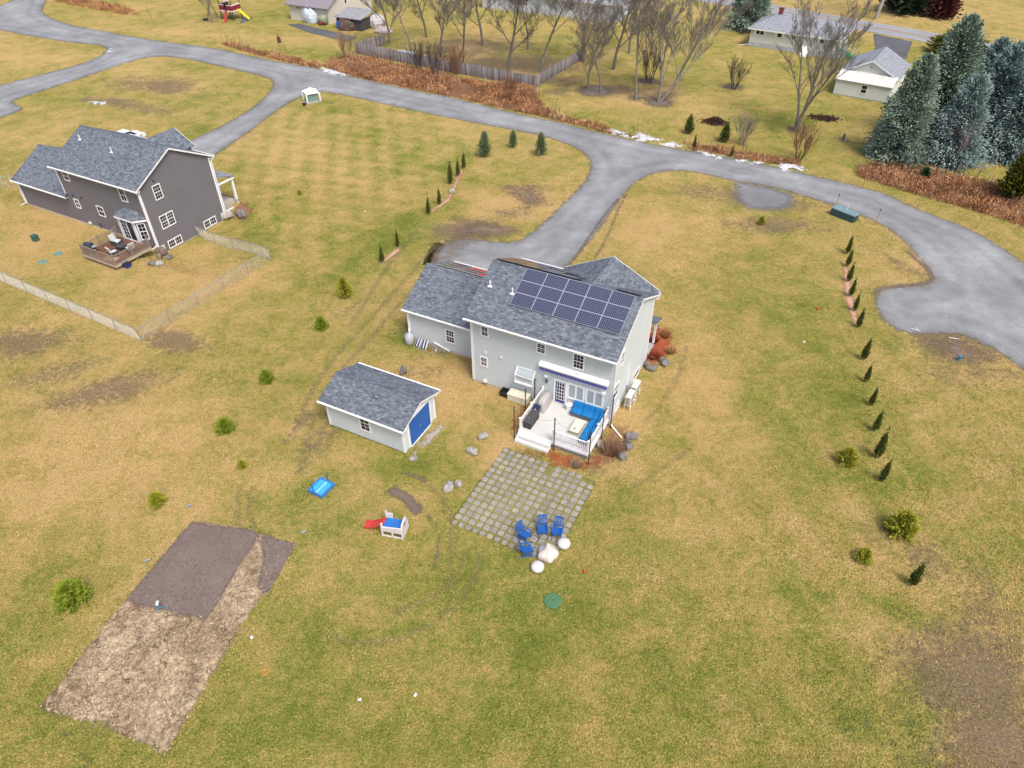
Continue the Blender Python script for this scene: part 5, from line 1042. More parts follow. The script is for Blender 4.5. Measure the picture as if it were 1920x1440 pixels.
# utility vault
a, b = gp(1558, 402), gp(1601, 419); dv = (b-a); VT = thing('utility_vault', 'long low green utility box beside the gravel road', 'utility box', (a+b)/2+Vector((.25, .35, 0)), math.atan2(dv.y, dv.x)); l_ = dv.length/2
VG = solid('vault_green', (.03, .065, .075), .5, .1); MB().hexa([(-l_, -.5, 0), (l_, -.5, 0), (l_, .5, 0), (-l_, .5, 0), (-l_, -.45, .72), (l_, -.45, .72), (l_, .45, .72), (-l_, .45, .72)]).build('cabinet', VG, VT); MB().hexa([(-l_-.04, -.5, .72), (l_+.04, -.5, .72), (l_+.04, .5, .72), (-l_-.04, .5, .72), (-l_, -.45, .82), (l_, -.45, .82), (l_, .45, .82), (-l_, .45, .82)]).build('lid', solid('vault_lid', (.16, .26, .27), .4, .1), VT); MB().bar((.0, .2, .82), (.05, .2, 1.35), .05).build('marker_post', WHITE, VT); MB().box((l_+.004, -.3, .2), (l_+.03, .3, .6)).build('end_plate', VG, VT)
# transformer with white cover
TF = thing('transformer', 'green transformer cabinet under a white sheet at the drive entrance', 'transformer', gp(586, 190), R(30)); TG = solid('transformer_green', (.16, .25, .22), .5, .1)
MB().box((-.8, -.8, 0), (.8, .8, .18)).build('pad', CONC, TF); MB().hexa([(-.7, -.65, .18), (.7, -.65, .18), (.7, .65, .18), (-.7, .65, .18), (-.68, -.6, 1.35), (.68, -.6, 1.35), (.68, .65, 1.45), (-.68, .65, 1.45)]).build('cabinet', TG, TF)
m = MB(); tip = (0, .1, 1.95); cr = [(-.95, -.85, 1.3), (.95, -.85, 1.3), (.95, .95, 1.42), (-.95, .95, 1.42)]
for k in range(4): m.poly([cr[k], cr[(k+1) % 4], tip]); p0 = Vector(cr[k]); m.bar(p0, (p0.x*1.02, p0.y*1.02, .1), .16)
m.build('white_sheet', solid('sheet_white', (.82, .84, .84), .6, .03), TF)
pl = thing('bucket', 'dark bucket standing before the transformer cabinet', 'bucket', gp(571, 198)); MB().lathe([(.22, 0), (.27, .5), (.01, .5)], k=14).build('shell', BLACK, pl); MB().lathe([(.28, .48), (.28, .53), (.01, .54)], k=14).build('lid', METAL, pl)

# ------------------------------------------------------------------ vegetation
def cards(c, d, ln, wd, r_, cross=2):
    """leaf / needle clumps: kite shaped faces at c pointing along d; returns verts, faces"""
    n = len(c); d = d/np.maximum(np.linalg.norm(d, axis=1, keepdims=True), 1e-6); V, F = [], []
    up = r_.normal(0, 1, (n, 3)); a = np.cross(d, up); a /= np.maximum(np.linalg.norm(a, axis=1, keepdims=True), 1e-6)
    for k in range(cross):
        s_ = a if k == 0 else np.cross(d, a)
        p0, p2 = c-d*(ln*.4)[:, None], c+d*(ln*.6)[:, None]; m_ = c+d*(ln*.05)[:, None]
        V.append(np.stack([p0, m_+s_*(wd*.5)[:, None], p2, m_-s_*(wd*.5)[:, None]], 1).reshape(-1, 3))
        F.append(np.arange(n*4).reshape(-1, 4)+k*n*4)
    return np.concatenate(V), np.concatenate(F)
def conifer_mesh(name, h, rad, nb, npb, clump, seed, mat, angle=(15, 35), power=1.0, z0=.04, wdk=.5, inner=.35, droop=0.0, cross=2, spread=.10):
    r_ = np.random.default_rng(seed); zf = r_.random(nb)**1.15; az = r_.random(nb)*2*np.pi
    R_ = rad*(1-zf)**power*(.55+.6*r_.random(nb)**1.3)+rad*.03; C, Dn, Sh = [], [], []
    for k in range(npb):
        f = inner+(1-inner)*(k+r_.random(nb))/npb; an = np.radians(angle[0]+(angle[1]-angle[0])*zf+r_.normal(0, 7, nb))
        rr = R_*f; aj = az+r_.normal(0, spread, nb); x, y = rr*np.cos(aj), rr*np.sin(aj); z = h*(z0+(1-z0)*zf*.97)+rr*np.tan(an)-droop*rr*rr/max(rad, .1)
        C.append(np.stack([x, y, z], 1)+r_.normal(0, clump*.12, (nb, 3))); Dn.append(np.stack([np.cos(az)*np.cos(an), np.sin(az)*np.cos(an), np.sin(an)-2*droop*rr/max(rad, .1)*.6], 1)+r_.normal(0, .28, (nb, 3)))
    t_ = np.linspace(.85, 1, 6); C.append(np.stack([t_*0, t_*0, h*t_], 1)); Dn.append(np.tile([0, 0, 1.], (6, 1)))
    C, Dn = np.concatenate(C), np.concatenate(Dn); C[:, 2] = np.maximum(C[:, 2], clump*.15); n = len(C); ln = clump*(.7+.6*r_.random(n)); sh = np.clip(r_.normal(.5, .18, n), 0, 1)
    V, F = cards(C, Dn, ln, ln*wdk, r_, cross)
    return V, F, np.tile(np.repeat(sh, 4), cross)
def plant(name, label, cat, g, V, F, sh, mat, trunk_h, trunk_r, group=None, rz=0.0, sc=1.0, shared=None, crown='crown'):
    t = thing(name, label, cat, g, rz, group); t.scale = (sc, sc, sc) if isinstance(sc, (int, float)) else sc
    if shared and 'c' in shared:
        for k, nm in (('c', crown), ('t', 'trunk')): o = bpy.data.objects.new(nm, shared[k]); COL.objects.link(o); o.parent = t
    else:
        c = mesh_np(crown, V, F, mat, t, attrs=dict(shade=sh)); tr = MB().tube([(0, 0, -.1), (0, 0, trunk_h)], [trunk_r, trunk_r*.4], 6).build('trunk', BARK, t)
        if shared is not None: shared['c'], shared['t'] = c.data, tr.data
    return t
ARB = leafmat('arborvitae', (.045, .07, .014), (.19, .215, .045)); SPR = leafmat('young_spruce', (.09, .15, .012), (.34, .40, .04)); SPRY = leafmat('yellow_spruce', (.17, .19, .015), (.46, .45, .05)); PIN = leafmat('young_pine', (.09, .14, .06), (.32, .38, .21)); BSP = leafmat('blue_spruce', (.17, .245, .225), (.42, .52, .49)); GSP = leafmat('green_spruce', (.15, .215, .16), (.37, .46, .35))
# arborvitae rows
av = [dict(mesh=conifer_mesh('c', 2.0, .34, 260, 4, .17, 40+k, ARB, (55, 75), .75, .02, .45, .45), sh={}) for k in range(3)]
def arb_row(pix, words, group):
    for i, (b, tpx) in enumerate(pix):
        h = max(1.0, height(tpx, b)); k = av[i % 3]; g = gp(*b)
        plant('arborvitae', words(i), 'arborvitae', g, *k['mesh'], ARB, 1.6, .04, group, random.uniform(0, 6), (h/2*.95, h/2*.95, h/2.05), k['sh'])
right = [((1588, 476), (1598, 447)), ((1588, 500), (1599, 472)), ((1590, 528), (1601, 499)), ((1594, 556), (1603, 527)), ((1601, 583), (1609, 555)), ((1608, 614), (1619, 585)), ((1618, 675), (1631, 640)), ((1622, 716), (1633, 688)), ((1632, 760), (1643, 732)), ((1639, 808), (1652, 776)), ((1642, 858), (1661, 815)), ((1652, 902), (1666, 868)), ((1708, 1098), (1727, 1061))]
arb_row(right, lambda i: ('narrow arborvitae nearest the road in the long right hand row' if i == 0 else 'lone narrow arborvitae farthest down the right lawn' if i == 12 else 'narrow arborvitae, %s from the road in the long right hand row' % ORD[i]), 'arborvitae row on the right lawn')
left_ = [((870, 316), (870, 290)), ((859, 330), (859, 303)), ((845, 345), (845, 310)), ((824, 384), (823, 358)), ((804, 402), (802, 374)), ((746, 463), (743, 438)), ((717, 492), (713, 464))]
arb_row(left_, lambda i: 'narrow arborvitae, %s from the road in the hedge row left of the driveway' % ORD[i] if i else 'narrow arborvitae nearest the road in the hedge row left of the driveway', 'arborvitae row left of the driveway')
far = [((1291, 250), (1294, 219), 'plump arborvitae on the far verge beside the brush mound, left one'), ((1358, 266), (1361, 234), 'plump arborvitae on the far verge beside the brush mound, right one'), ((1301, 279), (1303, 258), 'thin arborvitae in the roadside brush, left one'), ((1371, 294), (1373, 276), 'thin arborvitae in the roadside brush, right one')]
for i, (b, t_, lb) in enumerate(far):
    h = height(t_, b); k = av[i % 3]; w_ = 2.0 if i < 2 else 1.1; plant('arborvitae', lb, 'arborvitae', gp(*b), *k['mesh'], ARB, 1.6, .04, 'arborvitae on the far verge', i, (h/2*w_, h/2*w_, h/2.05), k['sh'])
# round young spruces
sv = conifer_mesh('c', 1.5, 1.0, 520, 5, .26, 60, SPR, (12, 40), .62, .03, .42, .3); svy = conifer_mesh('c', 1.5, .9, 330, 5, .24, 61, SPRY, (12, 45), .7, .03, .38, .3)
sh1, sh2 = {}, {}
for i, (x, y, sc, lb, yl) in enumerate(((140, 1128, 1.0, 'large round bright green spruce left of the cracked garden plot', 0), (297, 946, .68, 'yellow green spruce above the tilled garden plot', 1), (424, 808, .72, 'round green spruce left of the shed', 0), (502, 715, .66, 'round green spruce above left of the shed', 0), (604, 616, .68, 'dark round green spruce between the fence and the garage', 0), (648, 556, .82, 'tall open yellow green spruce beside the wheel tracks', 1), (455, 876, .42, 'tiny faint spruce seedling left of the sand table', 1), (1585, 868, .85, 'open yellow green spruce beside the arborvitae row', 1), (1687, 1000, 1.15, 'large sparse yellow green spruce on the lower right lawn', 1), (1617, 1050, .62, 'small sparse spruce left of the large sparse one', 1), (1427, 420, .52, 'small green spruce seedling below the gravel patch', 1), (562, 365, .35, 'tiny yellow green shrub on the upper lawn by the charcoal house', 1))):
    if yl: plant('spruce', lb, 'spruce', gp(x, y), *svy, SPRY, 1.0, .04, 'young spruces on the lawn', i*1.1, (sc, sc, sc*(1.5 if i in (5,) else 1)), sh2)
    else: plant('spruce', lb, 'spruce', gp(x, y), *sv, SPR, 1.0, .04, 'young spruces on the lawn', i*1.1, sc if i != 4 else (.62, .62, .72), sh1)
pv = conifer_mesh('c', 3.0, 1.15, 420, 5, .34, 62, PIN, (25, 55), .8, .06, .3, .25); sh3 = {}
for i, (x, y, sc, lb) in enumerate(((909, 294, 1.0, 'tallest young pine by the road bend, left of three'), (962, 276, .68, 'smallest young pine by the road bend, middle of three'), (1014, 291, .9, 'young pine by the road bend, right of three'))):
    plant('pine', lb, 'pine', gp(x, y), *pv, PIN, 2.2, .05, 'young pines by the road bend', i*2.0, (sc*.85, sc*.85, sc), sh3)
# big spruces on the right
bm_ = [conifer_mesh('c', 15, 5.2, 420, 64, .46, 70, BSP, (5, 42), .72, .03, .42, .2, .22, spread=.13), conifer_mesh('c', 13, 4.9, 380, 64, .46, 71, BSP, (5, 42), .68, .03, .42, .2, .22, spread=.13)]
shb = [{}, {}]
for i, (x, y, sc, v, lb, mt) in enumerate(((1676, 296, .80, 0, 'broad grey green spruce at the left front of the spruce group', 0), (1738, 262, .98, 0, 'tallest pointed spruce rising behind the broad front one', 0), (1775, 305, .78, 1, 'blue spruce right of the bare silver shrub in the spruce group', 1), (1835, 270, .92, 1, 'tall blue spruce in the middle of the right spruce group', 1), (1880, 295, .82, 1, 'blue spruce in front at the right of the spruce group', 1), (1935, 275, 1.05, 1, 'blue spruce at the right frame edge', 1), (1828, 205, .72, 1, 'slim blue spruce seen above the others by the road', 1))):
    if i == 0: shg = {}
    k = bm_[v]; plant('spruce', lb, 'spruce', gp(x, y), *k, GSP if i < 2 else BSP, 13, .22, 'large spruces by the garage', i*1.3, sc, (shg if i < 2 else shb[v]))
plant('spruce', 'dark spruce left of the white ranch house', 'spruce', gp(1403, 55), *bm_[1], GSP, 11, .2, 'spruces beyond the road', 2, (.95, .95, .85), {})
plant('spruce', 'low wide dark evergreen across the asphalt road', 'spruce', gp(1697, 22), *sv, leafmat('dark_yew', (.02, .04, .02), (.06, .09, .045)), 1.0, .1, 'evergreens across the asphalt road', 0, (5.5, 5.5, 4.0), {})
plant('shrub', 'rounded dark red shrub across the asphalt road', 'shrub', gp(1763, 33), *sv, leafmat('red_shrub', (.06, .018, .02), (.16, .05, .045)), 1.0, .1, None, 0, (3.2, 3.2, 3.4), {})
plant('hedge', 'clipped yellow green hedge behind the blue spruces', 'hedge', gp(1795, 112), *conifer_mesh('c', 2.2, 1.6, 900, 4, .35, 75, SPRY, (20, 60), .35, .02, .6, .3), leafmat('hedge_gold', (.10, .11, .02), (.26, .25, .05)), 1.0, .1, None, R(20), (1.5, 4.2, 1.0), {})
plant('shrub', 'yellow green evergreen shrub at the right edge by the brush', 'shrub', gp(1898, 372), *conifer_mesh('c', 4.2, 2.0, 700, 5, .4, 76, SPRY, (30, 65), .5, .03, .55, .3), leafmat('golden_cedar', (.05, .06, .008), (.19, .19, .025)), 2.5, .1, None, 0, 1.0, {})
plant('shrub', 'small dark green shrub in the brown brush under the spruces', 'shrub', gp(1732, 332), *sv, leafmat('small_green', (.02, .06, .02), (.06, .14, .06)), 1.0, .05, None, 0, .7, {})
# ---- bare trees
def tubes(segs, k):
    A, B, ra, rb = [np.array(x) for x in zip(*segs)]; n = len(A); d = B-A; d /= np.maximum(np.linalg.norm(d, axis=1, keepdims=True), 1e-6)
    h = np.where(np.abs(d[:, 2:3]) < .9, np.array([[0, 0, 1.]]), np.array([[1., 0, 0]])); a = np.cross(d, h); a /= np.linalg.norm(a, axis=1, keepdims=True); b = np.cross(d, a); V = []
    for P, r_ in ((A, ra), (B, rb)):
        for q in range(k): t = 2*math.pi*q/k; V.append(P+(a*math.cos(t)+b*math.sin(t))*r_[:, None])
    V = np.stack(V, 1).reshape(-1, 3); base = np.arange(n)[:, None]*2*k; F = np.concatenate([base+np.array([[q, (q+1) % k, k+(q+1) % k, k+q]]) for q in range(k)]); return V, F
def grow(seed, h, trunk_f=.3, n1=9, n2=10, n3=9, n4=11, up=.75, spread=.8, r0=.2, stems=1, lean=(0, 0), curve=.12):
    rs = random.Random(seed); thick, thin = [], []
    def limb(p, d, ln, r_, lev, cnt):
        n = 5 if lev < 2 else 3; pts = [p]; q, dd = Vector(p), Vector(d).normalized(); rad = [r_]
        for k in range(n):
            dd = (dd+Vector((rs.gauss(0, curve), rs.gauss(0, curve), rs.gauss(0, curve)*.6+(.05 if lev else 0)))).normalized(); q = q+dd*(ln/n); pts.append(q.copy()); rad.append(r_*(1-.75*(k+1)/n))
        for k in range(n): (thick if lev <= 1 else thin).append((tuple(pts[k]), tuple(pts[k+1]), rad[k], rad[k+1]))
        if lev >= 4 or not cnt: return
        for c in range(cnt[0]):
            f = (trunk_f if lev == 0 else .22)+(1-(trunk_f if lev == 0 else .22))*(c+rs.random())/cnt[0]; f = min(f, .98); i = min(int(f*n), n-1); w_ = f*n-i; pp = pts[i].lerp(pts[i+1], w_); base = (pts[i+1]-pts[i]).normalized()
            az = rs.uniform(0, 6.283) if lev else (c*2.4+rs.uniform(-.5, .5)); side = Vector((math.cos(az), math.sin(az), 0)); nd = base*up+side*spread*(1 if lev == 0 else .9)+Vector((0, 0, .18))
            l2 = ln*(.62 if lev == 0 else .5)*(1-.45*f)*rs.uniform(.8, 1.2); limb(pp, nd, l2, max(.0125 if h > 6 else .008, r_*(1-.7*f)*.5), lev+1, cnt[1:])
    for s in range(stems):
        a = 6.28*s/stems+rs.random(); d = Vector((math.cos(a)*.28*(stems > 1)+lean[0], math.sin(a)*.28*(stems > 1)+lean[1], 1)); limb(Vector((math.cos(a)*.15*(stems > 1), math.sin(a)*.15*(stems > 1), -.1)), d, h*rs.uniform(.85, 1.05), r0, 0, (n1, n2, n3, n4))
    return thick, thin
TREES = {}
def bare_tree(label, g, kind, sc=1.0, rz=0.0, group='bare trees along the fence', mat=BARKG, cat='tree', name='bare_tree'):
    t = thing(name, label, cat, g, rz, group); t.scale = (sc,)*3 if isinstance(sc, (int, float)) else sc
    if (kind, mat.name) not in TREES:
        prm = dict(oak=dict(seed=1, h=11, trunk_f=.18, n1=9, r0=.24), vase=dict(seed=2, h=10, trunk_f=.12, n1=10, up=1.0, spread=.75, r0=.2), slim=dict(seed=3, h=12, trunk_f=.3, n1=11, n2=8, up=.6, spread=.75, r0=.17), multi=dict(seed=4, h=12, trunk_f=.25, n1=9, n2=8, n3=7, n4=8, up=1.0, spread=.6, r0=.17, stems=3), lean=dict(seed=5, h=12.5, trunk_f=.14, n1=11, n2=9, up=1.0, spread=.7, r0=.2, stems=2, lean=(.42, .1)), shrub=dict(seed=6, h=2.6, trunk_f=.15, n1=7, n2=5, n3=4, n4=0, up=1.2, spread=.5, r0=.03, stems=11), sapling=dict(seed=7, h=3.5, trunk_f=.3, n1=7, n2=4, n3=2, n4=0, up=1, spread=.6, r0=.035))[kind]
        a, b = grow(**prm); V, F = tubes(a, 6); V2, F2 = tubes(b, 3); o1 = mesh_np('trunk', V, F, mat, t, smooth=True); o2 = mesh_np('branches', V2, F2, mat, t); TREES[(kind, mat.name)] = (o1.data, o2.data)
    else:
        for nm, d in zip(('trunk', 'branches'), TREES[(kind, mat.name)]): o = bpy.data.objects.new(nm, d); COL.objects.link(o); o.parent = t
    return t
for x, y, kd, sc, rz, lb in ((730, 82, 'vase', .9, .4, 'forked bare tree at the left end of the wooden fence'), (772, 96, 'slim', .85, 1.2, 'bare tree behind the fence, second from its left end'), (826, 106, 'oak', .85, 2.1, 'bare tree behind the fence left of the twin trunks'), (868, 118, 'slim', .95, 3.0, 'slender bare tree behind the fence, left of the spreading one'), (953, 138, 'oak', 1.0, .9, 'spreading bare tree behind the middle of the fence'), (1014, 136, 'slim', 1.1, 4.2, 'tall straight bare tree near the fence corner'), (1093, 116, 'vase', 1.15, 5.2, 'bare tree at the far end of the fence side'), (1103, 166, 'vase', .75, 2.4, 'small bare tree in the leaf litter right of the fence corner'), (1126, 174, 'slim', .8, 1.7, 'bare tree leaning right, beyond the fence corner'), (1192, 184, 'slim', 1.0, 5.9, 'bare tree left of the large leaning trunks'), (1236, 191, 'lean', 1.05, .15, 'large bare tree with two trunks leaning right'), (1491, 244, 'multi', .98, 1.0, 'tall bare tree with three trunks before the white house'), (398, 43, 'vase', .72, 2.8, 'bare tree beside the red playset'), (990, 92, 'slim', .95, 2.2, 'bare tree in the yard behind the fence, right of the spreading one'), (905, 85, 'oak', .9, 4.0, 'bare tree in the yard far behind the fence, left'), (1150, 130, 'oak', .95, 1.1, 'bare tree far behind the small litter tree'), (1180, 100, 'vase', 1.0, 3.3, 'bare tree farthest back right of the pale house'), (800, 70, 'oak', .8, 5.1, 'bare tree far back behind the left fence')):
    bare_tree(lb, gp(x, y), kd, sc*1.18, rz, 'bare trees on the far side of the gravel road', BARKG if kd != 'oak' else BARK)
BARKD = solid('dark_twig', (.085, .06, .055), .9, .3); BARKR = solid('red_twig', (.20, .085, .045), .9, .3)
for x, y, kd, sc, mt, lb in ((1217, 154, 'shrub', 2.0, BARKD, 'dark bare multi stem shrub beside the leaning tree'), (1375, 167, 'shrub', 1.45, BARKD, 'bare shrub in a round grey mulch ring'), (1497, 300, 'shrub', 1.5, BARKR, 'brown bare shrub at the roadside below the triple tree'), (1390, 272, 'shrub', 1.3, BARKG, 'pale thin bare shrub right of the plump arborvitae'), (1780, 312, 'shrub', 1.9, solid('silver_twig', (.33, .28, .29), .9, .2), 'silvery bare shrub in front of the spruces'), (287, 46, 'sapling', 1.0, BARKG, 'thin bare sapling on the verge at the upper left'), (857, 140, 'shrub', 1.4, BARKR, 'reddish bare shrub in front of the fence'), (815, 140, 'shrub', 1.5, BARKD, 'brown bare shrub in the roadside brush, left of the reddish one'), (650, 112, 'shrub', 1.5, solid('straw_twig', (.30, .2, .10), .9, .2), 'straw coloured bare shrub left of the fence corner'), (955, 190, 'shrub', 1.2, BARKR, 'thin reddish shrub in the roadside brush below the fence'), (785, 128, 'shrub', 1.3, BARKD, 'brown bare shrub close to the fence left part')):
    bare_tree(lb, gp(x, y), kd, sc, x*.1, 'bare shrubs', mt, 'shrub', 'bare_shrub')
TRK = bare_tree('thick pale bare trunk across the asphalt road', gp(1641, 36), 'oak', 1.7, 1.0, None, solid('pale_bark', (.36, .32, .28), .9, .3, 1.5, grain=.02))
# dry shrub by the deck and red grasses at the front corner
def dry_clump(name, label, g, n, h, rad, mat, seed, wd=.012):
    r_ = np.random.default_rng(seed); a = r_.random(n)*6.283; rr = rad*np.sqrt(r_.random(n)); b = np.stack([rr*np.cos(a)*.5, rr*np.sin(a)*.5, 0*a], 1); tip = np.stack([rr*np.cos(a)*1.3, rr*np.sin(a)*1.3, h*(.55+.5*r_.random(n))], 1)+r_.normal(0, .08, (n, 3)); m_ = (b+tip)/2; m_[:, 2] += .1*h
    s_ = np.cross(tip-b, r_.normal(0, 1, (n, 3))); s_ /= np.linalg.norm(s_, axis=1, keepdims=True); w_ = wd
    V = np.stack([b-s_*w_, b+s_*w_, m_+s_*w_*.8, m_-s_*w_*.8, tip], 1).reshape(-1, 3); i = np.arange(n)[:, None]*5; F1 = i+np.array([[0, 1, 2, 3]]); F2 = i+np.array([[3, 2, 4, 4]])
    t = thing(name, label, 'shrub', g, 0); o = mesh_np('stems', V, np.concatenate([F1, F2[:, :4]]), mat, t, attrs=dict(shade=np.repeat(r_.random(n), 5))); o.data.validate(); MB().blob((0, 0, .03), (rad*.4, rad*.4, .08), seed).build('root_crown', BARK, t, True); return t
DRY = leafmat('dry_stems', (.20, .10, .055), (.48, .33, .22)); REDG = leafmat('red_stems', (.24, .03, .015), (.50, .16, .09)); ORG = leafmat('orange_grass', (.30, .13, .05), (.58, .36, .18))
dry_clump('dry_shrub', 'tangled leafless tan shrub beside the deck corner', gp(1148, 848), 900, 1.3, .95, DRY, 3); dry_clump('dry_shrub', 'low tan dry shrub at the deck corner, nearer the steps', gp(1080, 872), 260, .5, .6, DRY, 4)
dry_clump('red_shrub', 'low red twigged shrub at the house front corner, lower one', gp(1224, 668), 500, .7, .85, REDG, 5, .018); dry_clump('red_shrub', 'red twigged shrub against the house front corner, upper one', gp(1222, 640), 500, .8, .8, REDG, 6, .018); dry_clump('ornamental_grass', 'orange tan ornamental grass tuft above the red shrubs', gp(1248, 632), 400, 1.0, .5, ORG, 7, .014); dry_clump('ornamental_grass', 'pale tan ornamental grass tuft right of the red shrubs', gp(1258, 660), 300, .6, .6, ORG, 8, .014)
dry_clump('ornamental_grass', 'orange ornamental grass beside the charcoal house porch', gp(412, 372), 350, 1.1, .5, ORG, 9, .016)
# ---- brush strips (uncountable)
BRM = None
def brush_mat():
    m_, n, b, L = nodes('bramble'); a = attr(n, 'shade').outputs['Fac']; L(ramp(n, a, [(0, (.13, .065, .04)), (.35, (.34, .16, .075)), (.7, (.56, .30, .14)), (1, (.72, .54, .36))]), b.inputs['Base Color']); b.inputs['Roughness'].default_value = .9; b.inputs['Specular IOR Level'].default_value = .1; return m_
def brush(name, polys, dens, h, seed, label=None, lean=.55, mat=None, wd=.03):
    r_ = np.random.default_rng(seed); P = []
    for pl in polys:
        w_ = np.array([[p[0], p[1]] for p in pl]); lo, hi = w_.min(0), w_.max(0); ar = np.prod(hi-lo); q = lo+(hi-lo)*r_.random((int(ar*dens), 2)); sdv = sdf(q[:, 0], q[:, 1], pl); q = q[(sdv > -.35*r_.random(len(q))) & (vnoise(q[:, 0], q[:, 1], 1.6, seed) > .18+.3*r_.random(len(q)))]; P.append(q)
    P = np.concatenate(P); n = len(P); hh = h*(.3+.9*vnoise(P[:, 0], P[:, 1], 2.2, seed+1))*(.4+.8*r_.random(n)); a = r_.random(n)*6.283; lx = lean*hh*(.4+r_.random(n))
    b = np.stack([P[:, 0], P[:, 1], np.full(n, -.02)], 1); tip = b+np.stack([np.cos(a)*lx, np.sin(a)*lx, hh*.8], 1); m_ = b+np.stack([np.cos(a)*lx*.35, np.sin(a)*lx*.35, hh*.72], 1)
    s_ = np.cross(tip-b, r_.normal(0, 1, (n, 3))); s_ /= np.linalg.norm(s_, axis=1, keepdims=True); w_ = (wd*(.5+r_.random(n)))[:, None]
    V = np.stack([b-s_*w_*.5, b+s_*w_*.5, m_+s_*w_, m_-s_*w_, tip+s_*w_*.4, tip-s_*w_*.4], 1).reshape(-1, 3); i = np.arange(n)[:, None]*6; F = np.concatenate([i+np.array([[0, 1, 2, 3]]), i+np.array([[3, 2, 4, 5]])])
    sh = np.clip(.30+.45*(vnoise(P[:, 0], P[:, 1], 2.5, seed+2)-.5)+r_.normal(.12, .22, n), 0, 1)
    o = mesh_np(name, V, F, mat or BRM, attrs=dict(shade=np.repeat(sh, 6))); return tag(o, kind='stuff')
BRM = brush_mat()
BED = gravel_mat('leaf_litter', (.09, .05, .03), (.20, .105, .055), (.33, .19, .10), amp=.9, width=.7, fine=7)
bp_ = [G([(415, 83), (440, 84), (500, 100), (560, 112), (605, 122), (600, 130), (540, 117), (470, 100)]), G([(600, 122), (640, 108), (672, 104), (760, 122), (850, 142), (940, 158), (1003, 168), (1010, 190), (1040, 215), (1050, 225), (990, 214), (890, 192), (800, 172), (720, 156), (650, 140)]), G([(1035, 210), (1080, 225), (1130, 238), (1200, 256), (1195, 262), (1120, 245), (1050, 228)])]
bp2 = [G([(1280, 268), (1340, 278), (1400, 285), (1460, 298), (1500, 306), (1500, 316), (1440, 305), (1380, 296), (1300, 282)]), G([(1600, 310), (1650, 303), (1740, 318), (1830, 335), (1960, 370), (1960, 440), (1880, 412), (1800, 388), (1720, 365), (1640, 342), (1600, 330)])]
sheet('leaf_litter', bp_+bp2, BED, .025, .4, .8, kind='stuff')
brush('bramble_brush', bp_, 70, .75, 5); brush('bramble_brush', bp2, 75, .7, 6); brush('bramble_stalks', bp_+bp2, 2.2, 2.6, 16, mat=leafmat('stalks', (.14, .075, .05), (.38, .24, .15)), lean=.2, wd=.035)
brush('tall_dry_grass', [G([(95, -4), (130, -4), (190, 8), (240, 18), (262, 28), (235, 28), (180, 18), (110, 5)])], 60, 1.3, 8, mat=ORG, lean=.25, wd=.04); brush('tall_dry_grass', [G([(1022, 207), (1058, 214), (1062, 228), (1035, 224)])], 60, 1.0, 9, mat=leafmat('straw_grass', (.33, .2, .10), (.6, .44, .28)), lean=.5)
for x, y, rx, lb in ((1341, 231, 1.7, 'brown heap of cut brush on the far verge'), (1545, 222, 2.2, 'flat dark heap of leaves in the yard by the triple tree')):
    g = gp(x, y); r_ = np.random.default_rng(x); n = 500; q = r_.normal(0, .42, (n, 2))*[rx, rx*.6]; z = np.maximum(0, (.9 if x < 1400 else .25)*np.exp(-(q[:, 0]/rx)**2*2-(q[:, 1]/rx/.6)**2*2))*r_.random(n)**.5
    V, F = cards(np.stack([q[:, 0], q[:, 1], z+.03], 1), r_.normal(0, 1, (n, 3))*[1, 1, .35], .35*np.ones(n), .14*np.ones(n), r_); t = thing('brush_pile', lb, 'brush pile', g, R(-20)); mesh_np('twigs', V, F, leafmat('pile%d' % x, (.035, .02, .018), (.13, .07, .055)), t, attrs=dict(shade=np.tile(np.repeat(r_.random(n), 4), 2))); MB().blob((0, 0, -.1), (rx*.8, rx*.45, .35 if x < 1400 else .18), 3).build('soil', solid('dark_soil', (.05, .035, .03), .9, .3), t, True)
for x, y, rr in ((1375, 163, 2.0), (1217, 152, 2.2), (1582, 262, 1.1), (1236, 192, 2.6), (1192, 185, 1.6), (1115, 170, 3.2), (1491, 243, 1.6)):
    g = gp(x, y); sheet('tree_mulch_ring', [[g+Vector((rr*math.cos(k*.4189), rr*math.sin(k*.4189), 0)) for k in range(15)]], gravel_mat('ring_mulch%d' % x, (.075, .06, .055), (.14, .115, .10), (.22, .185, .16), amp=2.2, width=1.6, fine=7), .012, .3, 1.4)
st = thing('garden_ornament', 'small dark ornament standing in a mulch ring by the spruces', 'ornament', gp(1581, 261)); MB().lathe([(.28, 0), (.2, .15), (.1, .3), (.16, .5), (.08, .7), (.01, .75)], k=12).build('statue', DKGREY, st, True); MB().lathe([(.34, -.02), (.34, .04)], k=12).build('base', METAL, st)

# ------------------------------------------------------------------ buildings and things beyond the road
def frame_from(a, b): d = Vector((b.x-a.x, b.y-a.y, 0)); return (a.x, a.y, math.atan2(d.y, d.x)), d.length
def gxy(fr): return (fr[0], fr[1], 0)
def uvec(fr): return (math.cos(fr[2]), math.sin(fr[2]))
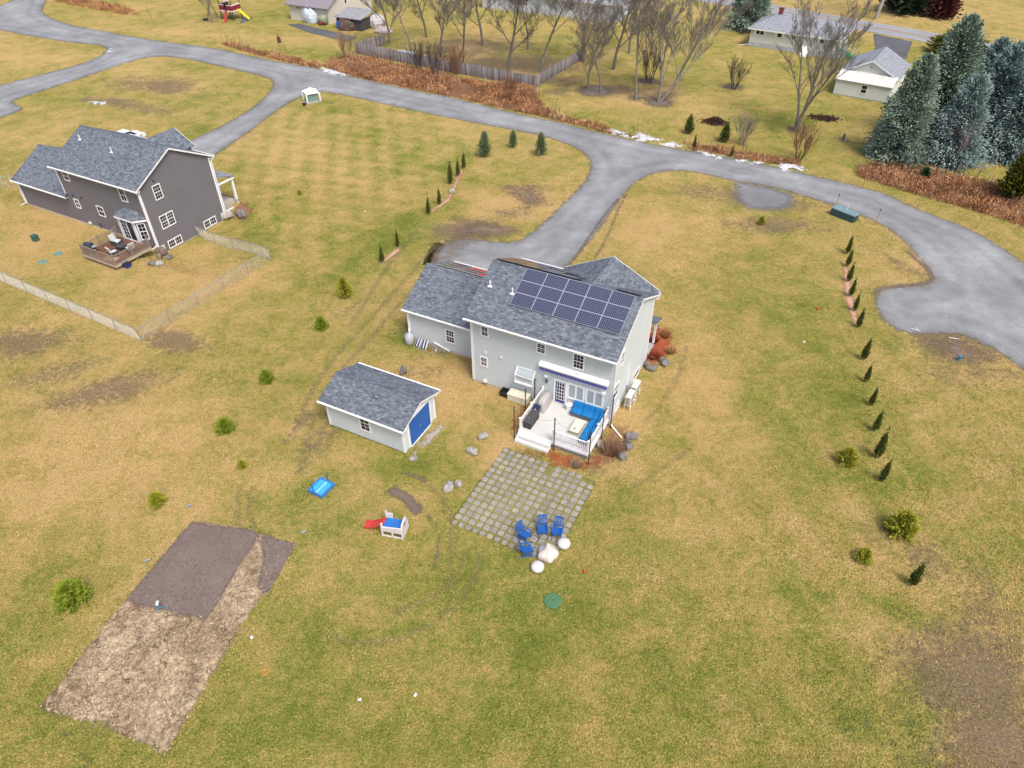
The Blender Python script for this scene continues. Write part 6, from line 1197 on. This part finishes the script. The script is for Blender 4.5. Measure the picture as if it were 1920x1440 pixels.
# wooden fence
FW = leafmat('fence_boards', (.10, .09, .095), (.27, .245, .245))
wf_pts = [gp(722, 84), gp(667, 100), gp(830, 133), gp(1004, 165), gp(1094, 110)]
wf = thing('wooden_fence', 'grey weathered board fence around the yard with bare trees', 'fence', (wf_pts[0].x, wf_pts[0].y, 0)); o0 = wf.location.copy(); rs = random.Random(5)
for a, b in zip(wf_pts, wf_pts[1:]):
    Lf = (b-a).length; n_ = max(1, round(Lf/2.4)); d = (b-a)/Lf
    for k in range(n_):
        V, F, S2 = [], [], []; p0 = a+d*(Lf*k/n_)-o0; nb = 15; dz = rs.uniform(-.04, .04)
        for q in range(nb):
            u0, u1 = Lf/n_*q/nb+.006, Lf/n_*(q+1)/nb-.006; hh = 1.75+rs.uniform(-.05, .05)+dz; nx = Vector((-d.y, d.x, 0))*(.02 if q % 2 else 0); i = len(V); A, B = p0+d*u0+nx, p0+d*u1+nx; n2 = Vector((-d.y, d.x, 0))*.018
            V += [tuple(A), tuple(B), tuple(B+Vector((0, 0, hh))), tuple(A+Vector((0, 0, hh))), tuple(A+n2), tuple(B+n2), tuple(B+n2+Vector((0, 0, hh))), tuple(A+n2+Vector((0, 0, hh)))]; F += [[i+j for j in f] for f in ((0, 1, 2, 3), (5, 4, 7, 6), (3, 2, 6, 7), (0, 3, 7, 4), (1, 5, 6, 2))]; S2 += [rs.random()]*8
        mesh_np('board_panel', V, F, FW, wf, attrs=dict(shade=S2))
    for k in range(n_+1):
        if k == n_ and b is not wf_pts[-1]: continue
        p0 = a+d*(Lf*k/n_)-o0+Vector((-d.y, d.x, 0))*.08; MB().box((p0.x-.05, p0.y-.05, -.2), (p0.x+.05, p0.y+.05, 1.95)).build('post', WOOD, wf)
    for z in (.45, 1.45): m = MB(); q0, q1 = a-o0+Vector((-d.y, d.x, 0))*.05, b-o0+Vector((-d.y, d.x, 0))*.05; m.bar(q0+Vector((0, 0, z)), q1+Vector((0, 0, z)), .05, .09); m.build('rail', WOOD, wf)
# white ranch house
a, b = gp(1404, 86), gp(1563, 110); fr, Lr = frame_from(a, b); RH = thing('house', 'white single storey ranch house with grey hip roof and brick chimney', 'house', gxy(fr), fr[2]); Dr = 8.2
RW_ = solid('ranch_siding', (.62, .65, .60), .6, .04, .6)
for (o, u, n_, W) in (((0, 0, 0), S_, NT, Lr), ((Lr, 0, 0), T_, S_, Dr), ((Lr, Dr, 0), NS, T_, Lr), ((0, Dr, 0), NT, NS, Dr)): lap_wall(RH, o, u, n_, W, .75, 3.05, RW_, .18, .02)
MB().box((-.04, -.04, -.3), (Lr+.04, Dr+.04, .76)).build('foundation', solid('block_grey', (.42, .45, .47), .85, .08), RH)
e = .55; m = MB(); zE, zR, c = 3.0, 4.75, Dr/2
slab(m, [(-e, -e, zE), (Lr+e, -e, zE), (Lr-c+1.2, c, zR), (c-1.2, c, zR)]); slab(m, [(Lr+e, -e, zE), (Lr+e, Dr+e, zE), (Lr-c+1.2, c, zR)]); slab(m, [(Lr+e, Dr+e, zE), (-e, Dr+e, zE), (c-1.2, c, zR), (Lr-c+1.2, c, zR)]); slab(m, [(-e, Dr+e, zE), (-e, -e, zE), (c-1.2, c, zR)]); m.build('roof', SHINGLE_F, RH)
for p, q in (((-e, -e), (Lr+e, -e)), ((Lr+e, -e), (Lr+e, Dr+e)), ((-e, -e), (-e, Dr+e))): MB().bar((*p, zE-.12), (*q, zE-.12), .1, .2).build('fascia', WHITE, RH)
MB().box((2.9, c-.3, 4.0), (3.6, c+.3, 5.6)).box((2.82, c-.38, 5.6), (3.68, c+.38, 5.7)).build('chimney', solid('brick_red', (.22, .06, .05), .85, .3, 9), RH)
wv = uvec(fr)
def px_window(parent, x0, y0, x1, y1, frm, **k):
    (u0, z1), (u1, z0) = wall_hit(x0, y0, (frm[0], frm[1]), uvec(frm)), wall_hit(x1, y1, (frm[0], frm[1]), uvec(frm)); window(parent, (0, 0, 0), S_, NT, u0, z0, u1, z1, **k)
for u0, u1 in ((.85, 2.1), (4.5, 5.2), (6.9, 7.5), (11.6, 12.2)):
    window(RH, (0, 0, 0), S_, NT, u0, 2.05, u1, 2.72, 1, 1, mun=False, sash=False, units=2 if u0 < 1 else 1)
    for q in (u0-.45, u1+.1): MB().box((q, -.05, 1.98), (q+.35, .0, 2.8)).build('shutter', WHITE, RH)
window(RH, (0, 0, 0), S_, NT, 1.0, .38, 1.5, .6, 1, 1, mun=False, sash=False, fw=.04, pane=GLASS)
window(RH, (Lr, 0, 0), T_, S_, 5.2, 1.9, 6.0, 2.7, 1, 2, mun=False)
MB().hexa([(Lr*.62, -1.6, 0), (Lr*.62+1.3, -1.6, 0), (Lr*.62+1.3, -.05, 0), (Lr*.62, -.05, 0), (Lr*.62, -1.5, .25), (Lr*.62+1.3, -1.5, .25), (Lr*.62+1.3, -.05, 1.35), (Lr*.62, -.05, 1.35)]).build('bulkhead_door', WHITE, RH)
spout(RH, [(-.1, -.3, 2.85), (-.05, -.06, 2.5), (-.05, -.06, .3), (-1.6, -.6, .08)])
st_ = thing('porch_steps', 'white railed side steps with green treads beside the ranch house', 'steps', to_w(Lr+.05, 1.6, fr), fr[2]); GRN = solid('step_green', (.02, .22, .10), .7)
MB().box((0, -.8, 0), (1.4, .8, 1.0)).build('landing', solid('block_grey', (.42, .45, .47), .85, .08), st_); MB().box((0, -.82, 1.0), (1.45, .82, 1.05)).build('landing_mat', GRN, st_)
for k in range(5): MB().box((1.45+k*.3, -.6, 0), (1.75+k*.3, .6, .9-k*.18)).build('step', GRN, st_)
for y in (-.75, .75): MB().bar((0, y, 1.95), (1.4, y, 1.95), .06).bar((1.4, y, 1.95), (2.95, y*.8, 1.05), .06).bar((1.4, y, 1.05), (1.4, y, 2.0), .07).bar((2.95, y*.8, 0), (2.95, y*.8, 1.1), .07).build('handrail', WHITE, st_)
for k in range(8): MB().bar((.15+k*.16, -.75, 1.05), (.15+k*.16, -.75, 1.93), .03).build('baluster', WHITE, st_)
# detached garage with lean-to
a, b = gp(1561, 176), gp(1640, 190); fr, _l = frame_from(a, b); Lg = 7.6; GA = thing('garage', 'white detached garage with pale lean-to roof beside the spruces', 'garage', gxy(fr), fr[2]); GW = solid('garage_siding', (.62, .66, .62), .6, .04, .6)
lap_wall(GA, (0, 0, 0), S_, NT, Lg, .15, 2.15, GW, .18, .02); lap_wall(GA, (0, 2.6, 0), S_, NT, Lg, .15, [(0, 2.75), (Lg/2, 4.55), (Lg, 2.75)], GW, .18, .02); lap_wall(GA, (0, 10.5, 0), NT, NS, 10.5, .15, 2.1, GW, .18, .02); lap_wall(GA, (Lg, 0, 0), T_, S_, 10.5, .15, 2.1, GW, .18, .02); lap_wall(GA, (0, 10.5, 0), NT, NS, 7.9, 2.1, 2.75, GW, .18, .02)
MB().box((-.03, -.03, -.2), (Lg+.03, 10.5, .15)).build('foundation', CONC, GA)
m = MB(); slab(m, [(-.15, -.25, 2.2), (Lg+.15, -.25, 2.2), (Lg+.15, 2.58, 2.95), (-.15, 2.58, 2.95)], .06)
for k in range(9): x = -.1+k*(Lg+.2)/8; m.hexa([(x-.02, -.25, 2.2), (x+.02, -.25, 2.2), (x+.02, 2.58, 2.95), (x-.02, 2.58, 2.95), (x-.02, -.25, 2.23), (x+.02, -.25, 2.23), (x+.02, 2.58, 2.98), (x-.02, 2.58, 2.98)])
m.build('lean_to_roof', solid('lean_to_metal', (.62, .60, .57), .5, .12, 1.2), GA)
m = MB(); slab(m, [(-.4, 10.9, 2.65), (-.4, 2.3, 2.65), (Lg/2, 2.3, 4.68), (Lg/2, 10.9, 4.68)]); slab(m, [(Lg+.4, 2.3, 2.65), (Lg+.4, 10.9, 2.65), (Lg/2, 10.9, 4.68), (Lg/2, 2.3, 4.68)]); m.build('roof', SHINGLE_F, GA)
for sg in (-1, 1): x = Lg/2+sg*(Lg/2+.4); MB().hexa([(x, 2.24, 2.45), (x, 2.29, 2.45), (Lg/2, 2.29, 4.48), (Lg/2, 2.24, 4.48), (x, 2.24, 2.64), (x, 2.29, 2.64), (Lg/2, 2.29, 4.67), (Lg/2, 2.24, 4.67)]).build('rake_board', WHITE, GA)
window(GA, (0, 0, 0), S_, NT, 3.7, .85, 4.4, 1.85, 1, 2, mun=False); MB(((0, 0, 0), S_, (0, 0, 1), NT)).box((5.0, .1, 0), (5.9, 2.0, .03)).build('door', GW, GA); MB(((0, 2.6, 0), S_, (0, 0, 1), NT)).box((Lg/2-.15, 3.55, 0), (Lg/2+.15, 3.8, .06)).build('gable_vent', CONC, GA)
wb = thing('wheelbarrow', 'blue wheelbarrow propped against the white garage', 'wheelbarrow', gp(1573, 175), R(20)); MB().hexa([(-.35, -.3, .3), (.35, -.3, .3), (.35, .3, .3), (-.35, .3, .3), (-.5, -.38, .65), (.55, -.38, .65), (.55, .38, .65), (-.5, .38, .65)]).build('tray', solid('barrow_blue', (.03, .22, .38), .5), wb); MB().tube([(.6, -.06, .2), (.6, .06, .2)], .2, 12).build('wheel', BLACK, wb)
for y in (-.25, .25): MB().bar((.6, y*.3, .2), (-1.0, y, .75), .04).build('handle', WOOD, wb); MB().bar((-.25, y, 0), (-.25, y, .35), .04).build('leg', METAL, wb)
fb = thing('firewood_stack', 'small stack of cut firewood at the white garage wall', 'firewood', gp(1601, 180), fr[2])
for k in range(9): MB().tube([(-.6+.15*(k % 4)*2+.08*(k//4), -.2, .1+.16*(k//4)), (-.6+.15*(k % 4)*2+.08*(k//4), .25, .1+.16*(k//4))], .085, 8).build('log', STONEP if k % 3 else BARK, fb)
# pale house behind the trees
a, b = gp(905, 15), gp(1157, 44); fr, Lp = frame_from(a, b); PH = thing('house', 'pale blue grey house half hidden behind the bare trees', 'house', gxy(fr), fr[2]); PW = solid('pale_blue_siding', (.50, .54, .58), .6, .05, .6)
for (o, u, n_, W, tp) in (((0, 0, 0), S_, NT, Lp, 3.2), ((Lp, 0, 0), T_, S_, 9, [(0, 3.2), (4.5, 5.4), (9, 3.2)]), ((Lp, 9, 0), NS, T_, Lp, 3.2), ((0, 9, 0), NT, NS, 9, [(0, 3.2), (4.5, 5.4), (9, 3.2)])): lap_wall(PH, o, u, n_, W, .3, tp, PW, .18, .02)
MB().box((-.03, -.03, -.2), (Lp+.03, 9.03, .3)).build('foundation', FOUND, PH); roof_gable(PH, -.4, Lp+.4, -.5, 4.5, 9.5, 3.25, 5.6, SHINGLE_F)
for x in (985, 1072, 1124): u0, z0 = wall_hit(x, 14, (fr[0], fr[1]), uvec(fr)); window(PH, (0, 0, 0), S_, NT, u0-.5-(.4 if x > 1100 else 0), 1.4, u0+.5+(.4 if x > 1100 else 0), 2.7, 2, 4, units=2 if x > 1100 else 1)
# barn with metal roof
a, b = gp(546, 36), gp(618, 46); fr, Lb = frame_from(a, b); BA = thing('barn', 'pale block barn with mauve grey metal roof at the top edge', 'barn', gxy(fr), fr[2]); BW = solid('barn_wall', (.56, .53, .46), .8, .06, 1)
Db = 14
for (o, u, n_, W, tp) in (((0, 0, 0), S_, NT, Lb, 2.9), ((Lb, 0, 0), T_, S_, Db, [(0, 2.9), (Db/2, 6.2), (Db, 2.9)]), ((0, Db, 0), NT, NS, Db, [(0, 2.9), (Db/2, 6.2), (Db, 2.9)]), ((Lb, Db, 0), NS, T_, Lb, 2.9)): lap_wall(BA, o, u, n_, W, 0, tp, BW, .4, .006)
roof_gable(BA, -.5, Lb+.4, -.5, Db/2, Db+.5, 2.85, 6.35, solid('mauve_metal', (.24, .215, .235), .45, .05, .5), trim=solid('barn_trim', (.30, .28, .28), .6, .05), th=.08)
window(BA, (Lb, 0, 0), T_, S_, 5.4, 2.6, 6.0, 3.4, 1, 1, mun=False, sash=False)
MB(((0, 0, 0), S_, (0, 0, 1), NT)).box((2.0, 2.2, 0), (2.25, 2.35, .1)).box((2.35, 2.2, 0), (2.6, 2.35, .1)).build('floodlight', BLACK, BA)
def heap(name, lb, cat, g, size, mat, seed, rz=0.0):
    t = thing(name, lb, cat, g, rz); m = MB().blob((0, 0, size[2]*.55), size, seed, 16, 8, .28); m.build('folds', mat, t, False); return t
heap('tarpaulin', 'crumpled pale blue tarpaulin heaped against the barn wall', 'tarp', gp(582, 42), (1.9, .9, 1.7), solid('pale_tarp', (.50, .58, .64), .5, .12, 2), 3, fr[2])
tb = thing('storage_tank', 'olive green tank standing at the barn corner', 'tank', gp(607, 46), fr[2]); MB().tube([(-.9, 0, .95), (-.7, 0, .95), (.7, 0, .95), (.9, 0, .95)], [.5, .8, .8, .5], 14).build('shell', solid('olive_tank', (.26, .27, .18), .6, .1), tb, True)
for x in (-.5, .5): MB().box((x-.1, -.5, 0), (x+.1, .5, .3)).build('cradle', BLACK, tb)
gm = thing('lawn_tractor', 'small red machine in front of the olive tank', 'machine', gp(604, 47), fr[2]+.4); MB().box((-.5, -.3, .2), (.4, .3, .55)).build('body', solid('machine_red', (.35, .04, .02), .5), gm); MB().box((.4, -.2, .2), (.7, .2, .8)).build('engine', BLACK, gm)
for x in (-.35, .45):
    for y in (-.32, .32): MB().tube([(x, y-.05, .2), (x, y+.05, .2)], .2, 10).build('wheel', BLACK, gm)
for x, y, cl, lb in ((635, 53, (.02, .11, .42), 'bright blue plastic barrel right of the barn'), (641, 53, (.6, .6, .62), 'white plastic barrel next to the blue barrel')):
    t = thing('barrel', lb, 'barrel', gp(x, y), 0, 'barrels by the barn'); MB().lathe([(.33, 0), (.38, .2), (.4, .6), (.38, 1.0), (.33, 1.2), (.01, 1.2)], k=16).build('drum', solid('drum%d' % x, cl, .5), t, True); MB().lathe([(.40, .38), (.42, .4), (.40, .42)], k=16).build('hoop', solid('drum%d' % x, cl, .5), t)
jd = thing('open_shed', 'dark open sided shed with grey roof right of the barn', 'shed', gp(668, 52), fr[2]); MB().box((-3, -1.8, 0), (2.6, -1.75, 2.0)).box((2.55, -1.75, 0), (2.6, 2.2, 2.0)).box((-3, -1.75, 0), (-2.95, 2.2, 2.2)).build('wall', solid('dark_boards', (.055, .05, .055), .8, .3, 3), jd); m = MB(); slab(m, [(-3.3, -2.1, 2.05), (2.9, -2.1, 2.05), (2.9, 2.4, 2.9), (-3.3, 2.4, 2.9)], .08); m.build('roof', solid('junk_roof', (.27, .27, .28), .7, .35, 1.5), jd)
heap('scrap_heap', 'tangled brown scrap heap before the dark open shed', 'scrap', gp(652, 56), (1.6, 1.1, 1.2), solid('scrap_brown', (.10, .065, .05), .9, .5, 3), 8); heap('covered_pile', 'pale grey covered pile right of the dark shed', 'pile', gp(706, 50), (2.0, 1.3, 1.4), solid('pale_cover', (.45, .44, .46), .6, .2, 2), 9); heap('covered_pile', 'low pinkish covered pile behind the fence corner', 'pile', gp(720, 62), (1.8, 1.1, .7), solid('pink_cover', (.42, .36, .35), .7, .25, 2), 12)
heap('tarpaulin', 'flat grey blue tarpaulin on the ground inside the fence', 'tarp', gp(760, 100), (1.9, .8, .25), solid('flat_tarp', (.36, .41, .46), .6, .15, 2), 14, -.4)
# red playset
PS = thing('playset', 'dark red wooden playset with yellow slide and white trim', 'playset', gp(436, 35), R(-25)); PR = solid('playset_red', (.21, .018, .03), .6, .12); PB = solid('playset_brown', (.10, .05, .04), .7, .2); PY = solid('slide_yellow', (.72, .55, .02), .4)
for x in (-1.5, 1.5):
    for y in (-1.2, 1.2): MB().box((x-.07, y-.07, 0), (x+.07, y+.07, 4.0)).build('post', PB, PS)
MB().box((-1.6, -1.3, 1.6), (1.6, 1.3, 1.7)).build('platform', PB, PS)
for a, b in (((-1.55, -1.27, 1.75), (-.35, -1.2, 2.6)), ((.3, -1.27, 1.75), (1.55, -1.2, 2.6)), ((1.52, -1.2, 1.75), (1.6, 1.2, 2.6)), ((-1.6, -1.2, 1.75), (-1.52, 1.2, 2.6))): MB().box(a, b).build('side_panel', PR, PS); MB().box((a[0]-.04, a[1]-.04, 2.6), (b[0]+.04, b[1]+.04, 2.72)).build('trim_rail', WHITE, PS); MB().box((a[0]-.04, a[1]-.04, 1.58), (b[0]+.04, b[1]+.04, 1.72)).build('trim_rail', WHITE, PS)
m = MB(); slab(m, [(-1.9, -1.6, 3.7), (1.9, -1.6, 3.7), (1.9, 0, 4.9), (-1.9, 0, 4.9)]); slab(m, [(1.9, 1.6, 3.7), (-1.9, 1.6, 3.7), (-1.9, 0, 4.9), (1.9, 0, 4.9)]); m.build('roof', PR, PS); MB().bar((-1.9, -1.62, 3.62), (1.9, -1.62, 3.62), .08, .14).build('trim_rail', WHITE, PS)
for y in (-.35,): MB().hexa([(-.3, -1.3, 1.6), (.3, -1.3, 1.6), (.3, -1.2, 1.6), (-.3, -1.2, 1.6), (.5, -3.0, 0), (1.1, -3.0, 0), (1.1, -2.9, .05), (.5, -2.9, .05)]).build('climbing_ramp', solid('ramp_red', (.36, .04, .03), .6, .1), PS)
MB().hexa([(1.6, .2, 1.65), (1.6, .8, 1.65), (3.9, .8, .15), (3.9, .2, .15), (1.6, .2, 1.75), (1.6, .8, 1.75), (3.9, .8, .25), (3.9, .2, .25)]).box((1.6, .14, 1.6), (1.75, .2, 1.95)).build('slide', PY, PS)
MB().bar((-1.5, 0, 3.2), (-5.2, 0, 3.2), .12).bar((-5.2, -1.2, 0), (-5.2, 0, 3.2), .1).bar((-5.2, 1.2, 0), (-5.2, 0, 3.2), .1).build('swing_beam', PB, PS)
for x in (-2.6, -4.0): MB().bar((x-.25, 0, .6), (x+.25, 0, .6), .2, .05).build('swing_seat', BLACK, PS); MB().tube([(x-.25, 0, .6), (x-.25, 0, 3.2)], .012, 4).tube([(x+.25, 0, .6), (x+.25, 0, 3.2)], .012, 4).build('swing_chain', METAL, PS)
sheet('playset_mat', [G([(448, 44), (455, 31), (475, 32), (470, 38), (455, 44)])], ASPD, .03, .4, .4)
tp = thing('tyre', 'dark tyre lying on the grass left of the playset tree', 'tyre', gp(386, 38)); MB().tube([(.45*math.cos(t*.4189), .45*math.sin(t*.4189), .14) for t in range(16)], .14, 8).build('tread', BLACK, tp)
inc = thing('burn_barrel', 'rusty burn barrel standing on the grass by the road', 'barrel', gp(524, 80)); MB().lathe([(.3, 0), (.32, .3), (.31, .6), (.32, .95)], k=14).build('drum', solid('rust', (.085, .035, .022), .9, .35, 4), inc, True); MB().tube([(-.1, 0, .9), (-.1, 0, 1.4)], .06, 6).build('chimney', solid('rust', (.085, .035, .022), .9, .35, 4), inc)
# cars
def car(lb, g, rz, col, cat='car'):
    t = thing('car', lb, cat, g, rz); bm_ = solid('paint_'+lb[:8].strip().replace(' ', '_'), col, .25, .02); low = [(-2.2, .35), (-2.22, .7), (-2.1, .92), (-1.2, .98), (.9, 1.0), (2.0, .85), (2.22, .65), (2.2, .35)]; cab = [(-1.95, .98), (-1.5, 1.5), (-.3, 1.56), (.45, 1.48), (1.1, 1.0)]
    def ext(pr, w0, w1, nm, mt):
        m = MB(); A = [(x, -w0 if z < 1.2 else -w1, z) for x, z in pr]; B = [(x, -y, z) for x, y, z in A]; n = len(pr); m.poly(A); m.poly(B[::-1])
        for i in range(n): j = (i+1) % n; m.poly([A[j], A[i], B[i], B[j]])
        return m.build(nm, mt, t)
    ext(low, .9, .9, 'body', bm_); ext(cab, .84, .66, 'cabin_glass', GLASS); MB().box((-1.45, -.64, 1.5), (.35, .64, 1.6)).build('roof', bm_, t)
    for s in (-1, 1):
        MB().bar((-1.95, .83*s, 1.0), (-1.48, .66*s, 1.52), .07).bar((1.08, .83*s, 1.0), (.42, .66*s, 1.5), .07).bar((-.4, .85*s, 1.0), (-.4, .67*s, 1.52), .08).build('pillar', bm_, t)
        for x in (-1.35, 1.35): w_ = MB().tube([(x, .72*s, .34), (x, .93*s, .34)], .34, 16).build('wheel', BLACK, t); MB().tube([(x, .93*s, .34), (x, .94*s, .34)], .2, 12).build('rim', METAL, w_)
        MB().box((2.1, s*.6-.2, .62), (2.21, s*.6+.2, .78)).build('headlight', WHITE, t); MB().box((-2.22, s*.65-.15, .65), (-2.12, s*.65+.15, .85)).build('tail_light', solid('tail_red', (.3, .01, .01), .3), t)
    return t
car('white car parked behind the charcoal house', gp(241, 268), HL[2]+R(90), (.75, .75, .76)) 
# ------------------------------------------------------------------ grass tufts: real relief on the lawns (uncountable)
def tufts(n, seed, ymax, size, name):
    r_ = np.random.default_rng(seed); y = 11+(ymax-11)*r_.random(n)**1.25; x = (r_.random(n)*2-1)*(20+.80*y)
    keep = np.ones(n, bool)
    for P, mg in ((ROADP, -.3), ([HMW(s, t) for s, t in ((0, -.1), (5.2, -.1), (5.2, -4.7), (11.2, -4.7), (11.2, 0), (12.2, 0), (12.2, 11), (-7.6, 11), (-7.6, 2.0), (0, 2.0))], 0), ([to_w(s, t, HS) for s, t in ((-.1, -.1), (6.6, -.1), (6.6, 4.2), (-.1, 4.2))], 0), ([to_w(s, t, HL) for s, t in ((-8.4, -.2), (7.6, -.2), (7.6, -5), (12.5, -5), (12.5, 11.5), (-8.4, 9))], 0), ([HMW(s, t) for s, t in ((5.3, -5.2), (12.5, -5.3), (12.5, -12.9), (5.3, -12.8))], 0), (G([(232, 1120), (360, 970), (560, 1020), (440, 1195), (312, 1425), (60, 1335)]), -.1), (G([(1360, 330), (1500, 366), (1490, 392), (1400, 398)]), 0)):
        keep &= sdf(x, y, P) < mg+.0 if mg == 0 else sdf(x, y, P) < mg+.35
    for P in EXCL:
        bb = np.array([[q[0], q[1]] for q in P]); w_ = keep & (x > bb[:, 0].min()) & (x < bb[:, 0].max()) & (y > bb[:, 1].min()) & (y < bb[:, 1].max()); ii = np.nonzero(w_)[0]
        if len(ii): keep[ii[sdf(x[ii], y[ii], P) > .1]] = False
    x, y = x[keep], y[keep]; n = len(x)
    # follow the lawn's own colour fields, sampled from the ground mesh
    ix, iy = np.clip(np.searchsorted(gx, x)-1, 0, len(gx)-2), np.clip(np.searchsorted(gy, y)-1, 0, len(gy)-2); k = iy*len(gx)+ix
    g = .37+.44*lush[k]-.46*straw[k]+(vnoise(x, y, 4, 21)-.5)*.45+(vnoise(x, y, 1.2, 22)-.5)*.6+r_.normal(0, .12, n)
    dn = vnoise(x, y, .8, 23)*.6+vnoise(x, y, 3, 24)*.5; kp = (r_.random(n) < .25+dn) & (bare[k] < .6+.4*r_.random(n)); x, y, g = x[kp], y[kp], g[kp]; n = len(x); k = k[kp]
    c = np.stack([x, y, GZ[k]+size*.25], 1); d = r_.normal(0, .8, (n, 3)); d[:, 2] = .55+.5*r_.random(n); sz = size*(.5+r_.random(n))
    V, F = cards(c, d, sz, sz*.42, r_, 1); m, nn_, b, L = nodes('grass_blades'); L(ramp(nn_, attr(nn_, 'shade').outputs['Fac'], GRASS), b.inputs['Base Color']); b.inputs['Roughness'].default_value = .9; b.inputs['Specular IOR Level'].default_value = .1
    o = mesh_np(name, V, F, m, attrs=dict(shade=np.repeat(np.clip(g, 0, 1), 4))); return tag(o, kind='stuff')
tufts(620000, 3, 78, .105, 'grass')

# ------------------------------------------------------------------ clods and stubble on the garden plot
def clods(name, poly, n, size, seed, mat, flat=.6):
    r_ = np.random.default_rng(seed); w_ = np.array([[p[0], p[1]] for p in poly]); lo, hi = w_.min(0), w_.max(0); q = lo+(hi-lo)*r_.random((n, 2)); q = q[(sdf(q[:, 0], q[:, 1], poly) > .05*r_.random(n)) & (vnoise(q[:, 0], q[:, 1], .9, seed)+.25*r_.random(n) > .5)]; n = len(q)
    o_ = np.array([[1, 0, 0], [0, 1, 0], [-1, 0, 0], [0, -1, 0], [0, 0, 1.]]); sz = size*(.35+r_.random(n)**2*1.3); a = r_.random(n)*6.283; c, s_ = np.cos(a), np.sin(a)
    V = o_[None]*sz[:, None, None]*r_.uniform(.6, 1.3, (n, 5, 1)); X, Y = V[..., 0]*c[:, None]-V[..., 1]*s_[:, None], V[..., 0]*s_[:, None]+V[..., 1]*c[:, None]; V = np.stack([X+q[:, :1], Y+q[:, 1:], V[..., 2]*flat+.02], -1).reshape(-1, 3)
    i = np.arange(n)[:, None]*5; F = np.concatenate([i+np.array([[k, (k+1) % 4, 4]]) for k in range(4)]); o = mesh_np(name, V, F, mat, attrs=dict(shade=np.repeat(r_.random(n), 5))); return tag(o, kind='stuff')
GP1, GP2, GP3 = G([(232, 1128), (360, 975), (380, 981), (470, 992), (489, 1004), (386, 1166)]), G([(232, 1130), (386, 1168), (488, 1010), (500, 1090), (440, 1195), (312, 1418), (196, 1362), (70, 1330), (150, 1228)]), G([(489, 1000), (556, 1020), (500, 1120), (480, 1100), (492, 1050)])
clods('soil_clods', GP1, 9000, .045, 31, leafmat('clod_dark', (.10, .075, .065), (.22, .175, .155))); clods('soil_clods', GP3, 1800, .07, 32, leafmat('clod_dark', (.10, .075, .065), (.22, .175, .155)), .9); clods('soil_clods', GP2, 5000, .045, 33, leafmat('clod_tan', (.16, .115, .075), (.58, .46, .31)), .7)
brush('garden_stubble', [GP2], 60, .14, 34, mat=leafmat('stubble', (.14, .095, .055), (.56, .44, .27)), lean=1.6, wd=.02)
